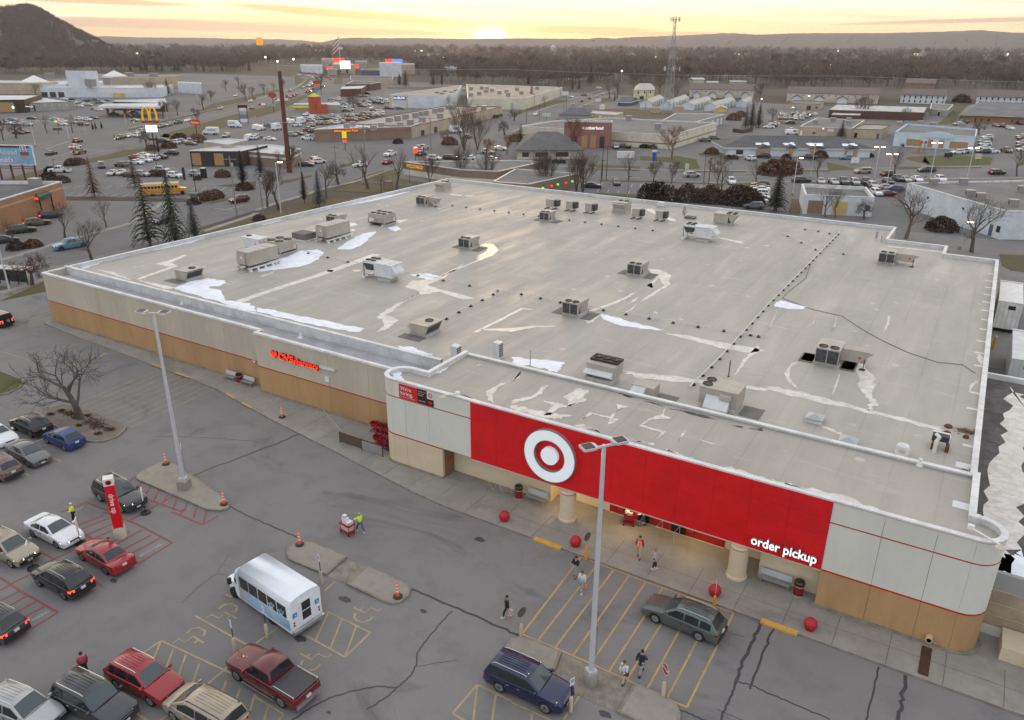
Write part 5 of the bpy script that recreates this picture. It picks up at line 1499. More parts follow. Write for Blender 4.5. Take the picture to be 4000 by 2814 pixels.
p=(-17.77,38.74);bag('orange carrier bag held by person in white top',p,.4,'orange',.28,.3)
p=(-12.09,32.74);bag('brown shoulder bag of the person in white jacket',(p[0],p[1]-.12),.75,'brown',.4,.3)
def cone(label,p,z=.15):
 t=tg('traffic_channelizer',label,'traffic cone',(p[0],p[1],z),RNG.random()*3,'orange and white channelizer posts')
 b=MB();b.lathe([(.34,0),(.34,.06),(.18,.1)],8,0);b.B('base',M1,t)
 zs=[.08,.42,.55,.68,.82,.95,1.05]
 rr=lambda z:.12-.05*z
 for k in range(len(zs)-1):
  b=MB();b.lathe([(rr(zs[k]),zs[k]),(rr(zs[k+1]),zs[k+1])],12,0)
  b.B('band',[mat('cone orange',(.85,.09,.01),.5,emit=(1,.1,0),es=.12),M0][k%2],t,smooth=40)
 b=MB();b.lathe([(.06,1.05),(.035,1.1),(.05,1.2),(.01,1.24)],10,0);b.B('grip',MATS['cone orange'],t,smooth=40)
for lb,p,z in(('orange post at upper corner of triangular pole island',(-56.33,34.58),.15),('orange post at lower tip of triangular pole island',(-46.90,33.00),.15),('orange post on the kerbed island behind the shuttle bus',(-37.80,32.30),.15),('orange post at end of kerbed island, right of shuttle bus',(-28.01,31.59),.15),('orange post on store pavement near yellow kerb',(-54.66,46.42),.14)):
 cone(lb,p,z)
M34=mat('white lamp pole',(.50,.51,.53),.45,var=.03,scale=1)
def lot_lamp(label,p,h,z0,rz,base_sq):
 t=tg('parking_lamp',label,'lamp post',(p[0],p[1],z0),rz,'tall white lamp posts of the store car park')
 b=MB()
 if base_sq:
  b.box(-.42,-.42,0,.42,.42,.75)
 else:
  b.lathe([(.44,0),(.44,.75),(.40,.8)],20,0)
 b.B('concrete_base',M8,t,smooth=40)
 b=MB();b.box(-.26,-.26,.75,.26,.26,1.0);b.B('flange',M34,t)
 b=MB();b.lathe([(.17,.95),(.14,h*.5),(.11,h)],16,0);b.B('pole',M34,t,smooth=40)
 b=MB();b.box(-.9,-.06,h-.12,.9,.06,h-.02);b.B('arm',M34,t)
 for s in(1,-1):
  b=MB();b.N([[(s*.45+s*q,y*w2,h+zz)for y in(-1,1)for zz in((0,.12)if y<0 else(.12,0))]for q,w2 in((0,.16),(.15,.34),(.75,.34),(.85,.28))])
  b.B('lamp_head',M34,t)
  b=MB();b.box(s*1.2-.28-s*.28,-.26,h+.12,s*1.2+.28-s*.28,.26,h+.15);b.B('heat_sink',M1,t)
  b=MB();b.box(s*.92-.26,-.24,h-.03,s*.92+.26,.24,h-.005);b.B('lens',mat('lamp lens',(1,.8,.5),.3,emit=(1,.75,.38),es=9),t)
 L=bpy.data.lights.new('parking_lamp_light','SPOT')
 L.energy=220;L.color=(1,.74,.4);L.spot_size=R(120);L.shadow_soft_size=.2
 lo=bpy.data.objects.new('parking_lamp_light',L);COL.objects.link(lo);lo.parent=t;lo.location=(0,.25,h-.1)
 return t
lot_lamp('tall white twin lamp post on triangular island near pickup bays',(-51.6,32.9),15.3,.15,R(25),True)
lot_lamp('tall white twin lamp post before the ring sign, nearest the entrance',(-13.85,31.75),15.6,.02,R(55),False)
def ball(label,p):
 t=tg('ball_bollard',label,'bollard',(p[0],p[1]+.2,.14),0,'red ball bollards along the pavement')
 b=MB();b.sphere((0,0,.40),.42,24,14);b.B('ball',mat('ball red',(.42,.012,.022),.55,var=.08,scale=3),t,smooth=80)
 b=MB();b.lathe([(.3,0),(.3,.03),(.2,.06)],16,0);b.B('foot',M6,t)
for lb,x in(('red ball bollard left of first cream column',-26.7),('red ball bollard beside the blank backed sign post',-20.54),('red ball bollard behind the stop sign near second column',-10.1),('red ball bollard nearest the tan right end wall',-3.94)):
 ball(lb,(x,42.72))
def bench(label,p,w=1.8,rz=0.0):
 t=tg('bench',label,'bench',(p[0],p[1],.14),rz,'perforated steel benches by the wall')
 b=MB();b.box(-w/2,-.05,.42,w/2,-.01,.46)
 for k in range(7):
  b=MB()if k==0 else b
  b.box(-w/2,-.5+k*.065,.42,w/2,-.45+k*.065,.45)
 b.B('seat',M3,t)
 b=MB();b.N([[(x,.0,.5),(x,.03,.5),(x,.14,.92),(x,.11,.92)]for x in(-w/2,w/2)]);b.B('backrest',mat('bench back',(.5,.52,.55),.35,metal=.3),t)
 for x in(-w/2+.15,w/2-.15):
  b=MB();b.tube([(x,-.45,0),(x,-.42,.42),(x,0,.42),(x,.06,.7)],.025,6);b.tube([(x,.02,0),(x,0,.42)],.025,6);b.B('leg',M3,t)
bench('steel bench beside black lidded bin, left of first column',(-25.9,46.65))
bench('steel bench right of second column against cream wall',(-6.95,46.25),2.1)
bench('steel bench left of the red bin on left pavement',(-66.4,50.1),1.7)
bench('steel bench right of the red bin on left pavement',(-63.6,50.1),1.7)
def bin_(label,p,lid=True):
 t=tg('litter_bin',label,'bin',(p[0],p[1],.14),0,'red litter bins')
 b=MB();b.lathe([(.34,0),(.34,.06),(.31,.08),(.33,.72),(.35,.74),(.35,.8),(.3,.8)],18,0);b.B('drum',mat('bin red',(.2,.008,.014),.5),t,smooth=40)
 b=MB();b.lathe([(.352,.74),(.352,.78),(.34,.78)],18,0);b.lathe([(.345,.0),(.345,.04),(.3,.04)],18,0);b.B('band',M11,t)
 if lid:
  b=MB();b.lathe([(.33,.8),(.34,.98),(.36,1.0),(.3,1.12),(.01,1.2)],18,0);b.B('lid',mat('bin lid',(.035,.025,.015),.3),t,smooth=40)
 else:
  b=MB();b.lathe([(.28,.79),(.3,.92),(.33,.98),(.34,.9)],18,0);b.B('bin_liner',M1,t)
bin_('red litter bin with black dome lid beside left steel bench',(-27.45,46.3))
bin_('red litter bin with dome lid beside right steel bench',(-5.35,45.95))
bin_('open red litter bin with black liner between two benches',(-65.0,50.0),False)
t=tg('bike_rack','wavy grey tube bicycle rack by the recess wall','bike rack',(-30.6,46.1,.14))
pts=[]
for k in range(37):
 a=k/36*5
 u=a%1
 x=k/36*2.6
 zz=.48+.36*sin(2*pi*(k/36*2.5+.0))
 pts.append((x,0,zz))
b=MB();b.tube([(0,0,0)]+[(0,0,.5)]+pts[3:-2]+[(2.6,0,.5),(2.6,0,0)],.03,6);b.B('tube',M3,t)
def spo(name,label,p,rz,kind,z=0.0,ph=1.0):
 t=tg(name,label,'sign',(p[0],p[1],z),rz)
 yel=kind in('stop_y','back_y')
 b=MB();b.lathe([(.11,0),(.11,ph),(.07,ph+.08),(.01,ph+.1)],12,0);b.B('bollard',mat('bollard yellow',(.6,.3,.02),.6)if yel else mat('bollard cream',(.52,.42,.3),.7),t,smooth=40)
 b=MB();b.box(-.025,-.02,ph,.025,.02,ph+1.0);b.B('post',mat('post tan',(.42,.34,.24),.6)if kind in('stop_y','stop','back','back_y')else M1,t)
 zc=ph+1.0
 if kind.startswith('stop')or kind.startswith('back'):
  oc=[(.36*cos(R(22.5+45*k)),.36*sin(R(22.5+45*k)))for k in range(8)]
  b=MB()
  if kind.startswith('stop'):
   b.N([[(x,-.03,zc+y)for x,y in oc],[(x,-.022,zc+y)for x,y in oc]]);b.B('plate',M0,t)
   b=MB();b.face([(x*.92,-.032,zc+y*.92)for x,y in oc]);b.B('stop_face',mat('stop red',(.36,.01,.014),.5),t)
   o=link('lettering',letters('STOP',.27,M0,extrude=.002,bold=.006),t);o.location=(0,-.036,zc-.09)
  else:
   b.N([[(x,-.03,zc+y)for x,y in oc],[(x,-.022,zc+y)for x,y in oc]]);b.B('plate',mat('sign back',(.10,.095,.085),.6),t)
 else:
  b=MB();b.box(-.16,-.03,zc-.1,.16,-.015,zc+.4);b.B('plate',M0,t)
  b=MB();b.box(-.1,-.034,zc+.1,.1,-.03,zc+.32);b.B('symbol_square',mat('sign blue',(.05,.2,.55),.5),t)
  b=MB();b.tube([(-.03,-.037,zc+.28),(-.03,-.037,zc+.2),(.03,-.037,zc+.2),(.05,-.037,zc+.13)],.012,4);b.tube([(-.05+.05*cos(a),-.037,zc+.17+.05*sin(a))for a in np.linspace(2.6,6,7)],.009,4);b.B('wheelchair',M0,t)
 return t
spo('stop_sign','red stop sign on yellow post in front of the ball',(-9.74,41.67),R(-75),'stop_y',0)
spo('stop_sign','red stop sign on cream post at front pole island',(-9.86,32.91),R(-38),'stop',.1)
spo('sign_post','blank backed octagonal sign on yellow post by the kerb',(-19.21,42.00),R(75),'back_y',0)
spo('sign_post','blank backed octagonal sign on cream post beside navy suv',(-19.14,32.78),R(72),'back',0)
for lb,p,rz in(('blue and white parking sign on cream bollard, near the navy suv',(-13.87,29.30),R(70)),('wheelchair parking sign behind the dark red pickup bonnet',(-33.29,22.59),R(-20)),('wheelchair parking sign on cream bollard left of the bus',(-32.58,24.46),R(-20)),('wheelchair parking sign behind the shuttle bus',(-33.38,30.01),R(-20))):
 spo('wheelchair_sign',lb,p,rz,'wc')
t=tg('round_sign','red and white round sign beside the triangular island pole','sign',(-53.87,34.71)+(.15,),R(-35))
b=MB();b.tube([(0,0,0),(0,0,2.2)],.03,6);b.B('post',M3,t)
b=MB();b.lathe([(.38,0),(.38,.02),(.01,.02)],20,0,0,-.05,2.3,axis='y');b.lathe([(.38,0),(.01,0)],20,0,0,-.05,2.3,axis='y');b.B('plate',M0,t)
b=MB();b.face([(.34*cos(a),-.053,2.3+.34*sin(a))for a in np.linspace(0,6.283,21)[:-1]]);b.B('red_disc',MATS['sign disc red'],t)
b=MB();b.box(-.2,-.06,2.32,.2,-.055,2.5);b.box(-.18,-.06,2.1,.2,-.055,2.2);b.B('lettering',M0,t)
t=tg('round_sign','round red bordered sign half hidden behind front lamp post','sign',(-14.53,33.89)+(.02,),R(-65))
b=MB();b.tube([(0,0,0),(0,0,2.2)],.03,6);b.B('post',M3,t)
b=MB();b.lathe([(.01,-.02),(.36,-.02),(.36,0),(.01,0)],20,0,0,-.03,2.3,axis='y');b.B('plate',MATS['sign disc red'],t)
b=MB();b.box(-.2,-.06,2.15,.2,-.054,2.42);b.B('lettering',M0,t)
t=tg('pickup_totem','leaning looking red totem pillar reading drive up','sign',(-50.00,26.09)+(0,),R(-35))
b=MB();b.lathe([(.42,0),(.42,.95),(.38,1.0)],18,0);b.B('concrete_base',mat('totem base',(.52,.48,.4),.8),t,smooth=40)
b=MB();b.box(-.32,-.32,.95,.32,.32,4.6);b.B('red_column',M51,t)
b=MB();b.box(-.34,-.34,4.6,.34,.34,5.15);b.B('cap',M0,t)
for rz,s in((0,1),(R(90),1),(R(-90),1)):
 me=letters('drive up',.5,M0,extrude=.002,bold=.008)
 me.transform(Matrix.Rotation(R(90),4,'Y'))
 me.transform(Matrix.Translation((-.16,-.326,3.1)))
 me.transform(Matrix.Rotation(rz,4,'Z'))
 link('lettering',me,t)
 b=MB();b.lathe([(.2,0),(.15,-.004),(.15,0)],16,0,0,-.342,4.87,axis='y');me=b.mesh('logo_ring',M6);me.transform(Matrix.Rotation(rz,4,'Z'));link('logo_ring',me,t)
def bay_sign(label,p,rz):
 t=tg('bay_sign',label,'sign',(p[0],p[1],0),rz,'portable pickup bay signs')
 b=MB();b.lathe([(.38,0),(.38,.1),(.25,.14),(.05,.16)],14,0);b.B('base',M1,t,smooth=40)
 b=MB();b.tube([(0,0,.1),(0,0,2.0)],.03,6);b.B('post',M1,t)
 b=MB();b.box(-.33,-.03,1.3,.33,.03,2.2);b.B('plate',M0,t)
 b=MB();b.box(-.28,-.04,1.38,.28,-.03,1.98);b.B('red_face',MATS['banner red'],t)
 b=MB();b.lathe([(.16,0),(.11,-.006),(.11,0)],16,0,0,-.045,1.72,axis='y');b.B('logo_ring',M0,t)
bay_sign('red and white bay sign before the white sedan',(-51.66,24.02),R(-35))
bay_sign('red and white bay sign before the tan suv',(-51.76,20.58),R(-35))
bay_sign('red and white bay sign at the bonnet of black suv',(-51.26,29.04),R(-35))
M26=mat('cart red plastic',(.35,.008,.018),.45)
def trolley(label,p,rz,z,load=False,grp=None,proto=[None]):
 if proto[0]is None or load:
  t=tg('shopping_cart',label,'cart',(p[0],p[1],z),rz,grp)
  b=MB()
  q=[[(x0,-w,zz),(x1,-w,zz),(x1,w,zz),(x0,w,zz)]for x0,x1,w,zz in((-.35,.3,.2,.55),(-.45,.42,.27,1.0))]
  b.N(q,0,True,False);b.B('basket',M26,t)
  b=MB();b.tube([(-.4,-.25,.08),(-.42,-.25,.5),(-.5,-.25,1.05),(-.5,.25,1.05),(-.42,.25,.5),(-.4,.25,.08)],.02,5);b.tube([(-.4,-.25,.2),(.4,-.18,.2),(.4,.18,.2),(-.4,.25,.2)],.02,5);b.B('frame',M26 if load else M3,t)
  b=MB();b.box(-.4,-.22,.2,.35,.22,.24);b.B('lower_shelf',M26,t)
  for x in(-.38,.36):
   for y in(-.22,.2):
    b=MB();b.lathe([(.07,0),(.07,.03),(.01,.03)],10,0,x,y,.07,axis='y');b.B('wheel',M1,t)
  if not load:
   proto[0]=t
  return t
 return dup(proto[0],(p[0],p[1],z),rz,label,grp)
n=0
for r_,(x0,y0,cnt)in enumerate(((-44.9,48.9,9),(-42.9,47.0,6))):
 for k in range(cnt):
  trolley('red plastic cart nested in the %s row of the cart corral'%('back' if r_==0 else 'front'),(x0+k*.36,y0+.12*sin(k*2.1)),R(180 if r_ else 174),.14,grp='carts nested in the %s row of the corral'%('back' if r_==0 else 'front'))
t=trolley('red cart with pale boxes coming out of the entrance',(-18.3,47.45),R(200),.14,True)
for k,(x,y,zz,s)in enumerate(((.1,0,.85,.3),(-.15,.05,.95,.25))):
 o=tg('carton',['cream carton on top of the red cart at entrance','white bag like parcel in red cart at entrance'][k],'box',(-18.3+x,47.45+y,.14+zz));b=MB();b.cbox(0,0,s/2,s*1.3,s,s,0);b.cbox(0,0,s+.005,s*1.32,s*.2,.01,0);b.B('box',[CL['khaki'],M0][k],o)
c0=(-35.96,35.40)
a0=172
t=tg('order_cart','white and red two tier cart pushed by high visibility worker','cart',(c0[0],c0[1],0),R(a0))
for zz in(.25,.8):
 b=MB();b.N([[(x,y,z1)for x,y in((-.5,-.3),(.55,-.3),(.55,.3),(-.5,.3))]for z1 in(zz,zz+.12)]);b.B('tray',M26,t)
b=MB();b.tube([(-.5,-.3,.1),(-.55,-.3,1.15),(-.55,.3,1.15),(-.5,.3,.1)],.025,6);b.tube([(.52,-.28,.1),(.52,-.28,.9)],.02,5);b.tube([(.52,.28,.1),(.52,.28,.9)],.02,5);b.B('frame',M26,t)
for x in(-.42,.48):
 for y in(-.26,.24):
  b=MB();b.lathe([(.09,0),(.09,.04),(.01,.04)],10,0,x,y,.09,axis='y');b.B('wheel',M1,t)
for k,(x,y,zz,sx,sy,sz,c)in enumerate(((-.1,0,.92,.7,.45,.22,'white'),(.1,.05,1.14,.45,.35,.22,'white'),(0,0,.37,.8,.5,.3,'paper'),(.2,0,1.36,.3,.28,.14,'grey'))):
 ca,sa=cos(R(a0)),sin(R(a0))
 o=tg('parcel',['wide white parcel on the upper tray of order cart','white tote second from top on order cart','pink white bagged order on lower tray of cart','grey lidded box on top of order cart'][k],'box',(c0[0]+x*ca-y*sa,c0[1]+x*sa+y*ca,zz),R(a0))
 b=MB();b.cbox(0,0,sz/2,sx,sy,sz);b.B('box',CL[c]if c!='white' else M0,o)
 b=MB();b.cbox(0,0,sz+.008,sx*1.03,sy*1.03,.015);b.B('lid',M0,o)
t=tg('cart_corral','brown framed cart corral with grey panels by the rounded corner','cart corral',(-43.6,45.6,.14))
for x0,x1,m in((-2.6,-.05,mat('mesh brown',(.09,.065,.045),.7)),(.05,2.4,M3)):
 b=MB();b.box(x0,-.03,.1,x1,.03,1.0);b.B('panel',m,t)
 b=MB();b.box(x0-.06,-.05,0,x0,.05,1.1);b.box(x1,-.05,0,x1+.06,.05,1.1);b.box(x0,-.04,1.0,x1,.04,1.08);b.B('frame',M22,t)
t=tg('ramp_handrail','grey double tube handrail leading into the cart corral','handrail',(-46.4,45.9,.14))
for zz in(.55,.95):
 b=MB();b.tube([(.2,0,zz-.5 if zz<.6 else 0),(.2,0,zz),(-4.6,2.5,zz),(-4.6,2.5,0)],.03,6);b.B('rail',M3,t)
def paint(name,col,rough=0.32,metal=0.0):
 return mat('paint '+name,col,rough,metal,coat=0.6,var=0.04,scale=0.7)
PAINT={'white':paint('white',(0.72,0.73,0.74)),'black':paint('black',(0.010,0.010,0.011),0.25),'silver':paint('silver',(0.42,0.42,0.41),0.35,0.35),'grey':paint('grey',(0.13,0.135,0.14),0.35,0.3),'dark grey':paint('dark grey',(0.045,0.047,0.052),0.3,0.2),'red':paint('red',(0.30,0.012,0.018),0.3),'dark red':paint('dark red',(0.12,0.006,0.012),0.3),'blue':paint('blue',(0.018,0.04,0.17),0.3),'navy':paint('navy',(0.008,0.014,0.055),0.3),'light blue':paint('light blue',(0.10,0.22,0.34),0.3),'tan':paint('tan',(0.36,0.31,0.23),0.35,0.3),'green':paint('green',(0.10,0.125,0.115),0.32,0.3),'mauve':paint('mauve',(0.17,0.12,0.115),0.35,0.3),'yellow':paint('yellow',(0.62,0.30,0.01),0.4),'bronze':paint('bronze',(0.16,0.12,0.07),0.35,0.3),'dark green':paint('dark green',(0.03,0.045,0.03),0.3),}
M10=mat('car glass',(0.018,0.024,0.028),0.06,coat=0.0,spec=0.7)
M57=mat('windscreen glass',(0.05,0.068,0.075),0.06,spec=0.7)
M43=mat('tyre rubber',(0.016,0.016,0.017),0.85)
M44=mat('alloy rim',(0.42,0.43,0.44),0.35,metal=0.6)
M14=mat('black trim',(0.02,0.02,0.021),0.6)
M18=mat('chrome',(0.55,0.56,0.57),0.2,metal=0.8)
M45=mat('headlamp off',(0.5,0.52,0.53),0.15)
M58=mat('headlamp on',(1,0.95,0.8),0.2,emit=(1.0,0.88,0.66),es=7.0)
M46=mat('tail lamp',(0.28,0.008,0.008),0.25)
M59=mat('tail lamp on',(0.8,0.02,0.01),0.3,emit=(1.0,0.05,0.015),es=4.0)
M60=mat('number plate',(0.6,0.6,0.58),0.5)
SPEC={'sedan':dict(L=4.85,W=1.83,H=1.45,fo=.95,ro=1.05,r=.33,belt=.96,nose=.70,cowl=.96,deck=1.02,cab=(-1.75,-.95,.25,1.12)),'suv':dict(L=4.65,W=1.86,H=1.70,fo=.92,ro=.98,r=.36,belt=1.06,nose=.86,cowl=1.08,deck=1.06,cab=(-2.22,-1.72,.38,1.15)),'bigsuv':dict(L=4.95,W=1.92,H=1.80,fo=.95,ro=1.05,r=.38,belt=1.10,nose=.98,cowl=1.14,deck=1.10,cab=(-2.42,-2.1,.35,1.08)),'wagon':dict(L=5.07,W=1.88,H=1.66,fo=.98,ro=1.2,r=.36,belt=1.02,nose=.80,cowl=1.03,deck=1.02,cab=(-2.45,-1.95,.3,1.12)),'minivan':dict(L=5.0,W=1.95,H=1.76,fo=.95,ro=1.0,r=.34,belt=1.05,nose=.78,cowl=1.08,deck=1.05,cab=(-2.42,-2.15,.65,1.65)),'hatch':dict(L=4.3,W=1.78,H=1.55,fo=.85,ro=.8,r=.32,belt=.98,nose=.76,cowl=1.0,deck=.98,cab=(-2.02,-1.45,.35,1.2)),'pickup':dict(L=5.85,W=2.0,H=1.88,fo=.97,ro=1.23,r=.40,belt=1.16,nose=1.02,cowl=1.18,deck=1.16,cab=(-.95,-.72,.55,1.22)),'jeep':dict(L=4.5,W=1.87,H=1.85,fo=.72,ro=.85,r=.42,belt=1.12,nose=1.05,cowl=1.14,deck=1.12,cab=(-2.12,-2.05,.25,.62)),'van':dict(L=5.3,W=2.0,H=2.15,fo=.9,ro=1.1,r=.36,belt=1.15,nose=.98,cowl=1.2,deck=1.15,cab=(-2.6,-2.55,1.1,1.75)),}
def car_parts(kind):
 S=SPEC[kind]
 L,W,H,r=S['L'],S['W'],S['H'],S['r']
 hw=W/2
 xf,xr=L/2,-L/2
 ax_f,ax_r=xf-S['fo'],xr+S['ro']
 sill=.22 if kind in('sedan','hatch','wagon','minivan')else.30
 c0,c1,a1,a0=S['cab']
 xs={xr,xr+.06,xr+.2,xf-.28,xf-.1,xf,c0,a0,0.0}
 for ax in(ax_f,ax_r):
  for k in range(-4,5):
   xs.add(ax+k*r*1.14/4)
 xs=sorted(x for x in xs if xr<=x<=xf)
 xs=[x for k,x in enumerate(xs)if k==0 or x-xs[k-1]>.03 or x in(xf,)]
 def top(x):
  if x>a0:
   t=(x-a0)/(xf-a0)
   z=S['cowl']+(S['nose']-S['cowl'])*t**1.4
   if t>.93:
    z-=.06*(t-.93)/.07
   return z
  if x<c0:
   t=(c0-x)/max(.01,c0-xr)
   return S['deck']-.04*t-(.05 if t>.95 else 0)
  return S['belt']+(S['cowl']-S['belt'])*max(0,(x-c0)/(a0-c0))**3
 def halfw(x):
  t=max(0,(x-(xf-.7))/.7)
  u=max(0,((xr+.45)-x)/.45)
  return hw*(1-.13*t**2.2-.07*u**2)
 def arch(x):
  z=sill
  for ax in(ax_f,ax_r):
   d=abs(x-ax)
   R_=r*1.14
   if d<R_:
    z=max(z,r+sqrt(R_*R_-d*d))
  return z
 rings=[]
 for x in xs:
  h,w_,zb=top(x),halfw(x),arch(x)
  e=0.0
  lo=sill+(.16 if(x>xf-.05 or x<xr+.05)else 0)
  zb=max(zb,lo)
  zm=max(zb+.02,sill+.33)
  zm2=max(zm+.02,h-.16)
  zs=max(zm2+.01,h-.03)
  half=[(.0,lo),(w_*.72,lo),(w_*.93,zb),(w_*.985,min(zm,h-.06)),(w_,min(zm2,h-.03)),(w_*.965,zs-.012),(w_*.86,h),(w_*.45,h+.025*(1 if x>a0 or x<c0 else 0)),(0,h+.03*(1 if x>a0 or x<c0 else 0))]
  ring=[(x,y,z)for y,z in half]+[(x,-y,z)for y,z in half[-2:0:-1]]
  rings.append(ring)
 b=MB()
 b.N(rings,0)
 roof_w=hw*{'sedan':.72,'hatch':.75,'pickup':.78,'wagon':.76,'suv':.77}.get(kind,.82)
 base_w=hw*.93
 z0=S['belt']-.03
 bed=kind=='pickup'
 def cab_ring(x,zt,wt):
  return[(x,base_w,z0),(x,wt+(base_w-wt)*.08,zt-.10),(x,wt*.93,zt-.02),(x,0,zt+.03),(x,-wt*.93,zt-.02),(x,-wt-(base_w-wt)*.08,zt-.10),(x,-base_w,z0)]
 zc1=H-.05
 st=[(c0,z0+.10,base_w*.97),(c1,zc1,roof_w*.97),((c1+a1)/2,H,roof_w),(a1,H-.035,roof_w*.98),(a0,S['cowl']+.05,base_w*.97)]
 CR=[cab_ring(*s)for s in st]
 b.N(CR,0,True,True,closed=False)
 body=b.mesh('body',PAINT['white'],smooth=48)
 parts=[('body',body,None,None)]
 def pane(name,quad,m=M10,inset=.06,out=.012):
  q=[Vector(p)for p in quad]
  c=sum(q,Vector())/len(q)
  n=(q[1]-q[0]).cross(q[-1]-q[0])
  n.normalize()
  if n.dot(c-Vector((c.x*.5,0,.8)))<0:
   n=-n
  q2=[p+(c-p).normalized()*min(inset*1.3,(c-p).length*.4)+n*out for p in q]
  bb=MB()
  bb.face([tuple(p)for p in q2])
  me=bb.mesh(name,m)
  parts.append((name,me,m,None))
 def on(i,j,t,s):
  A=Vector(CR[i][j]).lerp(Vector(CR[i][j+1]),s)
  B=Vector(CR[i+1][j]).lerp(Vector(CR[i+1][j+1]),s)
  return A.lerp(B,t)
 for nm,i,t0,t1,mm in(('windshield',3,.06,.97,M57),('rear_window',0,.15,.96,M10)):
  if nm=='rear_window' and kind=='van':
   continue
  P=[on(i,2,t0,0),on(i,3,t0,0),on(i,4,t0,0),on(i,4,t1,0),on(i,3,t1,0),on(i,2,t1,0)]
  bb=MB()
  n=(Vector(P[2])-Vector(P[0])).cross(Vector(P[5])-Vector(P[0])).normalized()
  if n.z<0 and abs(n.z)>.05 or(abs(n.z)<=.05 and n.x*(1 if i==3 else-1)<0):
   n=-n
  q=[p+n*.014 for p in P]
  for k in(0,2,3,5):
   q[k]=q[k]+(q[1]if k in(0,2)else q[4])*0+Vector((0,-.05 if q[k].y>0 else.05,0))
  bb.face([q[0],q[1],q[4],q[5]])
  bb.face([q[1],q[2],q[3],q[4]])
  parts.append((nm,bb.mesh(nm,mm),mm,None))
 splits={'sedan':(c1+.25,-.33,.0),'pickup':(c1+.05,-.08,0),'van':(a1-.75,a1-.7,0)}.get(kind,None)
 xa,xb=c0+(c1-c0)*.75,a0-(a0-a1)*.55
 if kind in('sedan',):
  cuts=[c0+.55,-.45,.98*a1+.45]
  segs=[(c0+.32,-.40),(-.32,a1+.52)]
 elif kind=='pickup':
  segs=[(c1+.02,-.12),(-.02,a1+.42)]
 elif kind=='van':
  segs=[(a1-.75,a1+.42)]
 elif kind=='hatch':
  segs=[(c0+.45,-.42),(-.34,a1+.5)]
 elif kind=='jeep':
  segs=[(c1+.08,-1.25),(-1.12,-.42),(-.3,a1+.15)]
 else:
  mid=(-1.25 if kind!='minivan' else-1.3)
  segs=[(c1-.05,mid-.06),(mid+.04,-.32),(-.24,a1+.45)]
 def side_at(x,lowhi):
  for i in range(4):
   xa_,xb_=st[i][0],st[i+1][0]
   if xa_<=x<=xb_:
    t=(x-xa_)/(xb_-xa_)
    A,B=Vector(CR[i][0]).lerp(Vector(CR[i+1][0]),t),Vector(CR[i][1]).lerp(Vector(CR[i+1][1]),t)
    return A.lerp(B,lowhi)
  return None
 for s in(1,-1):
  for x0,x1 in segs:
   A0,A1,B1,B0=side_at(x0,.12),side_at(x1,.12),side_at(x1,.93),side_at(x0,.93)
   xm=(x0+x1)/2
   M0,M1=side_at(xm,.12),side_at(xm,.95)
   q=[A0,M0,A1,B1,M1,B0]
   q=[Vector((p.x,p.y*1.0+.014,p.z))for p in q]
   if s<0:
    q=[Vector((p.x,-p.y,p.z))for p in q][::-1]
   bb=MB()
   bb.face(q)
   parts.append(('side_window',bb.mesh('side_window',M10),M10,None))
 def flank(x,f):
  zb,h,w_=max(arch(x),sill),top(x),halfw(x)
  zl,zh=max(zb+.06,sill+.1),h-.1
  z=zl+(zh-zl)*f
  zm=sill+.33
  y=w_*(.93+.055*min(1,max(0,(z-sill)/.33))+.015*min(1,max(0,(z-zm)/max(.05,(h-.16-zm)))))
  return Vector((x,y+.008,z))
 dsegs=[(-1.0,-.33),(-.31,.62)]if kind not in('pickup','van','jeep','minivan')else([(-.85,-.12),(-.1,.75)]if kind=='pickup' else([(.35,1.2)]if kind=='van' else[(-1.0,-.32),(-.3,.55)]))
 dsegs=[(max(a,ax_r+r*1.16),min(c,ax_f-r*1.16))for a,c in dsegs]
 for s in(1,-1):
  for x0,x1 in dsegs:
   bb=MB()
   n=3
   for f in range(n):
    q=[flank(x0,f/n),flank(x1,f/n),flank(x1,(f+1)/n),flank(x0,(f+1)/n)]
    if s<0:
     q=[Vector((p.x,-p.y,p.z))for p in q][::-1]
    bb.face(q)
   parts.append(('door',bb.mesh('door',PAINT['white'],smooth=60),None,None))
   hb=MB()
   p=flank(x0+.16,.84)
   hb.cbox(p.x,s*(p.y+.012),p.z,.17,.03,.035)
   parts.append(('handle',hb.mesh('handle',M18 if kind in('bigsuv','minivan')else M14),'x',len(parts)-1))
 for ax in(ax_f,ax_r):
  for s in(1,-1):
   bb=MB()
   bb.lathe([(r*.62,-.1),(r*.9,-.11),(r,-.07),(r,.07),(r*.9,.11),(r*.62,.1)],20,0,ax,s*(hw-.13),r,axis='y')
   parts.append(('wheel',bb.mesh('wheel',M43,smooth=35),'x',None))
   w_i=len(parts)-1
   bb=MB()
   yo=s*(hw-.13)+s*.085
   bb.lathe([(r*.63,0),(r*.66,.015*s),(r*.60,.02*s)],20,0,ax,yo,r,axis='y')
   for k in range(5):
    a=k*2*pi/5+.3
    d,e=(cos(a),sin(a)),(-sin(a),cos(a))
    P=lambda rr,w2:(ax+d[0]*rr+e[0]*w2,yo+s*.02,r+d[1]*rr+e[1]*w2)
    q=[P(.0,-r*.12),P(r*.6,-r*.085),P(r*.6,r*.085),P(0,r*.12)]
    bb.face(q if s<0 else q[::-1])
   bb.face([(ax+r*.6*cos(t),yo-s*.01,r+r*.6*sin(t))for t in np.linspace(0,6.283,17)[:-1]*(1 if s<0 else-1)],1)
   parts.append(('rim',bb.mesh('rim',[M44,M14]),'x',w_i))
 zf=top(xf-.1)
 hlz=(zf-.06,zf-.2)if kind not in('jeep',)else(zf-.1,zf-.3)
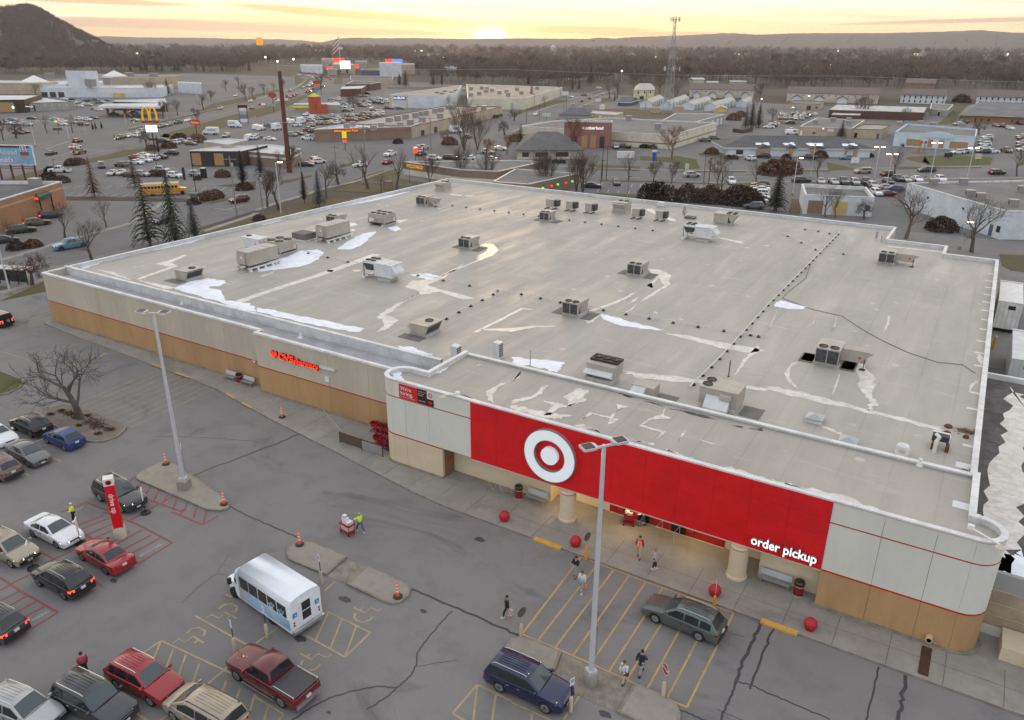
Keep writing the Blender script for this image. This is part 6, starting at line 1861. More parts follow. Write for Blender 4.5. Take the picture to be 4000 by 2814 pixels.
 for s in(1,-1):
  bb=MB()
  w1=halfw(xf-.02)
  P=[(xf+.012,s*w1*.48,hlz[1]+.03),(xf-.06,s*w1*.97,hlz[1]+.03),(xf-.34,s*(halfw(xf-.34)*1.0+.006),hlz[0]+.0),(xf-.1,s*w1*.9,hlz[0]+.02),(xf+.006,s*w1*.5,hlz[0]-.01)]
  bb.face(P if s>0 else P[::-1])
  parts.append(('headlight',bb.mesh('headlight',M45),'H',None))
  bb=MB()
  w1=halfw(xr+.02)
  zt=S['deck']-.06 if kind not in('suv','minivan','hatch','wagon','bigsuv','van')else S['belt']+.12
  zl=zt-(.18 if kind in('sedan',)else.34)
  P=[(xr-.012,s*w1*.66,zl),(xr-.012,s*w1*.66,min(zt,S['deck']-.05)),(xr+.02,s*w1*.98,min(zt,S['deck']-.03)),(xr+.22,s*(halfw(xr+.22)*1.0+.008),min(zt,S['deck']-.05)),(xr+.2,s*(halfw(xr+.22)+.006),zl+.06),(xr+.02,s*w1*1.0,zl)]
  bb.face(P[:3]+[P[5]]if s<0 else(P[:3]+[P[5]])[::-1])
  bb.face([P[5],P[2],P[3],P[4]]if s<0 else[P[4],P[3],P[2],P[5]])
  parts.append(('taillight',bb.mesh('taillight',M46),'T',None))
  bb=MB()
  mx=a0-.12
  bb.N([[(mx-.06+q,s*(base_w+.02+d),S['belt']+z)for q,z in((0,.02),(.12,.04),(.1,.17),(0,.18))]for d in(0.02,.2)])
  parts.append(('mirror',bb.mesh('mirror',PAINT['white']if kind not in('jeep',)else M14),None,None))
 bb=MB();zg=(zf-.1,max(.42,zf-.42)if kind not in('sedan','hatch')else zf-.3)
 w1=halfw(xf)*.46
 bb.box(xf-.02,-w1,zg[1],xf+.014,w1,zg[0])
 parts.append(('grille',bb.mesh('grille',M14),'x',None))
 if kind in('bigsuv','pickup','suv'):
  g=len(parts)-1
  bb=MB();bb.box(xf,-w1*1.0,zg[0]-.03,xf+.022,w1,zg[0]+.01);bb.box(xf,-w1,(zg[0]+zg[1])/2-.025,xf+.022,w1,(zg[0]+zg[1])/2+.025)
  parts.append(('grille_bar',bb.mesh('grille_bar',M18),'x',g))
 bb=MB();bb.box(xf-.05,-halfw(xf)*.93,sill+.1,xf+.05,halfw(xf)*.93,sill+.3)
 parts.append(('bumper',bb.mesh('bumper',M14 if kind in('jeep','suv')else PAINT['white']),None if kind not in('jeep','suv')else 'x',None))
 bb=MB();bb.box(xr-.06,-halfw(xr)*.96,sill+.1,xr+.05,halfw(xr)*.96,sill+.34)
 parts.append(('bumper',bb.mesh('bumper',M18 if kind=='pickup' else(M14 if kind in('jeep','suv','wagon')else PAINT['white'])),'x' if kind in('pickup','jeep','suv','wagon')else None,None))
 pz=sill+.42 if kind not in('sedan','suv','hatch','wagon','bigsuv','minivan')else sill+.50
 bb=MB();bb.box(xr-.075,-.16,pz,xr-.0,.16,pz+.16)
 parts.append(('licence_plate',bb.mesh('licence_plate',M60),'x',None))
 bb=MB();bb.box(xf+.0,-.16,sill+.13,xf+.06,.16,sill+.28)
 parts.append(('licence_plate',bb.mesh('licence_plate',M60),'x',None))
 if kind=='pickup':
  bb=MB();bb.box(xr+.1,-hw*.86,S['deck']-.01,c0-.06,hw*.86,S['deck']+.035)
  parts.append(('bed_cover',bb.mesh('bed_cover',mat('bed cover vinyl',(.05,.05,.052),.6)),'x',None))
  for s in(1,-1):
   bb=MB();bb.tube([(xr+.15,s*hw*.9,S['deck']+.04),(xr+.2,s*hw*.9,S['deck']+.09),(c0-.2,s*hw*.9,S['deck']+.09),(c0-.12,s*hw*.9,S['deck']+.04)],.03,6)
   parts.append(('bed_rail',bb.mesh('bed_rail',M18),'x',None))
   bb=MB();bb.tube([(ax_r+r*1.3,s*(hw+.02),sill-.02),(ax_f-r*1.3,s*(hw+.02),sill-.02)],.045,6)
   parts.append(('running_board',bb.mesh('running_board',M18),'x',None))
 if kind in('suv','bigsuv','wagon','minivan'):
  for s in(1,-1):
   bb=MB();y=roof_w*.86;bb.tube([(c1+.12,s*y,H-.05),(c1+.3,s*y,H+.045),(a1-.3,s*y,H+.05),(a1-.1,s*y,H-.02)],.022,5)
   parts.append(('roof_rail',bb.mesh('roof_rail',M18 if kind!='minivan' else M14),'x',None))
  bb=MB()
  for y in(-.36,-.18,0,.18,.36):
   bb.box(c1+.3,y-.012,H+.02,a1-.35,y+.012,H+.042)
  parts.append(('roof_rib',bb.mesh('roof_rib',PAINT['white']),None,None))
 if kind=='jeep':
  bb=MB();bb.lathe([(.3,0),(.38,.02),(.38,.2),(.3,.22),(.02,.22)],18,0,xr-.22,0,1.0,axis='x')
  parts.append(('spare_wheel',bb.mesh('spare_wheel',M43,smooth=35),'x',None))
  i=len(parts)-1
  bb=MB();bb.lathe([(.2,0),(.2,.02),(.02,.03)],14,0,xr-.25,0,1.0,axis='x')
  parts.append(('rim',bb.mesh('rim',M44),'x',i))
 return parts
CARP,CARLOW,CARMID={},{},{}
GROUP_FAR='cars on the streets and lots beyond the store'
def add_part(name,me,parent,pm):
 o=bpy.data.objects.new(name,me)
 COL.objects.link(o)
 o.parent=parent
 if pm is not None:
  o.material_slots[0].link='OBJECT'
  o.material_slots[0].material=pm
 return o
KINDWORD={'sedan':'sedan','suv':'suv','bigsuv':'suv','wagon':'wagon','minivan':'minivan','hatch':'hatchback','pickup':'pickup','jeep':'jeep','van':'van'}
CATWORD={'pickup':'pickup truck','van':'van','minivan':'minivan','suv':'suv','bigsuv':'suv'}
def joined(parts,drop=()):
 vs,fs,mi,mats=[],[],[],[PAINT['white']]
 for nm,me,m,par in parts:
  if nm in drop:
   continue
  off=len(vs)
  vs+=[tuple(v.co)for v in me.vertices]
  loc=[]
  for mm in me.materials:
   mm=PAINT['white']if m is None else mm
   if mm not in mats:
    mats.append(mm)
   loc.append(mats.index(mm))
  for p in me.polygons:
   fs.append([off+i for i in p.vertices])
   mi.append(loc[p.material_index])
 me=bpy.data.meshes.new('car')
 me.from_pydata(vs,[],fs)
 for mm in mats:
  me.materials.append(mm)
 me.polygons.foreach_set('material_index',mi)
 me.polygons.foreach_set('use_smooth',[True]*len(fs))
 me.set_sharp_from_angle(angle=R(35))
 me.update()
 return me
def car(kind,color,pos,ang,label,lod=0,lights=0,brake=0,group=None,name=None,z=0.0):
 if kind not in CARP:
  CARP[kind]=car_parts(kind)
 P=CARP[kind]
 nm=name or('parked_car' if kind not in('pickup','van')else('pickup_truck' if kind=='pickup' else 'van'))
 cat=CATWORD.get(kind,'car')
 pm=PAINT[color]
 if lod==2:
  if kind not in CARLOW:
   CARLOW[kind]=joined(P,('handle','rim','roof_rib','grille_bar','licence_plate','door','mirror'))
  o=bpy.data.objects.new(nm,CARLOW[kind])
  COL.objects.link(o)
  o.material_slots[0].link='OBJECT'
  o.material_slots[0].material=pm
  for k,sl in enumerate(o.material_slots):
   if lights and sl.material==M45:
    sl.link='OBJECT';sl.material=M58
   if brake and sl.material==M46:
    sl.link='OBJECT';sl.material=M59
  o.location=(pos[0],pos[1],z)
  o.rotation_euler=(0,0,R(ang))
  return tag(o,label,cat,group)
 t=tg(nm,label,cat,(pos[0],pos[1],z),R(ang),group)
 objs=[]
 for i,(n,me,m,par)in enumerate(P):
  if lod==1 and n in('handle','rim','roof_rib','grille_bar','licence_plate','door','roof_rail','bed_rail','running_board','bumper','grille'):
   objs.append(None)
   continue
  o=add_part(n,me,t if par is None else objs[par],pm if m is None else None)
  if(m=='H' and lights)or(m=='T' and brake):
   o.material_slots[0].link='OBJECT'
   o.material_slots[0].material=M58 if m=='H' else M59
  objs.append(o)
 return t
def head(a,c):
 return degrees(atan2(c[1]-a[1],c[0]-a[0]))
def car2(kind,color,rear,front,label,side=1,lod=0,**kw):
 S=SPEC[kind]
 a=head(rear,front)
 d=Vector((cos(R(a)),sin(R(a))))
 n=Vector((-d.y,d.x))*side
 m=(Vector(rear)+Vector(front))/2
 off=((S['L']/2-S['fo'])+(-S['L']/2+S['ro']))/2
 c=m-d*off-n*(S['W']/2-.05)
 return car(kind,color,c,a,label,lod,**kw)
car2('wagon','green',(-9.65,38.28),(-12.55,38.40),'grey green wagon with silver roof rails crossing the yellow hatching',1,lights=0,name='moving_car')
car2('bigsuv','navy',(-17.92,28.34),(-15.08,28.39),'navy suv nosed against the pole island, front right',-1)
car2('pickup','dark red',(-27.71,21.03),(-31.33,21.07),'dark red pickup with black bed cover beside the wheelchair bays',1)
car2('suv','red',(-36.72,17.05),(-33.91,17.28),'bright red suv with chrome grille at hatched wheelchair bay',-1)
car2('bigsuv','dark grey',(-37.63,14.46),(-34.47,14.80),'dark slate suv with ribbed roof, bottom left of the lot',-1)
car2('minivan','tan',(-29.07,17.45),(-31.85,17.31),'champagne minivan with black roof racks, cut by the bottom edge',1)
car2('suv','silver',(-40.21,12.04),(-37.47,12.55),'silver car of which only the roof shows at the bottom edge',-1)
car2('suv','black',(-46.78,19.81),(-49.35,19.71),'black suv with glowing brake lights in the red pickup bays',1,brake=1)
car2('sedan','red',(-46.96,22.86),(-49.54,22.90),'red sedan beside the red hatched pickup bay',1)
car2('sedan','white',(-55.40,22.64),(-52.73,22.76),'white sedan with sunroof and lit headlamp facing the red sedan',-1,lights=1)
car2('suv','tan',(-55.90,19.57),(-53.08,19.80),'tan suv with lit headlights in the pickup bays',-1,lights=1)
car2('suv','dark grey',(-46.54,15.22),(-48.64,14.98),'dark car with red tail light cut off at the left edge',1,brake=1)
car2('bigsuv','dark grey',(-55.72,28.12),(-52.96,28.05),'black suv with silver roof rails and lit headlights by the red totem',-1,lights=1)
car2('suv','black',(-71.45,31.13),(-74.15,31.11),'black suv with tall red tail lights beside the tree island',1)
car2('hatch','blue',(-66.39,31.36),(-68.91,31.32),'blue boxy suv backed toward the tree island kerb',1)
car2('sedan','grey',(-69.26,28.18),(-65.97,28.05),'grey sedan facing out, in front of the blue car',-1)
car2('suv','mauve',(-65.73,25.39),(-68.61,25.30),'mauve brown suv with dark rear window at the left edge',1)
car2('sedan','white',(-75.41,28.53),(-71.73,28.44),'white car nose peeking in at the left edge',-1)
car2('jeep','black',(-104.27,45.36),(-108.64,45.02),'black boxy off road car with lit tail lights and spare wheel',1,brake=1,name='moving_car')
def wheels(t,xs,y,r,w=.28):
 for x in xs:
  for s in(1,-1):
   b=MB();b.lathe([(r*.6,-w/2),(r*.95,-w/2),(r,-w*.3),(r,w*.3),(r*.95,w/2),(r*.6,w/2)],18,0,x,s*y,r,axis='y');o=b.B('wheel',M43,t,smooth=35)
   b=MB();b.lathe([(r*.62,0),(r*.5,-s*.02),(.02,-s*.05)],14,0,x,s*(y+w/2-.02),r,axis='y');b.B('rim',M44,o,smooth=35)
def mid(a,c):
 return((a[0]+c[0])/2,(a[1]+c[1])/2)
M61=mat('bus wrap blue',lin(120,170,205),.4,alt=lin(190,210,222),scale=.5)
M27=mat('bus white',lin(225,230,234),.4,var=.02,scale=.5)
f,r_=(-37.25,25.87),(-33.02,25.40)
a=head(r_,f)
L_,Wd=7.6,2.4
d=Vector((cos(R(a)),sin(R(a))));n=Vector((-d.y,d.x))
c=(Vector(f)+Vector(r_))/2+n*-1.15-d*.55
t=tg('shuttle_bus','white and blue accessible shuttle bus parked in the wheelchair bay','bus',(c.x,c.y,0),R(a))
xf,xr=2.55,-3.55
prof=[(-1.2,.45),(-1.2,2.5),(-1.05,2.78),(-.6,2.88),(0,2.9),(.6,2.88),(1.05,2.78),(1.2,2.5),(1.2,.45)]
b=MB();b.N([[(x,y*k,z if z>1 else z)for y,z in prof]for x,k in((xr,.97),(xr+.12,1),(1.75,1))]);b.N([[(1.75,y,z)for y,z in prof],[(2.1,y*.97,min(z,2.6))for y,z in prof],[(2.5,y*.9,min(z,1.75))for y,z in prof]]);b.B('body',M27,t,smooth=35)
b=MB();b.N([[(2.3,y,z)for y,z in((-1.0,.45),(-1.0,1.3),(-.8,1.42),(.8,1.42),(1.0,1.3),(1.0,.45))],[(3.3,y,z)for y,z in((-.95,.45),(-.95,1.12),(-.75,1.22),(.75,1.22),(.95,1.12),(.95,.45))],[(3.75,y,z)for y,z in((-.8,.5),(-.8,1.0),(-.65,1.05),(.65,1.05),(.8,1.0),(.8,.5))]]);b.B('bonnet',M27,t,smooth=35)
b=MB();b.N([[(2.515,-.85,1.68),(2.515,.85,1.68),(2.30,.9,1.4),(2.30,-.9,1.4)],[(2.14,-1.0,2.5),(2.14,1.0,2.5),(2.1,1.0,2.4),(2.1,-1.0,2.4)]]);b.B('windshield',M57,t)
for s in(1,-1):
 for k in range(5):
  b=MB();x0=xr+.35+k*.98;b.box(x0,s*1.19,1.5,x0+.86,s*1.225,2.35)if s>0 else b.box(x0,-1.225,1.5,x0+.86,-1.19,2.35);b.B('side_window',M10,t)
  if k<2 and s>0:
   b=MB();b.lathe([(.001,0),(.13,0)],12,0,x0+.45,1.229,1.9,axis='y');b.tube([(x0+.2,1.229,1.95),(x0+.35,1.229,1.62),(x0+.6,1.229,1.62),(x0+.72,1.229,1.85)],.05,5);b.B('figure_print',M61,t)
 b=MB();b.box(xr+.1,min(s*1.2,s*1.215),.65,xr+4.4,max(s*1.2,s*1.215),1.4);b.B('blue_wrap',M61,t)
 b=MB();b.face([(2.12,s*1.17,1.45),(2.5,s*1.1,1.5),(2.2,s*1.13,2.25),(2.0,s*1.2,2.3)][::s]);b.B('cab_window',M10,t)
 b=MB();b.box(2.55,s*1.35-.12,1.35,2.7,s*1.35+.12,1.8);b.B('mirror',M14,t)
 b=MB();b.box(3.7,s*.6-.16,.8,3.77,s*.6+.16,1.0);b.B('headlight',M45,t)
 for z in(.95,1.15):
  b=MB();b.lathe([(.001,-.01),(.07,-.01),(.07,.03)],10,0,xr-.02,s*.95,z,axis='x');b.B('taillight',M46,t)
 b=MB();b.box(xr-.012,s*.85-.16,1.5,xr,s*.85+.16,1.85);o=b.B('wheelchair_square',mat('sign blue',(.05,.2,.55),.5),t)
 b=MB();y0=s*.85;b.tube([(xr-.02,y0,1.8),(xr-.02,y0,1.68),(xr-.02,y0-.07,1.68),(xr-.02,y0-.1,1.57)],.015,4);b.tube([(xr-.02,y0+.03+.07*cos(q),1.63+.07*sin(q))for q in np.linspace(1,5,7)],.011,4);b.B('wheelchair',M0,o)
b=MB();b.box(xr-.03,-.5,.7,xr,.5,2.45);b.B('rear_door',M27,t)
for z0,z1 in((1.0,1.6),(1.68,2.3)):
 b=MB();b.box(xr-.045,-.32,z0,xr-.03,.32,z1);b.B('rear_window',M10,t)
b=MB();b.box(xr-.25,-1.15,.42,xr,1.15,.62);b.B('bumper',M18,t)
wheels(t,(2.75,-1.35),1.0,.4)
t0=t
def box_truck(label,pos,ang,L=6.2,h=2.9,name='box_truck'):
 t=tg(name,label,'truck',(pos[0],pos[1],0),R(ang),'white box trucks by the verge')
 b=MB();b.box(-L/2,-1.15,.75,L/2-1.6,1.15,h);b.B('cargo_box',M27,t)
 b=MB();b.box(-L/2+.5,-1.165,1.6,L/2-2.2,-1.15,2.2);b.box(-L/2+.5,1.15,1.6,L/2-2.2,1.165,2.2);b.B('side_print',mat('truck print',lin(150,165,190),.5),t)
 b=MB();b.N([[(L/2-1.6,y,z)for y,z in((-1,.5),(-1,2.1),(1,2.1),(1,.5))],[(L/2-.9,y,z)for y,z in((-1,.5),(-1,1.95),(1,1.95),(1,.5))],[(L/2-.3,y,z)for y,z in((-.95,.5),(-.95,1.25),(.95,1.25),(.95,.5))],[(L/2,y,z)for y,z in((-.9,.5),(-.9,1.1),(.9,1.1),(.9,.5))]]);b.B('cab',M27,t)
 b=MB();b.face([(L/2-.88,-.85,1.9),(L/2-.3,-.85,1.28),(L/2-.3,.85,1.28),(L/2-.88,.85,1.9)][::-1]);b.B('windshield',M10,t)
 wheels(t,(L/2-.9,-L/2+1.3),1.0,.4)
 return t
box_truck('white box truck with coloured side print beside the grass verge',mid((-270.1,208.4),(-266.9,210.6)),205)
box_truck('white box truck parked under the multi panel pylon sign',mid((-282.7,231.6),(-283.0,235.8)),20,5.5)
box_truck('white cube truck seen from behind at the lot lamp',(-260.0,236.1),110,5.5)
box_truck('white cube truck second from the tall brown pole',(-271.9,261.8),110,5.5)
box_truck('white delivery truck backed to the tan service wall',(-191.7,269.6),75,5.5)
a0,a1=(-171.7,112.0),(-166.7,118.3)
a=head(a0,a1);m=mid(a0,a1)
t=tg('school_bus','yellow school bus parked behind the drooping spruce','bus',(m[0],m[1]+1.2,0),R(a))
pr=[(-1.2,.55),(-1.2,2.5),(-1.0,2.85),(-.5,3.0),(.5,3.0),(1.0,2.85),(1.2,2.5),(1.2,.55)]
b=MB();b.N([[(x,y,z)for y,z in pr]for x in(-5.2,3.6)]);b.N([[(x,y*.9,z)for y,z in((-1,.6),(-1,h_),(1,h_),(1,.6))]for x,h_ in((3.6,1.7),(5.0,1.5))]);b.B('body',PAINT['yellow'],t,smooth=35)
b=MB();b.N([[(x,y,z+.01)for y,z in pr[2:6]]+[(x,.9,2.7),(x,-.9,2.7)]for x in(-5.1,3.55)]);b.B('roof',mat('bus roof',(.5,.42,.3),.5),t,smooth=35)
for k in range(11):
 for s in(1,-1):
  b=MB();x=-4.9+k*.74;b.box(x,min(s*1.19,s*1.22),1.75,x+.6,max(s*1.19,s*1.22),2.35);b.B('side_window',M10,t)
for z in(1.45,1.15,.8):
 b=MB();b.box(-5.2,-1.22,z,3.6,1.22,z+.06);b.B('rub_rail',M14,t)
wheels(t,(4.1,-2.6),1.02,.5)
PLACES=['on the highway driving away','on the highway driving toward the store','on the side street behind the spruces','parked behind the bank with the brown fascia','on the street receding past the long tan stores','on the cross street beyond the rear wall','in the row of cars beside the big dark spruce','in the rear lot with white bay lines','by the shrubs of the pink gabled furniture store','in the dealer lot behind small white flat roof shop','in the lot edge behind the white angled building','outside the hip roofed pale clinic','beside the pale blue trimmed shop','in the lot before the brown hip roofed building','in the used car lot by the tall lit lamp','outside the brown roofed row houses','in the restaurant lot with the yellow arch sign','queueing at the tan brick drive through','around the fuel station with the pale canopy','in front of the low cafe with the green round sign','in the lot before the long white mall','among the white box trucks beside the grass verge','in the near row beside the auto parts store','in the middle row left of the auto parts store','in the far row behind the white van row','in the open lot behind the taco restaurant']
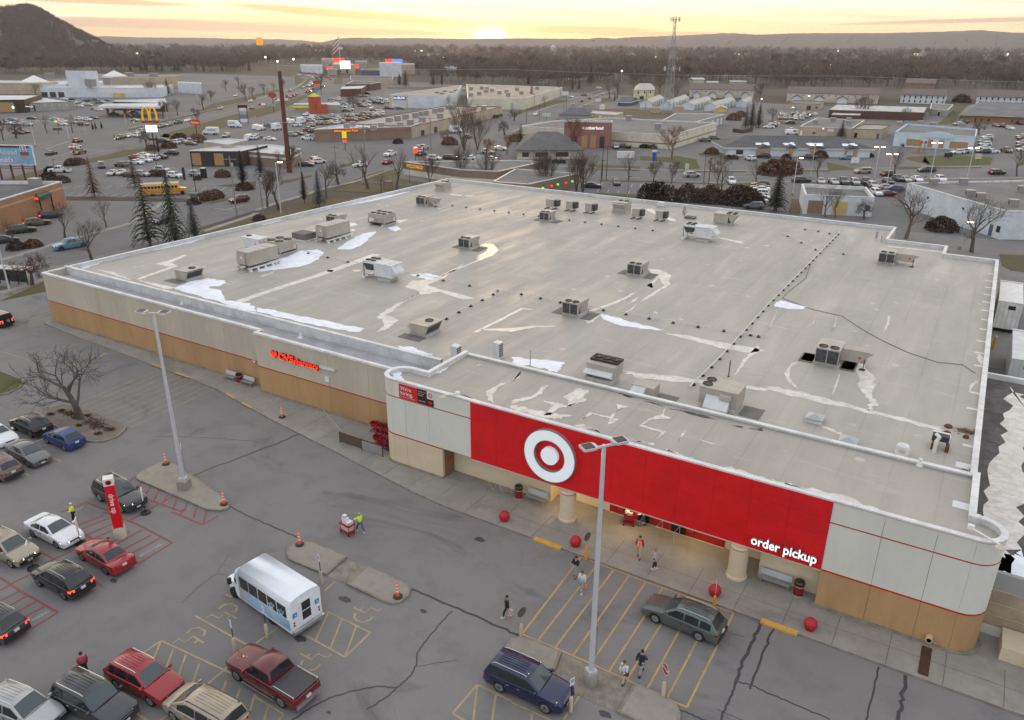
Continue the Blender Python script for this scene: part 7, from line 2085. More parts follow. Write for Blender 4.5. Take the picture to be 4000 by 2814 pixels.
CARS="""ud -285.6 164.8 119 B 0;uw -270.2 154.8 119 B 0;pz -256.2 147.7 119 B 0;se -261.7 141.6 119 - 0;uz -283.4 180.1 -61 L 1;sl -287.4 185.3 -61 L 1;uw -284.4 188.5 119 B 0;sw -287.1 186.6 -61 L 1;us -296.1 197.5 -60 L 1;ug -297.2 200.6 -60 L 1;ug -308.1 215.6 -60 L 1;ut -311.7 221.9 -60 L 1;pd -317.0 230.6 -59 L 1;sw -323.1 240.4 -59 L 1;ps -366.4 294.3 -58 L 1;uw -397.3 342.2 -56 L 1;uw -446.6 372.4 -56 L 1;sr -354.2 305.4 122 B 0;ud -459.6 434.0 -54 L 1;ut -486.7 473.5 -54 L 1;ug -502.9 493.7 -54 L 1;uw -503.5 497.8 -54 L 1;sl -521.1 517.4 -54 L 1;us -533.8 527.7 -54 L 1;sw -548.0 545.7 -54 L 1;ud -498.0 495.2 -54 L 1;us -608.8 606.0 -58 L 1;sw -612.2 611.8 -58 L 1;ug -634.0 630.0 -60 L 1;sw -650.8 644.7 -64 L 1;us -641.0 639.2 -60 L 1;sw -681.4 659.8 -75 L 1;ug -672.4 656.9 -75 L 1;sd -659.6 647.3 -72 L 1;us -652.5 643.3 -70 L 1;sg -668.0 660.6 -70 L 1;sw -367.8 325.8 124 B 0;sr -374.5 330.1 124 B 0;sw -386.8 354.7 125 B 0;sr -396.7 363.1 125 B 0;ur -412.7 387.2 125 B 0;sz -406.0 383.0 125 B 0;ud -414.6 394.6 126 B 0;sd -425.7 407.5 126 B 0;ub -437.1 429.1 126 B 0;ur -453.0 446.3 126 B 0;sR -443.6 438.9 126 B 0;ud -464.5 463.1 126 B 0;uk -729.5 709.5 105 B 0;sr -721.0 704.7 105 B 0;ug -713.1 699.6 105 B 0;sR -711.1 701.3 105 B 0;ud -702.9 696.7 105 B 0;sr -700.9 698.3 108 B 0;ug -692.7 693.8 108 B 0;sk -684.8 689.2 110 B 0;ud -618.9 631.3 120 B 0;sr -611.7 629.9 122 B 0;ug -613.9 635.4 122 B 0;ur -575.4 598.1 124 B 0;ug -483.0 490.2 126 B 0;sd -484.2 494.7 126 B 0;uR -492.8 504.9 126 B 0;pl -137.6 74.4 -98 L 2;un -142.0 96.3 -80 L 2;uR -146.8 119.8 -96 L 2;uw -160.9 176.8 -98 L 2;sd -174.9 168.9 20 - 2;js -178.4 176.3 104 B 2;uw -176.1 175.0 70 B 2;ud -161.0 206.4 104 B 2;ps -169.6 218.8 104 B 2;sR -157.9 185.7 104 B 2;pw -168.9 200.3 -76 L 2;sw -172.0 219.0 -76 - 2;uw -151.0 200.5 15 B 3;wk -147.1 203.9 15 - 3;sw -142.1 207.2 195 - 3;sw -135.8 209.1 195 B 3;us -145.0 222.1 15 - 3;sw -146.9 233.1 15 - 3;uz -176.5 256.1 104 - 3;sw -207.4 363.0 -71 L 4;ss -223.9 437.5 112 B 4;ur -232.5 466.8 112 B 4;ug -240.0 493.0 112 B 4;ss -244.9 513.9 112 B 4;ss -251.6 538.5 112 B 4;uz -258.4 521.5 190 - 4;sw -257.5 499.4 -20 L 4;uw -289.5 611.5 20 - 4;us -71.0 213.0 38 - 5;mt -31.7 247.0 218 - 5;we -24.4 245.5 38 B 5;md -16.2 260.1 218 L 5;uk 1.5 265.8 38 B 5;uw -58.6 208.4 -62 L 5;ud -50.5 207.0 200 - 6;sR -49.7 203.6 200 - 6;sw -48.9 200.7 200 - 6;uw -47.3 194.4 200 - 6;ss -46.1 189.1 200 - 6;sg -45.1 187.2 200 - 6;sw -45.1 183.9 200 - 6;ug -44.1 177.2 200 - 6;sn -86.9 182.2 20 - 7;sd -83.6 189.9 -60 - 7;us -115.1 259.1 -60 - 8;pk -112.9 260.5 200 - 8;wd -43.2 220.8 38 - 9;ss -38.4 222.1 -70 - 9;ss -35.4 223.1 -65 - 9;pg -33.2 224.6 -68 - 9;us -30.4 225.1 -68 - 9;pk -28.0 227.1 -68 - 9;uk -22.9 230.4 -60 - 9;us -25.5 222.4 -62 - 9;uw -23.2 211.4 -62 - 9;ss -22.7 221.3 200 - 9;sR -21.1 211.2 218 - 9;ub -20.1 219.1 200 - 9;ud -21.4 238.0 -62 - 10;ss -19.4 238.4 -62 - 10;sw -16.9 240.4 -62 - 10;uw -11.4 243.6 -62 - 10;sg -95.7 298.5 30 - 11;uz -94.5 306.0 30 - 11;uw -66.7 255.9 140 - 11;uk -64.7 264.2 200 - 11;pk -51.5 268.6 200 - 11;sl -40.8 275.8 200 - 11;uw -4.2 371.8 218 - 12;sk -4.4 362.4 218 - 12;us -4.7 354.5 218 - 12;uw -4.1 343.9 218 - 12;sw -4.2 331.8 218 - 12;we -3.8 318.7 218 - 12;sw -1.1 321.8 38 - 12;uw -11.2 311.3 218 - 12;us -9.6 314.8 218 - 12;ug -28.6 325.7 218 - 12;us 7.6 382.8 218 - 12;ur 8.1 374.9 218 - 12;us 7.8 357.4 218 - 12;ug 7.9 346.8 218 - 12;uw 8.0 333.5 218 - 12;pz 3.1 326.4 -62 L 12;pb -16.4 440.5 218 - 13;us -17.6 428.2 218 - 13;sz -2.4 430.8 -62 - 13;pk 0.6 429.8 -62 - 13;sw 3.4 421.2 -62 - 13;uR 7.0 450.1 -62 - 13;sw -85.7 448.6 110 - 14;ug -88.3 446.8 110 - 14;us -85.5 436.4 110 - 14;sl -85.4 426.7 110 - 14;uw -88.5 428.4 110 - 14;sw -91.1 446.9 110 - 14;sg -95.7 454.4 110 - 14;ss -93.3 443.2 110 - 14;sw -91.3 428.4 110 - 14;un -95.0 437.9 110 - 14;uw -88.0 413.6 -70 - 14;us -90.8 415.4 -70 - 14;us -93.1 413.7 -70 - 14;sR -95.2 412.3 -70 - 14;ss -97.5 434.1 110 - 14;sw -101.1 439.9 110 - 14;ps -85.4 415.4 -70 - 14;uk -85.1 389.0 200 - 14;vw -73.5 342.6 20 - 14;pw -76.1 352.6 20 - 14;sw -90.3 381.2 200 - 14;sk -88.5 369.9 200 - 14;sw -88.3 364.0 200 - 14;sg -187.6 547.2 -60 - 15;sd -171.4 541.2 -60 - 15;sw -176.5 523.8 20 - 15;ss -166.9 520.9 20 - 15;sw -158.2 502.2 20 - 15;sR -200.7 517.6 20 - 15;sw -232.9 155.2 10 - 16;sr -230.4 150.6 10 - 16;sw -220.7 144.0 10 - 16;sw -222.7 148.3 10 - 16;uw -223.9 152.0 190 - 16;sd -224.7 155.2 190 - 16;uk -229.2 162.5 200 - 16;uw -189.2 134.1 10 - 16;us -186.2 138.9 10 - 16;ud -260.9 182.5 30 B 16;uw -253.9 182.1 190 - 16;us -253.8 185.2 20 B 16;sz -246.5 183.2 10 - 16;uw -251.6 187.8 10 - 16;us -200.9 138.7 10 - 16;sd -200.6 128.3 10 - 16;us -198.5 130.8 10 - 16;md -222.4 134.0 -30 - 16;ug -219.1 138.2 190 - 16;ss -207.5 127.7 -50 - 16;ss -206.0 129.4 -50 - 16;pw -223.8 122.4 215 - 16;ud -165.8 86.7 78 B 17;wz -161.3 81.4 70 B 17;we -157.3 76.3 66 B 17;sd -151.8 70.2 66 - 17;sw -370.0 216.9 20 - 18;uw -361.9 215.7 20 - 18;sg -368.8 223.1 20 - 18;we -342.8 201.9 20 - 18;ug -379.2 240.1 70 - 18;sw -411.9 252.8 10 - 18;ss -420.6 255.7 10 - 18;ut -378.6 250.6 70 - 18;ud -360.7 237.8 -20 - 18;ss -343.2 227.1 10 L 18;sk -381.5 187.4 20 - 19;uw -375.5 187.0 20 - 19;sw -370.0 187.7 20 - 19;ug -372.8 190.3 20 - 19;us -361.0 187.9 20 - 19;sl -390.9 197.2 20 - 19;sd -389.3 205.2 20 - 19;ss -375.2 208.2 20 - 19;sw -364.3 205.8 20 - 19;sw -352.4 198.3 20 - 19;ss -356.5 204.8 20 - 19;se -332.0 168.6 20 - 19;sR -333.4 171.4 20 - 19;sw -506.4 289.4 20 - 20;sk -499.9 291.0 20 - 20;uw -468.3 272.4 100 - 20;uw -474.8 279.0 100 - 20;ss -468.9 277.5 100 - 20;sl -484.9 289.4 100 - 20;uk -476.1 286.8 100 - 20;sk -481.6 294.9 20 - 20;sd -472.8 295.2 100 - 20;sw -463.0 287.5 100 - 20;sg -460.6 283.5 100 - 20;uz -460.6 280.7 100 - 20;ss -456.0 275.8 100 - 20;sw -454.7 271.3 100 - 20;sw -443.5 261.1 20 - 20;ss -447.0 268.9 20 - 20;us -255.7 206.3 -60 - 21;vw -242.3 206.3 110 - 21;uw -240.9 207.3 110 - 21;us -263.7 262.8 111 - 22;us -261.4 263.8 111 - 22;pt -259.2 265.2 111 - 22;uw -261.3 270.2 111 - 22;uw -256.7 269.1 111 - 22;us -257.4 273.5 111 - 22;ww -264.3 251.6 190 - 22;us -259.5 254.9 190 - 22;jr -247.2 240.8 -70 - 22;jk -241.0 237.2 -70 - 22;ut -237.6 223.4 10 - 22;sk -239.5 228.1 10 - 22;pw -223.5 218.0 190 - 22;us -243.6 211.1 100 - 22;sw -234.7 209.3 10 - 22;vw -265.3 232.4 111 - 22;vw -269.5 233.7 111 - 22;pg -271.2 242.5 10 - 22;wk -286.4 271.8 10 - 23;vw -275.1 259.6 111 - 23;vw -278.9 260.2 111 - 23;ms -283.0 275.9 30 - 23;vw -282.2 280.7 10 - 23;ss -279.3 280.2 30 - 23;uk -278.4 282.6 30 - 23;sd -274.4 281.9 30 - 23;ss -273.0 282.8 30 - 23;pw -270.6 284.5 20 - 23;sg -267.3 285.1 20 - 23;sr -263.4 284.3 20 - 23;sr -261.4 284.7 20 - 23;ss -265.3 291.1 30 - 23;sg -261.2 289.3 30 - 23;sd -263.4 294.9 30 - 23;us -276.3 271.9 30 - 23;us -283.9 294.3 111 - 24;ss -282.4 296.4 111 - 24;ut -278.5 299.2 111 - 24;uw -276.9 301.5 111 - 24;uk -272.9 301.2 111 - 24;uR -271.0 302.5 111 - 24;ur -268.0 302.7 111 - 24;us -267.3 305.9 111 - 24;us -267.4 309.6 111 - 24;us -270.2 314.8 10 - 24;sk -280.8 314.6 30 - 24;ss -280.5 317.7 30 - 24;sw -278.6 319.0 30 - 24;uw -280.2 326.3 30 - 24;uw -300.7 293.3 -70 L 24;us -370.5 384.2 190 B 25;ss -381.2 401.3 10 - 25;uw -366.0 385.6 10 - 25;us -347.5 362.5 10 - 25;sw -321.9 343.2 10 - 25;sl -333.0 356.2 10 - 25;uw -320.0 347.1 10 - 25;sg -328.1 357.0 10 - 25;sd -300.8 322.6 30 - 25;uw -305.4 330.7 30 - 25;sg -333.0 367.2 10 - 25;sR -326.9 363.3 10 - 25;sd -316.1 352.4 10 - 25;uw -319.3 360.6 10 - 25;sw -303.8 346.2 -60 L 25;sz -290.0 332.6 30 - 25;sR -341.6 384.5 10 - 25;ss -354.5 405.1 30 - 25;uw -350.3 406.8 30 - 25;sl -341.1 391.0 30 - 25;uk -327.0 377.3 10 - 25;uk -322.0 375.2 10 - 25;ss -335.7 379.8 10 - 25;sg -374.4 420.6 10 - 25;sg -379.4 420.6 10 - 25;uk -390.9 442.9 10 - 25;uR -293.5 348.6 10 - 25;ss -290.1 351.1 20 - 25;sz -287.0 350.9 20 - 25;uw -327.7 388.5 10 - 25;sw -343.5 405.2 10 - 25"""
KC={'s':'sedan','u':'suv','b':'bigsuv','w':'wagon','m':'minivan','h':'hatch','p':'pickup','j':'jeep','v':'van'}
CC={'w':'white','k':'black','s':'silver','g':'grey','d':'dark grey','r':'red','R':'dark red','b':'blue','n':'navy','l':'light blue','t':'tan','e':'dark green','z':'bronze'}
ORD='first second third fourth fifth sixth seventh eighth ninth tenth eleventh twelfth thirteenth fourteenth fifteenth sixteenth seventeenth eighteenth nineteenth twentieth'.split()
rows=[r.split()for r in CARS.split(';')]
byp={}
for r in rows:
 byp.setdefault((r[5],r[0]),[]).append(r)
vx,vy=sin(R(VIEW_AZ)),cos(R(VIEW_AZ))
for k,rs in byp.items():
 rs.sort(key=lambda r:atan2(float(r[1]),float(r[2])))
 for i,r in enumerate(rs):
  x,y=float(r[1]),float(r[2])
  kd,co=KC[r[0][0]],CC[r[0][1]]
  pl=PLACES[int(r[5])]
  lb='%s %s %s'%(co,KINDWORD[kd],pl)
  if len(rs)>1:
   lb+=', %s from the left'%ORD[i]if i else ', leftmost such'
  ds=hypot(x,y)
  mv=' driving ' in lb or 'street' in pl
  car(kd,co,(x,y),float(r[3])+RNG.uniform(-3,3),lb,1 if ds<260 else 2,'L' in r[4],'B' in r[4],'cars '+pl,name=None if kd in('pickup','van')else('moving_car' if mv else 'parked_car'))
W_=lambda n,r,g,b,**k:mat('wall '+n,lin(r,g,b),.85,var=.06,scale=.25,coords='World',**k)
WALL={'tan':W_('tan',178,162,138),'brown':W_('brown',138,118,100),'cream':W_('cream',205,200,182),'white':W_('white',205,212,216),'blue':W_('pale blue',196,212,222),'brick':W_('brick',160,118,88),'pink':W_('rose',150,105,98),'dkbrick':W_('dark brick',92,62,52),'grey':W_('grey',160,160,156),'slate':W_('slate',88,92,118),'lemon':W_('lemon',205,205,160),'orange':W_('orange',172,84,58),'dark':W_('dark',62,50,42),'gold':W_('gold',205,178,120)}
ROOF={'grey':mat('roof grey',(.17,.165,.16),.85,var=.1,scale=.15,coords='World'),'tan':mat('roof tan',(.36,.31,.25),.85,var=.1,scale=.15,coords='World'),'dark':mat('roof dark',(.10,.10,.105),.85,var=.1,scale=.3,coords='World'),'white':mat('roof white',(.55,.56,.57),.7,var=.1,scale=.1,coords='World'),'brown':mat('roof brown',(.13,.095,.085),.9,var=.1,scale=.4,coords='World'),'metal':mat('roof metal',(.36,.35,.33),.5,var=.1,scale=.5,coords='World'),'snowy':mat('roof snowy',(.62,.64,.66),.7,alt=(.3,.28,.26),scale=.35,coords='World')}
M5=mat('shop window lit',(.05,.04,.03),.1,emit=(1,.62,.28),es=.18)
M81=mat('window',(.04,.045,.05),.1)
def lp(a,c,t):
 return(a[0]+(c[0]-a[0])*t,a[1]+(c[1]-a[1])*t)
def quad(a,c,d):
 return[a,c,d,(a[0]+d[0]-c[0],a[1]+d[1]-c[1])]
def wins(t,P,z,specs,name='window',m=None):
 cx,cy=sum(p[0]for p in P)/len(P),sum(p[1]for p in P)/len(P)
 for s,t0,t1,z0,z1,*mm in specs:
  a,c=P[s%len(P)],P[(s+1)%len(P)]
  n=Vector((c[1]-a[1],a[0]-c[0])).normalized()
  mx=lp(a,c,.5)
  if n.dot(Vector((mx[0]-cx,mx[1]-cy)))<0:
   n=-n
  p,q=lp(a,c,t0),lp(a,c,t1)
  b=MB();b.N([[(u[0]+n.x*o,u[1]+n.y*o,zz)for u,zz in((p,z0),(q,z0),(q,z1),(p,z1))]for o in(-.05,.06)])
  b.B(mm[1]if len(mm)>1 else name,mm[0]if mm else(m or M81),t)
def flat(name,label,P,h,wall,roof,rim=.45,rimm=None,sp=(),cat='building',band=None):
 t=tg(name,label,cat)
 n=len(P)
 for k in range(n):
  a,c=P[k],P[(k+1)%n]
  b=MB();b.face([(*a,-.1),(*c,-.1),(*c,h-.1),(*a,h-.1)]);b.B('wall',WALL.get(wall,WALL['tan']),t)
 b=MB();ar=sum(P[i][0]*P[(i+1)%n][1]-P[(i+1)%n][0]*P[i][1]for i in range(n))
 b.face([(*p,h-rim)for p in(P if ar>0 else P[::-1])]);b.B('roof',ROOF.get(roof,ROOF['tan']),t)
 cx,cy=sum(p[0]for p in P)/n,sum(p[1]for p in P)/n
 b=MB()
 for k in range(n):
  a,c=P[k],P[(k+1)%n]
  w=.4
  d=Vector((c[0]-a[0],c[1]-a[1])).normalized();nn=Vector((-d.y,d.x))*(1 if ar>0 else-1)
  b.N([[(u[0]-nn.x*.06+nn.x*o,u[1]-nn.y*.06+nn.y*o,zz)for o,zz in((0,h-.2),(0,h),(w,h),(w,h-rim))]for u in((a[0]-d.x*.06,a[1]-d.y*.06),(c[0]+d.x*.06,c[1]+d.y*.06))])
 b.B('coping',rimm or M4,t)
 if band:
  b=MB()
  for k in range(n):
   a,c=P[k],P[(k+1)%n];d=Vector((c[0]-a[0],c[1]-a[1])).normalized();nn=Vector((d.y,-d.x))*(1 if ar>0 else-1)*.05
   b.face([(a[0]+nn.x,a[1]+nn.y,band[0]),(c[0]+nn.x,c[1]+nn.y,band[0]),(c[0]+nn.x,c[1]+nn.y,band[1]),(a[0]+nn.x,a[1]+nn.y,band[1])])
  b.B('band',band[2],t)
 wins(t,P,h,sp)
 return t
def pitched(name,label,P,h,rh,wall,roof,hip=0.0,eave=.5,sp=(),cat='building',trim=None):
 t=tg(name,label,cat)
 for k in range(4):
  a,c=P[k],P[(k+1)%4]
  b=MB();q=[(*a,-.1),(*c,-.1),(*c,h),(*a,h)]
  if k%2 and not hip:
   m=lp(a,c,.5);q=q[:3]+[(*m,h+rh*.97)]+q[3:]
  b.face(q);b.B('wall',WALL.get(wall,WALL['tan']),t)
 A,Bp=Vector(lp(P[0],P[3],.5)),Vector(lp(P[1],P[2],.5))
 c=(A+Bp)/2
 d=(Bp-A).normalized()
 E=[Vector(p)+(Vector(p)-c).normalized()*eave*1.4 for p in P]
 L=(Bp-A).length
 r0,r1=A+d*(L*hip-(0 if hip else eave)),Bp-d*(L*hip-(0 if hip else eave))
 ze=h-.12
 V=lambda u,z:(u.x,u.y,z)
 for q in([V(E[0],ze),V(E[1],ze),V(r1,h+rh),V(r0,h+rh)],[V(E[2],ze),V(E[3],ze),V(r0,h+rh),V(r1,h+rh)])+(([V(E[1],ze),V(E[2],ze),V(r1,h+rh)],[V(E[3],ze),V(E[0],ze),V(r0,h+rh)])if hip else()):
  b=MB();b.N([q,[(x,y,z+.14)for x,y,z in q]]);b.B('roof',ROOF.get(roof,ROOF['tan']),t)
 b=MB();b.tube([V(r0,h+rh+.12),V(r1,h+rh+.12)],.12,5);b.B('ridge',ROOF['dark'],t)
 if trim:
  b=MB()
  for k in range(4):
   ribbon(b,[V(E[k],0)[:2],V(E[(k+1)%4],0)[:2]],.3,ze-.03)
   a,cc=E[k],E[(k+1)%4];b.face([V(a,ze-.45),V(cc,ze-.45),V(cc,ze+.1),V(a,ze+.1)])
  b.B('fascia',trim,t)
 wins(t,P,h,sp)
 return t
UN=MB();UN.box(-.9,-.7,.2,.9,.7,1.5,0);UN.box(-.95,-.75,1.5,.95,.75,1.58,1);UN.box(-.8,-.6,0,.8,.6,.2,1);UN.box(-.92,-.4,.4,-.9,.4,1.3,2)
UNM=UN.mesh('roof_unit',[mat('far unit',(.26,.255,.25),.6),mat('far unit lid',(.42,.38,.32),.5),M21])
def units(place,z,pts,s=1.0,rz=20):
 pts=sorted(pts,key=lambda p:atan2(*p))
 for k,p in enumerate(pts):
  o=link('roof_unit',UNM);o.location=(*p,z);o.rotation_euler=(0,0,R(rz));o.scale=(s,)*3
  tag(o,'small grey cooling box on the %s, %s from the left'%(place,ORD[k]),'roof unit','cooling boxes on the '+place)
def ftx(label,p,rz,z,text,w,h,m,bg=None,name='wall_sign',pad=.25):
 t=tg(name,label,'sign',(p[0],p[1],z),rz)
 if bg is not None:
  b=MB();b.box(-pad,.0,-pad,w+pad,.12,h+pad);b.B('board',bg,t)
 me=letters(text,h*1.3,m,extrude=.03,bold=.012*h,align='LEFT')
 xs=[v.co.x for v in me.vertices]
 me.transform(Matrix.Diagonal((w/(max(xs)-min(xs)),1,1,1)))
 link('lettering',me,t).location=(0,-.04,h*.06)
 return t
GL_=lambda n,c,e,s:mat('glow '+n,c,.5,emit=e,es=s)
Y_glow,W_glow,O_glow,R_glow,G_glow=GL_('yellow',(.8,.6,.03),(1,.75,0),.35),GL_('white',(.9,.9,.9),(1,1,1),.7),GL_('orange',(.8,.35,.02),(1,.42,0),.5),GL_('red',(.8,.03,.02),(1,.05,.02),1.2),GL_('green',(.1,.7,.1),(.1,1,.15),1.2)
P= DM('-2169 2148 -1939 2433 -2028 2623 -2222 2372')
flat('auto_parts_store','brown flat store with red and yellow wall sign behind bare trees',P,4.6,'brown','white',.5,band=(3.1,3.3,M6))
a=atan2(P[1][1]-P[0][1],P[1][0]-P[0][0])
ftx('red board with yellow lettering on the brown auto parts store',lp(P[0],P[1],.2),a,3.3,'Advance Auto Parts',9.0,.9,Y_glow,mat('board red',(.6,.015,.01),.5)).location.y-=.25
P2= DM('-2238 2390 -1939 2433 -2196 3498 -2466 3370')
flat('long_tan_store','long tan service backed store with many roof boxes, glittering wet roof',P2,4.55,'tan','tan',.35,mat('dark edge',(.1,.08,.06),.6),[(1,.05+k*.1,.06+k*.1,.2,4.3,WALL['grey'],'drainpipe')for k in range(9)]+[(1,.08,.11,.1,2.2),(1,.2,.23,.1,2.3),(1,.47,.5,.1,2.4)])
units('long tan store',4.2, DM('-2123 2523 -2149 2608 -2170 2687 -2184 2774 -2208 2842 -2225 2900 -2254 3008 -2268 3075 -2073 2802 -2028 2618 -2002 2508 -2329 3214 -2307 3230 -2189 3231 -2168 3287'),1.35)
units('auto parts store',4.2, DM('-2112 2262 -2158 2346 -2033 2367 -1983 2265 -1987 2425'),1.1)
P= DM('-3016 3596 -2726 3686 -2835 4002 -3307 4733')
flat('discount_store','pale blue grey walled store with blue lettered sign facing the lot',P,7,'white','tan',.5,sp=[(0,.33,.37,.1,6.6,WALL['gold'],'pilaster'),(0,.0,.04,.1,6.9,WALL['gold'],'pilaster')])
a=atan2(P[1][1]-P[0][1],P[1][0]-P[0][0])
ftx('blue board with white lettering five below on pale wall',lp(P[0],P[1],.09),a,4.6,'five BELOW',7.0,1.4,W_glow,mat('board blue',(.02,.06,.35),.5)).location.y-=.3
flat('long_cream_store','very long cream store with yellow lit flat roof, farther street side', DM('-2556 3714 -2304 3911 -2708 5118 -3494 5066'),6,'cream','tan',.6,sp=[(0,.75,.8,.1,3.5,WALL['grey'],'loading_door')])
units('long cream store',5.4, DM('-2930 3935 -2974 4074 -2843 3868 -2875 4009 -2969 4186 -2996 4317 -3068 4503 -3049 4601 -2985 4566 -2818 4300 -2852 4425 -2726 4086 -2692 3947 -2672 4230 -2698 4353 -2516 4078 -2789 4631 -2549 4286 -2732 4799'),1.3)
P= DM('-1577 2645 -1140 2666 -981 2685 -993 3229 -1091 3220 -1179 3204 -1455 3187 -1582 2909')
t=flat('furniture_store','cream furniture store with rose entrance block and tan band',P,5,'cream','grey',.5,band=(1.6,2.0,WALL['brown']))
P= DM('-1322 2521 -1170 2591 -1198 2655 -1326 2579')
flat('rose_entrance','rose brick entrance block with white lowercase lettering',P,9,'pink','grey',.4,sp=[(0,.2,.28,.1,4),(0,.38,.5,.1,4.2,M5),(0,.56,.68,.1,4.2,M5),(0,.76,.86,.1,4)])
a=atan2(P[1][1]-P[0][1],P[1][0]-P[0][0])
ftx('white serif like lettering slumberland on rose block',lp(P[0],P[1],.36),a,6.3,'slumberland',7.8,1.2,W_glow).location.y-=.3
flat('rear_annex','grey wall annex with pale doors behind the furniture store', DM('-1098 3312 -1115 3726 -1325 3653 -1191 3043'),4.4,'grey','grey',.3,sp=[(0,.5,.58,.1,3,M0),(0,.7,.78,.1,3,M0),(0,.85,.92,.1,3,M0)])
units('furniture store',4.5,[(-111.3,288.7),(-134.4,314.3)],1.3)
flat('long_shed','long low shed with yellow lit edge beyond the furniture store', DM('-1866 3577 -1582 3539 -1605 3680 -1851 3672'),3.2,'tan','metal',.2,sp=[(0,.35,.38,1.6,2.1,Y_glow,'wall_lamp'),(0,.52,.55,1.6,2.1,Y_glow,'wall_lamp'),(0,.68,.71,1.6,2.1,Y_glow,'wall_lamp')])
pitched('hip_house','blue grey hip roof behind the furniture store lettering', DM('-1837 3451 -1701 3510 -1782 3714 -1934 3687'),2.6,2.2,'grey','dark',.25)
P= DM('-1410 1703 -1187 1668 -1093 1696 -1083 1920 -1158 1899 -1320 1776')
P=[(x,y+2.5)for x,y in P]
t=flat('bank_building','low bank with brown fascia, orange lettering and tan walls',P,3.6,'brown','grey',.3,mat('white trim',(.6,.6,.58),.5),band=(0,1.5,WALL['cream']))
a=atan2(P[1][1]-P[0][1],P[1][0]-P[0][0])
ftx('orange lit lettering on the brown bank fascia',lp(P[0],P[1],.06),a,2.1,'WELLS FARGO',6.6,1.0,O_glow).location.y-=.2
flat('drive_canopy','flat bank drive through canopy with white edge and signal lamps', DM('-1024 1590 -934 1606 -908 1817 -1086 1797'),3.4,'brown','grey',.25,mat('white trim',(.6,.6,.58),.5))
pitched('glass_skylight','tall glazed gable skylight rising from the bank roof', DM('-1173 1736 -1147 1740 -1168 1775 -1194 1770'),3.7,3.2,'gold','metal',0,.1)
for k,(p,m)in enumerate((((-90.0,161.7),G_glow),((-89.7,165.5),R_glow),((-89.4,168.1),G_glow),((-88.8,171.3),R_glow),((-88.5,174.0),G_glow))):
 t=tg('lane_signal',('green' if m is G_glow else 'red')+' lane signal under the bank canopy, '+ORD[k]+' from the left','signal',(*p,2.3));b=MB();b.cbox(0,0,.3,.5,.2,.42,0);b.B('lamp',m,t);b=MB();b.cbox(0,.14,.3,.6,.1,.55,0);b.tube([(0,.14,.5),(0,.14,1.1)],.04,5);b.B('housing',M1,t)
pitched('hip_bank','blue grey hip roofed building behind the vase shaped trees', DM('-1299 2160 -1134 2286 -1326 2560 -1485 2533'),3.0,3.4,'cream','dark',.3,1.2,[(0,.08,.18,.8,2.2),(0,.28,.48,.8,2.2),(0,.6,.8,.8,2.2)])
P=[(-76.1,262.3),(-35.3,284.9),((-35.3,284.9)[0]-9,(-35.3,284.9)[1]+15),((-76.1,262.3)[0]-9,(-76.1,262.3)[1]+15)]
pitched('clinic','pale clinic with dark hip roof, white eaves and snow patches',P,2.9,2.6,'white','dark',.16,1.0,[(0,.06,.11,.6,2),(0,.2,.3,.6,2,M5),(0,.43,.46,.1,2.3,M5,'door'),(0,.58,.68,.7,2,M5),(0,.82,.84,.6,2,M5),(0,.88,.91,.1,2.2,M5,'door')],trim=M0)
Pc=P
for k,(u,w)in enumerate(((.25,.1),(.44,.08),(.62,.12),(.86,.1))):
 a_,c_=lp(Pc[0],Pc[1],u-w/2),lp(Pc[0],Pc[1],u+w/2)
 d=Vector((Pc[3][0]-Pc[0][0],Pc[3][1]-Pc[0][1])).normalized()
 b=MB();q0=[(a_[0]-d.x*1.3,a_[1]-d.y*1.3,2.75),((a_[0]+c_[0])/2-d.x*1.3,(a_[1]+c_[1])/2-d.y*1.3,4.0),(c_[0]-d.x*1.3,c_[1]-d.y*1.3,2.75)]
 b.N([q0,[(x+d.x*3.2,y+d.y*3.2,z)for x,y,z in q0]]);o=b.B('dormer',[ROOF['dark']],None);o.name='roof_dormer';tag(o,'low gable of the clinic roof, %s from the left'%ORD[k],'gable')
 b=MB();b.face(rpy([(a_[0]+d.x*.6,a_[1]+d.y*.6),(c_[0]+d.x*.9,c_[1]+d.y*.9),(c_[0]+d.x*3,c_[1]+d.y*3),(a_[0]+d.x*2.4,a_[1]+d.y*2.4)],.4,random.Random(k),4));b.v=[(p[0],p[1],3.3+.33*((p[0]-a_[0])*d.x+(p[1]-a_[1])*d.y))for p in b.v];b.B('snow',M33,kind='stuff')
P= DM('-331 3242 -71 3242 -78 3537 -331 3631')
t=flat('blue_trim_shop','pale blue trimmed shop with lit shop windows and arched fascia',P,5,'blue','grey',.6,mat('blue trim',lin(190,208,222),.5),[(0,.17,.37,.5,2.8,M5),(0,.44,.5,.3,3,M5),(0,.51,.57,.1,3.2,M0,'door'),(0,.58,.64,.3,3,M5),(0,.71,.93,.4,2.8,M5)])
b=MB();q=[lp(P[0],P[1],.39+.34*k/8)for k in range(9)]
b.N([[(x,y-.35,z)for x,y,z in[(q[k][0],q[k][1],3.7)for k in range(9)]+[(q[k][0],q[k][1],5.1+.7*sin(pi*k/8))for k in range(8,-1,-1)]],[(x,y+.5,z)for x,y,z in[(q[k][0],q[k][1],3.7)for k in range(9)]+[(q[k][0],q[k][1],5.1+.7*sin(pi*k/8))for k in range(8,-1,-1)]]]);b.B('arched_fascia',MATS['blue trim'],t)
units('blue trimmed shop roof',4.4, DM('-351 3555 -285 3656 -236 3607 -137 3649'),1.1)
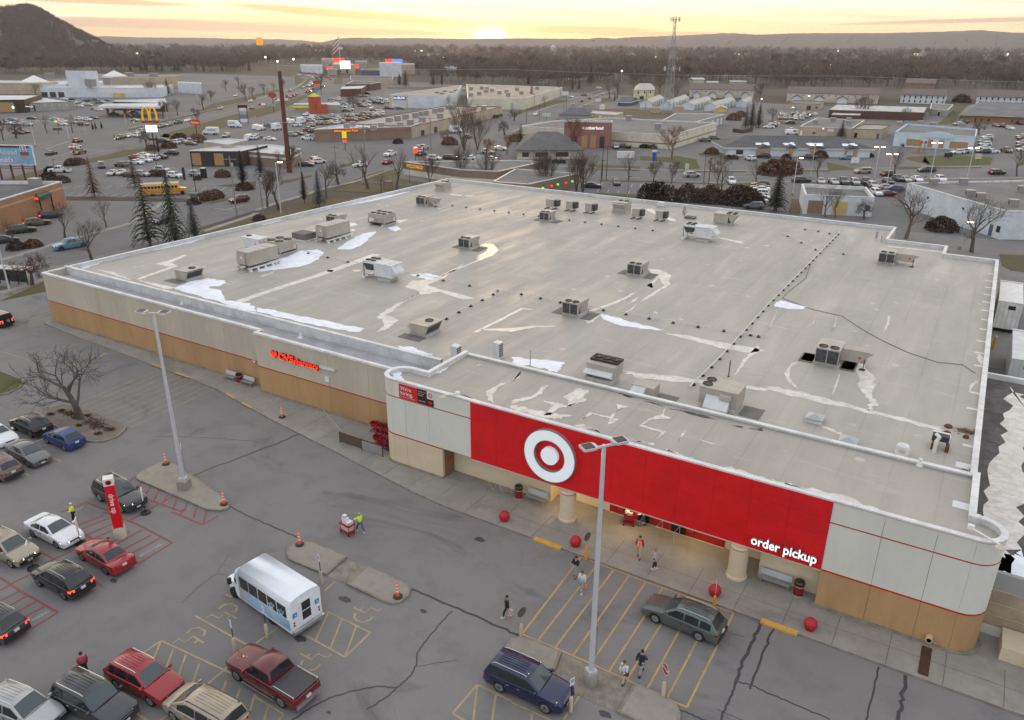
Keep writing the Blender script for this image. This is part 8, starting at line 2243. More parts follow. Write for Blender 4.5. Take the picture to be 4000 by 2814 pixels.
flat('tan_hall','plain tan hall with white lamp and pale signs, conifer in front', DM('-702 3403 -507 3429 -524 3858 -728 3851'),3.8,'tan','grey',.3,M4,[(0,.26,.32,1,1.6),(0,.55,.6,2.2,3.1,M0,'sign_board'),(0,.61,.66,2.2,3.1,M0,'sign_board'),(0,.44,.47,2.9,3.4,W_glow,'wall_lamp'),(0,.02,.06,.1,2,M0,'door')])
flat('tan_annex','tan annex with awning door between hall and blue trimmed shop', DM('-508 3439 -400 3461 -396 3696 -503 3681'),3.6,'tan','tan',.3,MATS['dark edge'],[(0,.1,.2,.1,2,M32,'door'),(0,.85,.93,.1,2,WALL['slate'],'door')])
units('tan hall',3.5, DM('-675 3561 -632 3712 -573 3753 -552 3616'),1.1)
t=flat('brown_greenhouse','brown walled building with two bright snowy metal roofs', DM('-767 4358 -341 4450 -364 4853 -804 4761'),4,'dkbrick','snowy',.1,ROOF['metal'])
flat('snowy_leanto','low lean to with striped snowy roof before brown building', DM('-730 4228 -606 4276 -637 4565 -764 4519'),2.6,'dkbrick','snowy',.1,ROOF['metal'])
flat('grey_block','grey flat block with lit doorway beyond the brown building', DM('-346 4847 -257 4774 -261 5258 -379 5337'),3.4,'grey','grey',.3,sp=[(0,.5,.6,.1,2,M32,'door'),(0,.52,.58,2.2,2.6,O_glow,'wall_lamp')])
flat('tan_garage_row','flat tan garage row behind the used car lot', DM('-1081 4801 -904 4821 -937 5105 -1105 5103'),3.4,'tan','grey',.3,MATS['dark edge'],[(0,.2,.4,.1,2.4,WALL['grey'],'garage_door'),(0,.62,.75,.1,2.4),(0,.88,.95,1,1.9)])
pitched('brown_hip_hall','large tan brick hall with grey hip roof and snow edged hips', DM('-185 4477 179 4543 194 5225 -177 5232'),3.2,4.2,'brick','grey',.18,1.2,[(0,.18,.2,.1,2.2),(0,.25,.27,.8,1.8),(0,.33,.36,.8,1.8),(0,.6,.62,.8,1.8)])
for lb,P,sp in(('white stucco apartment block with brown shed roof, central', DM('-596 5797 -340 5800 -363 6295 -635 6311'),8),('white stucco apartment block with brown roof at far right', DM('-171 5892 151 5925 159 6540 -183 6498'),10)):
 pitched('apartment_block',lb,P,5.2,2.6,'white','brown',0,.6,[(0,(k+.55)/sp,(k+.8)/sp,z,z+1.6)for k in range(sp)for z in(.6,3.1)])
pitched('rear_apartment','brown roofed apartment row half hidden behind central block', DM('-763 7632 -548 7690 -591 8336 -824 8280'),5,2.5,'brown','brown',0,.5)
for k,(lb,P)in enumerate((('brown roofed row house block nearest the tower', DM('-1914 5518 -1507 5670 -1671 6268 -2116 6115')),('brown roofed row house block behind the used cars', DM('-1247 5517 -703 5598 -794 6344 -1375 6150')))):
 pitched('row_house',lb,P,5.4,2.4,'cream','brown',0,.5,[(0,(j+.5)/14,(j+.62)/14,3.6,4.4)for j in range(14)])
 for j in range(4):
  u=.06+j*.25
  p,q=lp(P[0],P[1],u),lp(P[0],P[1],u+.11)
  d=Vector((P[3][0]-P[0][0],P[3][1]-P[0][1])).normalized()*7
  pitched('garage','white gabled garage fronting the %s row houses, %s from the left'%(('tower side','used car side')[k],ORD[j]),[(q[0],q[1]),(q[0]-d.x,q[1]-d.y),(p[0]-d.x,p[1]-d.y),(p[0],p[1])],2.6,1.6,'white','brown',0,.4,[(1,.15,.85,.1,2.2,M0,'garage_door')])
for k,(lb,P,wl)in enumerate((('white storage shed with tan metal roof, nearest tower foot', DM('-1827 4428 -1765 4446 -1865 4909 -1936 4919'),'white'),('blue white storage shed right behind the tower', DM('-1683 4378 -1626 4394 -1744 5027 -1816 5070'),'blue'),('white storage shed in the middle of the shed row', DM('-1575 4431 -1502 4410 -1563 4918 -1651 5033'),'white'),('white storage shed right of the middle one', DM('-1436 4410 -1379 4427 -1419 4937 -1502 5051'),'white'),('pale gable shed at right end of the shed row', DM('-1367 4783 -1310 4771 -1353 5069 -1412 5206'),'blue'))):
 pitched('storage_shed',lb,[P[1],P[2],P[3],P[0]],3.0,1.6,wl,'metal',0,.3,[(0,.1+j*.16,.2+j*.16,.1,2.3,WALL['grey'],'roller_door')for j in range(5)])
pitched('yellow_shed','small golden gable shed before the white storage sheds', DM('-1302 4390 -1331 4484 -1398 4460 -1350 4311'),1.9,1.3,'gold','metal',0,.3)
pitched('yellow_house','pale yellow two storey house with hip roof among big trees', DM('-2121 5012 -2049 5201 -2191 5545 -2298 5466'),6,3.2,'lemon','metal',.22,.5,[(0,.2,.27,3.8,5.2),(0,.5,.56,3.8,5.2),(0,.78,.84,3.8,5.2),(0,.3,.5,.2,2.2)])
pitched('blue_house','low slate blue house with a lit window near the street', DM('-1989 4471 -1920 4493 -1968 4743 -2049 4745'),2.4,1.6,'slate','dark',0,.5,[(3,.4,.55,.9,1.7,O_glow),(0,.1,.2,.9,1.7)],trim=M0)
for lb,p,z in(('tan equipment hut at the lattice tower foot',(-161.5,412.3),3.0),('flat roofed tan equipment hut right of lattice tower',(-150.8,419.9),3.6)):
 flat('equipment_hut',lb,[(p[0]-2,p[1]-2),(p[0]+3,p[1]-.8),(p[0]+2,p[1]+3),(p[0]-3,p[1]+2)],z,'tan','tan',.2)
Pw= DM('-335 1777 -202 1826 -239 1957 -374 1921')
t=flat('white_flat_shop','small white flat roof shop with tan garage doors behind parapet',Pw,4.2,'white','grey',.8,M4,[(0,.06,.28,.1,3,WALL['brown'],'garage_door'),(0,.42,.64,.1,3,WALL['gold'],'garage_door'),(0,.9,.96,1.2,2.4)])
units('small white flat shop',3.4,[(-28.4,187.0)],.8)
Pw= DM('-157 1986 39 1732 129 1781 145 2236')
flat('white_angled_building','white angled building with dark gravel roof at right edge',Pw,5.5,'white','grey',.35,M4,[(0,.9,.93,.1,2.3,WALL['slate'],'door'),(0,.96,.99,1.2,2.4),(0,.62,.64,3.4,3.8,M1,'wall_lamp'),(0,.25,.27,3.4,3.8,M1,'wall_lamp')])
units('dark roof of the white angled building',5.15, DM('-106 2005 -49 2050 -28 1884 -8 1857 50 1810 65 2006'),.9)
P= DM('-1584 673 -1757 960 -1871 888 -1962 828')
flat('tan_brick_store','tan brick store with green drive through canopy, left edge',P,5.5,'brick','dark',.7,M4,band=(3.9,4.2,WALL['tan']))
units('tan brick store',4.8,[(-177.0,91.0)],1.2)
p,q=(-169.9,85.4),(-173.9,91.2)
t=tg('drive_canopy','green hipped drive through canopy on dark posts','canopy',(*mid(p,q),0),head(p,q)*pi/180)
b=MB();b.N([[(-2.6,-1.6,3.3),(2.6,-1.6,3.3),(2.6,1.6,3.3),(-2.6,1.6,3.3)],[(-2.6,-1.6,4.0),(2.6,-1.6,4.0),(2.6,1.6,4.0),(-2.6,1.6,4.0)],[(-1,0,5),(1.6,0,5),(1.6,1.5,5),(-1,1.5,5)]]);b.B('roof',mat('canopy green',(.035,.07,.05),.5),t)
b=MB();b.box(-2.66,-1.3,3.4,-2.6,1,3.9);b.B('sign_board',MATS['glow red'],t)
for x in(-2.4,2.4):
 b=MB();b.box(x-.1,-1.5,0,x+.1,-1.3,3.3);b.B('post',M1,t)
t=flat('restaurant','dark glazed restaurant with flat grey roof beside yellow arch sign', DM('-2031 1501 -1901 1581 -1951 1727 -2042 1606'),4.6,'dark','white',.3,M4,[(0,.03,.2,.3,3.8,M5),(0,.24,.42,.3,3.8),(0,.46,.64,.3,3.8,M5),(0,.68,.86,.3,3.8)])
flat('restaurant_wing','grey curved wing of the dark glazed restaurant', DM('-1944 1617 -1754 1630 -1831 1750 -2002 1772'),4,'brown','white',.3,M4,band=(2.4,3,M31))
flat('restaurant_parapets','stepped tan parapet boxes on the restaurant roof', DM('-2120 1622 -1994 1612 -2036 1725 -2119 1707'),5.6,'tan','white',.4)
P= DM('-4483 2062 -4292 2243 -4633 2521 -4880 2337')
flat('cafe','dark brown cafe block with round green sign and glazed front',P,6.4,'dark','white',.4,M1,[(0,.35,.8,.3,5.2,M5)])
P= DM('-4365 2280 -4281 2495 -4734 2592 -4730 2474')
flat('low_strip_shops','low grey strip of shops with small warm wall lamps',P,4.2,'grey','white',.3,M1,[(0,.16,.19,.1,3,M32,'door')]+[(0,.38+k*.15,.4+k*.15,2.5,2.8,Y_glow,'wall_lamp')for k in range(4)])
c=(-412.7,210.8)
t=tg('round_cafe_sign','round white and green sign on the dark cafe wall','sign',(c[0]+1.2,c[1]-1.6,4.3),R(20));b=MB();b.lathe([(.01,-.1),(.85,-.1),(.85,0)],20,0,0,0,0,axis='y');b.B('disc',mat('sign green',(.05,.3,.15),.5),t);b=MB();b.lathe([(.5,-.11),(.78,-.11),(.78,-.1),(.5,-.1)],20,0,0,0,0,axis='y');b.B('ring',W_glow,t)
ftx('white lettering matthew gee on the low strip of shops',(-425.0,222.0),R(14),3.2,'mattress gym',5,.5,W_glow)
for lb,P,h,rf in(('long white mall wing with overhanging entrance', DM('-5413 2948 -4790 3383 -5095 3709 -5557 3154'),6,'white'),('grey tan mall wing at left with pyramid skylight', DM('-5993 2853 -5595 3065 -5682 3226 -6304 3042'),8,'white'),('tall pale mall hall rising behind the white wing', DM('-5304 3072 -5160 3126 -5186 3219 -5401 3134'),16,'tan'),('white mall wing at right end with low grey bay', DM('-5125 3774 -4843 3754 -5035 3900 -5266 3885'),7,'white'),('far tan mall wing with dark roof', DM('-5964 3617 -5590 3924 -5793 4303 -6513 4048'),9,'grey'),('low middle mall roof edged in white', DM('-5581 3059 -5407 3343 -5785 3647 -6045 3438'),7,'white')):
 t=flat('mall_wing',lb,P,h,'white' if 'white' in lb else 'tan',rf,.5)
 if 'long' in lb:
  wins(t,P,h,[(0,.48,.8,2.8,5,M0,'entrance_fascia'),(0,.6,.7,.1,2.6,WALL['gold'],'door'),(0,.0,.05,.1,3.2),(0,.07,.12,.1,3.2),(0,.14,.19,.1,3.2)])
for lb,p,z in(('white pyramid skylight on left mall wing',(-574.5,310.1),7.8),('white pyramid skylight on far tan mall wing',(-595.2,383.2),8.8)):
 t=tg('pyramid_skylight',lb,'skylight',(*p,z));b=MB();b.N([[(s*x,s*y,zz)for x,y in((-1,-1),(1,-1),(1,1),(-1,1))]for s,zz in((6.5,0),(6.5,.4),(.2,4.5))]);b.B('glazing',M0,t)
units('white mall wings',6.6, DM('-5144 3134 -5250 3328 -6146 3601 -5764 4038 -6358 3558 -5993 3986'),3.0)
t=flat('fuel_canopy','pale flat fuel station canopy with red and green lettering', DM('-3745 2293 -3479 2440 -3686 2615 -3882 2425'),5.2,'white','white',.2)
for o in list(t.children):
 if o.name.startswith('wall'):
  o.scale=(1,1,1);me=o.data;[setattr(v.co,'z',4.3)for v in me.vertices if v.co.z<1]
for k,p in enumerate(((-380.1,237.5),(-388.2,245.8),(-376.2,244.2),(-383.6,251.2),(-383.0,260.0))):
 o=MB();o.box(-.5,-.5,0,.5,.5,4.3);o=o.B('canopy_pillar',WALL['brick']);o.location=(*p,0);tag(o,'brown pillar under the fuel canopy, %s from the left'%ORD[k],'pillar','fuel canopy pillars')
flat('fuel_shop','dark fuel station shop with yellow green sign and white roof', DM('-4097 2599 -3763 2686 -4070 2899 -4157 2664'),4.5,'dark','white',.3)
P= DM('-3233 3070 -3008 3182 -3143 3315 -3287 3132')
t=flat('taco_restaurant','grey restaurant with orange tower, lime awning and yellow pyramid cap',P,3.8,'grey','white',.3,sp=[(0,.03,.38,.6,2.2,M5)])
p=(-306.7,305.5)
for x0,x1,y0,z1,m in((-3.6,.9,-1,8.2,'orange'),(.9,5.4,-.6,4.6,'orange')):
 b=MB();b.box(p[0]+x0,p[1]+y0+.5,0,p[0]+x1,p[1]+4,z1);b.B('tower_block',WALL[m],t)
b=MB();b.N([[(p[0]-1.35+s*x,p[1]+1.7+s*y,z)for x,y in((-1,-1),(1,-1),(1,1),(-1,1))]for s,z in((2.5,8.2),(.1,10))]);b.B('pyramid_cap',mat('lime',(.5,.5,.04),.5),t)
q0,q1=lp(P[0],P[1],.0),lp(P[0],P[1],.48)
b=MB();b.N([[(u[0]+.5*0,u[1]-o,z)for o,z in((.1,3.0),(1.1,2.3),(1.1,2.1),(.1,2.3))]for u in(q0,q1)]);b.B('awning',MATS['lime'],t)
for nm,lb,P,h,w,rf in(('brown_brick_block','brown brick block with flat pale roof behind the taco lot', DM('-3898 4137 -3835 4274 -4059 4580 -4109 4391'),5,'dkbrick','white'),('brick_and_white_shop','dark brick shop with white end wall farther along the lot', DM('-4348 4673 -4199 4790 -4315 5047 -4717 5174'),5,'dkbrick','dark'),('long_grey_roof_shops','long low grey roofed shops with lit windows', DM('-4922 5358 -4637 5590 -5029 6065 -5423 5914'),5,'tan','dark'),('far_white_showroom','white showroom with red lettering by the traffic queue', DM('-7312 7110 -6970 7123 -7286 7448 -7557 7359'),9,'white','white'),('far_red_sign_store','grey store with big red sign at the end of the highway', DM('-7449 7608 -7538 7900 -8047 8446 -8198 8430'),14,'grey','grey'),('far_hall','broad pale roofed hall under the flag', DM('-7006 7331 -6656 7336 -7702 8351 -7817 8237'),10,'tan','metal'),('far_superstore','white superstore front with red and blue sign beyond packed lot', DM('-5818 6800 -5713 7039 -6041 7434 -6090 7134'),14,'white','white'),('far_tan_store','far tan store right of the white superstore', DM('-6112 7530 -5993 7640 -6418 8160 -6402 7899'),11,'tan','tan'),('far_blue_store','far low blue roofed store left of superstore', DM('-6231 6964 -6017 7026 -6346 7401 -6516 7304'),6,'slate','dark'),('far_grey_store','far pale grey store with lit lamp', DM('-7146 7899 -6958 7896 -7463 8460 -7558 8367'),12,'grey','grey'),('small_red_sign_shop','small grey shop with red lettering before the flag hall', DM('-6666 6889 -6521 6889 -6826 7204 -6941 7185'),6,'grey','grey'),('far_orange_white_hall','white hall hidden among orange lit trees', DM('-5622 7682 -5384 7612 -5713 8054 -5880 8058'),9,'white','white')):
 flat(nm,lb,P,h,w,rf,.3)
for lb,p,w,hh,z,m in(('red lit lettering on the grey end store',(-824.6,847.0),30,5,9,R_glow),('red lettering on small grey shop',(-707.7,733.0),14,4,3.5,R_glow),('red half of the superstore sign',(-654.0,778.9),9,6,10,R_glow),('blue half of the superstore sign',(-654.4,783.6),18,6,10,mat('glow blue',(.1,.25,.8),.5,emit=(.1,.35,1),es=.6)),('small red lit sign above traffic',(-676.9,735.0),14,4,6,R_glow),('glowing white red sign over traffic',(-664.6,710.8),12,9,6,W_glow)):
 o=MB();o.box(0,0,0,w,.5,hh);o=o.B('lit_sign',m);o.location=(p[0],p[1]-3,z);o.rotation_euler.z=R(35);tag(o,lb,'sign')
def psg(name,label,p,h,pw,boards,rz,cat='sign',pm=None,two=0.0):
 t=tg(name,label,cat,(p[0],p[1],0),R(rz))
 for x in((-two/2,two/2)if two else(0,)):
  b=MB();b.tube([(x,0,0),(x,0,h)],pw,8);b.B('post',pm or M1,t)
 for z0,z1,w,m,tx,tm in boards:
  b=MB();b.box(-w/2,-.25,z0,w/2,.25,z1);o=b.B('board',m,t)
  if tx:
   me=letters(tx,(z1-z0)*.7,tm,extrude=.02);xs=[v.co.x for v in me.vertices];k=min(1,w*.86/(max(xs)-min(xs)));me.transform(Matrix.Diagonal((k,1,1,1)));link('lettering',me,o).location=(0,-.28,z0+(z1-z0)*.26)
 return t
M82=mat('arch yellow',(.85,.48,.02),.45,emit=(1,.55,0),es=.12)
M47=mat('dull red',(.33,.05,.04),.6)
p=(-239.6,163.9)
t=psg('arch_sign','tall pole sign with yellow double arch over glowing white panel',p,9.0,.22,[(9.4,10.2,5.6,M47,None,None),(6.6,8.7,3.4,mat('led panel',(1,1,1),.4,emit=(1,.98,1),es=2.2),None,None),(3.9,4.5,2.6,M1,None,None)],40)
for s in(-1,1):
 b=MB();b.tube([(s*1.15-1.05*cos(q),0,10.2+4.1*sin(q)**.75)for q in np.linspace(0,pi,15)],[.36-.1*sin(q)for q in np.linspace(0,pi,15)],8);b.B('arch',M82,t,smooth=60)
p=(-265.1,200.4)
t=psg('red_pole_sign','leaning red box sign with yellow lettering on dark pole',p,5.2,.16,[(4.6,6.6,3.4,mat('board red',(.6,.015,.01),.5),'Advance',Y_glow)],35)
psg('pylon_sign','two legged pylon sign with stacked shop panels by the verge',(-291.8,246.4),8,.15,[(7,8.2,4.2,M1,None,None),(5.6,6.9,3.2,M0,None,None),(4.2,5.4,3.2,M7,None,None),(2.6,3.9,3.2,mat('board dull blue',(.1,.2,.42),.5),None,None),(.9,2.2,3.2,M0,None,None)],35,two=3.4)
psg('pylon_sign','tall white pylon with red orange and blue panels by the traffic',(-414.8,417.2),10,.2,[(7.5,9.6,4.2,M6,None,None),(5,7.4,4.2,mat('board salmon',(.5,.22,.14),.6),None,None),(3.2,4.9,4.2,MATS['board dull blue'],None,None)],35,two=5)
t=psg('oval_sign','red and cream oval sign on pole beside the tall brown mast',(-329.1,298.2),8.2,.15,[(3,3.8,2,M7,None,None)],40);b=MB();b.lathe([(.01,-.3),(1,-.3),(1,.3),(.01,.3)],20,0,0,0,0,axis='y');o=b.B('oval',M47,t);o.scale=(2.1,1,1.4);o.location.z=8.6
for lb,q,hh,bd in(('small white sign board by the verge left of taco restaurant',(-372.3,347.4),3,[(1.6,2.9,2.6,M0,None,None)]),('blue column sign with white cap on the green verge',(-89.6,231.0),4,[(1,3.6,1.0,mat('sign deep blue',(.02,.05,.4),.5),None,None),(3.6,4.1,1.3,M0,None,None)]),('pale monument sign outside the clinic',(-36.8,265.3),1.8,[(.4,2.0,2.4,M0,None,None)]),('white message board by the far street',(-256.5,489.3),4,[(2,4.4,4.2,M0,None,None)]),('pale green sign board beside the street',(-189.6,342.8),3,[(1.6,3.2,4,mat('sign pale green',(.45,.6,.45),.6),None,None)]),('low white sign near the blue house',(-222.9,470.7),1,[(.2,2.0,3.6,M0,None,None)]),('yellow lit pole sign on mast by brown store',(-191.3,203.3),5.4,[(4,6.2,1.5,Y_glow,None,None),(2.6,3.4,1.2,R_glow,None,None)]),('red lit sign board beside the bank street',(-155.2,196.2),3.6,[(2.4,3.8,1.2,R_glow,None,None)]),('white monument sign on posts at shop lawn',(-4.4,294.6),1.6,[(.8,2.4,1.8,mat('sign cream',(.55,.5,.38),.6),None,None)]),('low dark banner sail on the shop lawn',(-13.0,295.6),1.2,[(.6,1.9,2.6,M1,None,None)]),('yellow square sign high on far mast',(-925.6,825.8),32,[(30,40,9,MATS['glow orange'],None,None)]),('small sign with yellow header by junction',(-319.4,177.3),2.4,[(1.4,2.4,3.4,MATS['dark edge'],None,None)])):
 psg('pole_sign',lb,q,hh,.1,bd,35)
p=(-221.0,108.2)
t=tg('billboard','blue billboard reading eet Ahead Donalds with arch picture','billboard',(p[0],p[1],0),R(24))
for x in(-3.4,0,3.4,6.8):
 b=MB();b.box(x-.2,0,0,x+.2,.3,4.4);b.B('post',M22,t)
for z in(3.1,3.6):
 b=MB();b.box(-9,-.3,z,7.6,-.1,z+.14);b.B('catwalk_rail',M22,t)
b=MB();b.box(-9,-.1,4.2,7.4,.2,9.0);b.B('panel',mat('poster blue',lin(110,175,205),.6),t)
b=MB();b.box(-9,-.12,4.3,3.8,-.1,6.2);b.B('lower_band',mat('poster boards',lin(150,165,185),.6,var=.1,scale=2,stretch=(.2,1,4)),t)
b=MB();b.box(-9.1,-.14,8.4,6.6,-.08,8.95);b.B('top_band',mat('poster dark',lin(80,50,48),.6),t)
b=MB();b.box(-9.1,-.2,8.95,7.5,.25,9.1);b.box(7.4,-.2,4.2,7.55,.25,9.1);b.box(-9.1,-.2,4.1,7.5,.25,4.2);b.B('frame',M0,t)
for tx,x,z,w,m in(('Street Ahead',-8.0,6.7,10.9,mat('poster cream',(.62,.6,.48),.6)),("McDonald's",-5.8,4.75,7.0,M0)):
 me=letters(tx,1.75,m,extrude=.01,bold=.03,align='LEFT');xs=[v.co.x for v in me.vertices];me.transform(Matrix.Diagonal((w/(max(xs)-min(xs)),1,1,1)));link('lettering',me,t).location=(x,-.15,z)
for s in(-1,1):
 b=MB();b.tube([(4.95+s*.45-.42*cos(q),-.18,7.5+1.75*sin(q))for q in np.linspace(0,pi,11)],.12,5);b.B('arch_picture',M0,t)
b=MB();b.box(3.9,-.2,6.55,6.2,-.12,7.45);b.B('red_plaque',M47,t)
b=MB();b.box(4.2,-.2,5.6,6.4,-.12,6.3);b.box(5.3,-.2,4.2,5.6,-.12,5.6);b.B('post_picture',M3,t)
t=tg('brown_mast','very tall rust brown steel mast rising above the restaurant','mast',(*(-170.3,157.7),0));b=MB();b.tube([(0,0,0),(0,0,27)],[.75,.5],14);b.B('pole',mat('mast brown',(.12,.035,.022),.7,var=.08,scale=.6),t,smooth=60);b=MB();b.lathe([(.6,13.6),(.9,13.65),(.9,13.75),(.6,13.8)],12,0);b.B('collar',M3,t)
p=(-152.9,409.7)
t=tg('lattice_tower','tall grey lattice radio tower with antenna rings at top','tower',(*p,0),R(15))
def leg(k,z):
 r=3.4*(1-z/46*.78)if z<40 else.75
 return(r*cos(R(90+120*k)),r*sin(R(90+120*k)),z)
M48=mat('tower steel',(.33,.33,.33),.5)
for k in range(3):
 b=MB();b.tube([leg(k,0),leg(k,40),leg(k,48)],.13,5);b.B('tower_leg',M48,t)
b=MB()
for i in range(16):
 z0,z1=i*2.9,i*2.9+2.9
 for k in range(3):
  b.tube([leg(k,z0),leg((k+1)%3,z1)],.05,3);b.tube([leg((k+1)%3,z0),leg(k,z1)],.05,3);b.tube([leg(k,z1),leg((k+1)%3,z1)],.05,3)
tag(b.B('bracing',M48,t),kind='stuff')
for z,rr,n in((46,2.4,9),(37.5,2.9,9),(22.5,4.2,5)):
 b=MB();b.tube([(rr*cos(q),rr*sin(q),z)for q in np.linspace(0,6.283,13)],.07,4);b.B('antenna_ring',M48,t)
 for k in range(n):
  q=6.283*k/n
  b=MB();b.cbox(rr*cos(q),rr*sin(q),z+.1,.3,.3,2.3);b.B('antenna',M3 if z>40 else M0,t)
def lamp(label,p,h,m,glow=True,arms=((1.2,0),),rz=0,name='street_lamp',grp=None):
 t=tg(name,label,'lamp post',(p[0],p[1],0),R(rz),grp)
 b=MB();b.tube([(0,0,0),(0,0,h)],[h*.013,h*.008],8);b.B('pole',m,t)
 b=MB();b.lathe([(.32,0),(.32,.6),(.25,.65)],10,0);b.B('base',M8,t)
 for x,y in arms:
  b=MB();b.tube([(0,0,h-.05),(x,y,h)],h*.006,5);b.B('arm',m,t)
  b=MB();b.cbox(x,y,h,.9,.5,.14);b.B('lamp_head',MATS['lamp lens']if glow else m,t)
M62=MATS['white lamp pole']
WL=[((-42.5,229.0),9,'lit twin lamp post left of the clinic lot'),((-26.9,234.4),9,'lit twin lamp post at right end of the clinic'),((-22.1,220.3),9,'lit twin lamp post among the dealer cars'),((-14.0,243.8),10,'lit tall twin lamp post before the shop lawn'),((-5.2,245.8),9,'lit twin lamp post above the dark gravel roof'),((-40.6,199.3),9,'slim lit lamp post beside the dark spruce'),((-127.3,114.3),11.2,'grey lamp post with warm head right behind the store roof'),((-90.1,410.4),6,'grey lamp post in front of used cars'),((-92.6,456.6),9,'bright lit lamp post behind used cars'),((-115.6,449.2),7,'bright corner lamp by the dark evergreens'),((-2.1,160.2),5,'leaning white lamp post behind right rear notch')]
for p,h,lb in WL:
 lamp(lb,p,h,M62,True,((-.9,0),(.9,0))if 'twin' in lb else((.9,0),),30,grp='pale lamp posts of the lots')
lamp('grey lamp post at far left edge beside the crab tree',(-118.27,53.78),10.5,M62,False,((-.8,.3),),0)
for p,h,lb in(((-333.6,237.2),8.5,'twin arm highway lamp near the yellow arch'),((-372.8,285.2),8.5,'twin arm highway lamp farther along, above white car'),((-417.7,357.5),8.5,'twin arm highway lamp before the far lot'),((-396.4,353.9),8.5,'twin arm highway lamp left of brown mast'),((-286.7,150.2),9,'twin arm highway lamp behind the billboard'),((-509.0,486.7),9,'highway lamp on the bend of the road')):
 lamp(lb,p,h,M11,False,((-2.6,.4),(2.6,-.4)),35,grp='twin arm highway lamps')
for p,h,lb in(((-163.1,120.7),7.5,'thin dark pole by the bay lines behind school bus'),((-201.2,137.3),6,'thin dark lamp pole between the round bushes'),((-214.3,115.9),5,'dark lamp pole in front of white pickup'),((-241.4,137.4),5,'dark lamp pole in shrubs by the highway'),((-65.4,206.1),7,'black lamp pole with concrete base on cross street'),((-60.4,194.6),8,'black leaning pole behind the shrub row'),((-63.9,193.8),3,'short dark lantern behind the shrub row'),((-81.8,176.4),8,'black lamp pole beside the vase trees'),((-74.0,175.2),5,'slim black lamp pole in rear lot'),((-88.9,195.0),9,'tall black pole right of vase trees'),((-90.9,196.5),9,'tall black pole pair member by vase trees'),((-127.4,158.2),5,'black lamp pole on the bank lawn'),((-15.4,247.9),6,'leaning black pole before the dark van'),((-139.7,154.2),6,'slim black lamp post with yellow base at corner lawn'),((-81.7,212.5),6,'grey post beside the blue column sign'),((-186.9,319.1),8,'thin street pole left of pale green sign'),((-190.3,337.0),7,'dark street pole beside the pale green sign'),((-193.9,368.4),7,'dark pole left of long shed'),((-194.3,372.2),8,'taller dark pole by long shed')):
 lamp(lb,p,h,M1,False,((.3,0),),0,name='dark_pole',grp='thin dark poles')
def upole(label,p,h,lean=0.0):
 t=tg('utility_pole',label,'utility pole',(p[0],p[1],0),R(30),'utility poles')
 b=MB();b.tube([(0,0,0),(lean,0,h)],[.18,.12],8);b.B('pole',mat('weathered pole',(.24,.215,.19),.9),t)
 b=MB();b.box(lean-1.4,-.06,h-.7,lean+1.4,.06,h-.55);b.B('crossarm',MATS['weathered pole'],t)
 b=MB();b.lathe([(.25,h-2.2),(.25,h-1.4)],8,0,lean+.35,0);b.B('transformer',M3,t)
 return t
UP=[((-134.7,108.8),12.5,'grey utility pole with crossarm before the shrubs'),((-132.8,114.2),9,'utility pole hidden in bare trees left of lit lamp'),((-151.7,144.3),9,'utility pole between conifer and brown mast'),((-144.7,149.9),10,'utility pole with lamp by the corner trees'),((-152.3,169.6),13,'tall utility pole crossing the brown wall'),((-160.7,211.6),12,'utility pole in front of the tan service wall'),((-214.9,374.6),10,'utility pole beside the rusty conifer'),((-271.4,548.8),12,'utility pole at the far street bend'),((-22.9,639.4),13,'leaning utility pole before the far right trees'),((-158.4,391.3),12,'slim twin lamp utility pole left of the tower')]
for p,h,lb in UP:
 upole(lb,p,h)
t=tg('power_line','thin pale cable strung across the town','cable');b=MB()
a_,c_=Vector((-620,560,14)),Vector((420,660,15))
b.tube([tuple(a_.lerp(c_,k/24)-Vector((0,0,1.6*sin(pi*(k%6)/6))))for k in range(25)],.07,3);b.B('wire',M11,t)
def signal(label,p,z,on,rz):
 t=tg('traffic_signal',label,'traffic light',(p[0],p[1],0),R(rz))
 b=MB();b.tube([(0,.2,0),(0,.2,z)],.09,6);b.B('post',M11,t)
 b=MB();b.box(-.3,-.15,z-.3,.3,.2,z+1.3);b.B('housing',mat('signal yellow',(.5,.27,.02),.5),t)
 for k,(c,q)in enumerate((('red',R_glow),('amber',O_glow),('green',G_glow))):
  b=MB();b.lathe([(.01,-.06),(.19,-.06),(.19,0)],10,0,0,-.15,z+1.05-k*.5,axis='y');b.B(c+'_lens',q if k==on else M1,t)
signal('yellow traffic signal at amber, far side of the junction',(-308.5,182.2),3.4,1,160);signal('yellow traffic signal at green by oncoming cars',(-265.3,166.5),2.6,2,60);signal('yellow traffic signal beside the fuel pumps',(-334.6,216.8),3.0,1,160)
signal('traffic signal at green left of the arch sign',(-314.2,207.2),2.6,2,40);signal('traffic signal at green under the arch sign',(-311.2,209.2),2.6,2,40)
t=tg('signal_mast','steel traffic mast arm with side on green and red signals','traffic light',(*(-301.7,171.0),0),R(200));b=MB();b.tube([(0,0,0),(0,0,6),(12.5,0,6.2)],[.16,.12,.07],8);b.B('mast_arm',M11,t)
for x,m in((2.9,R_glow),(4.1,G_glow)):
 b=MB();b.cbox(x,0,6.1,1.1,.5,.5);b.B('signal_head',m,t)
t=tg('flagpole','tall flagpole with a large drooping striped flag','flag',(*(-702.9,749.6),0));b=MB();b.tube([(0,0,0),(0,0,44)],[.5,.3],6);b.B('pole',M11,t)
for k in range(7):
 b=MB();b.face([(-12+k*.3,0,18+k*2.2),(-.3,.6,26+k*2.2),(-.3,.6,27.1+k*2.2),(-12+k*.3,0,19.1+k*2.2)]);b.B('stripe',M6 if k%2==0 else M0,t)
t=tg('playground','red yellow blue playground tower with orange slide','playground',(*(-22.1,308.6),0),R(20))
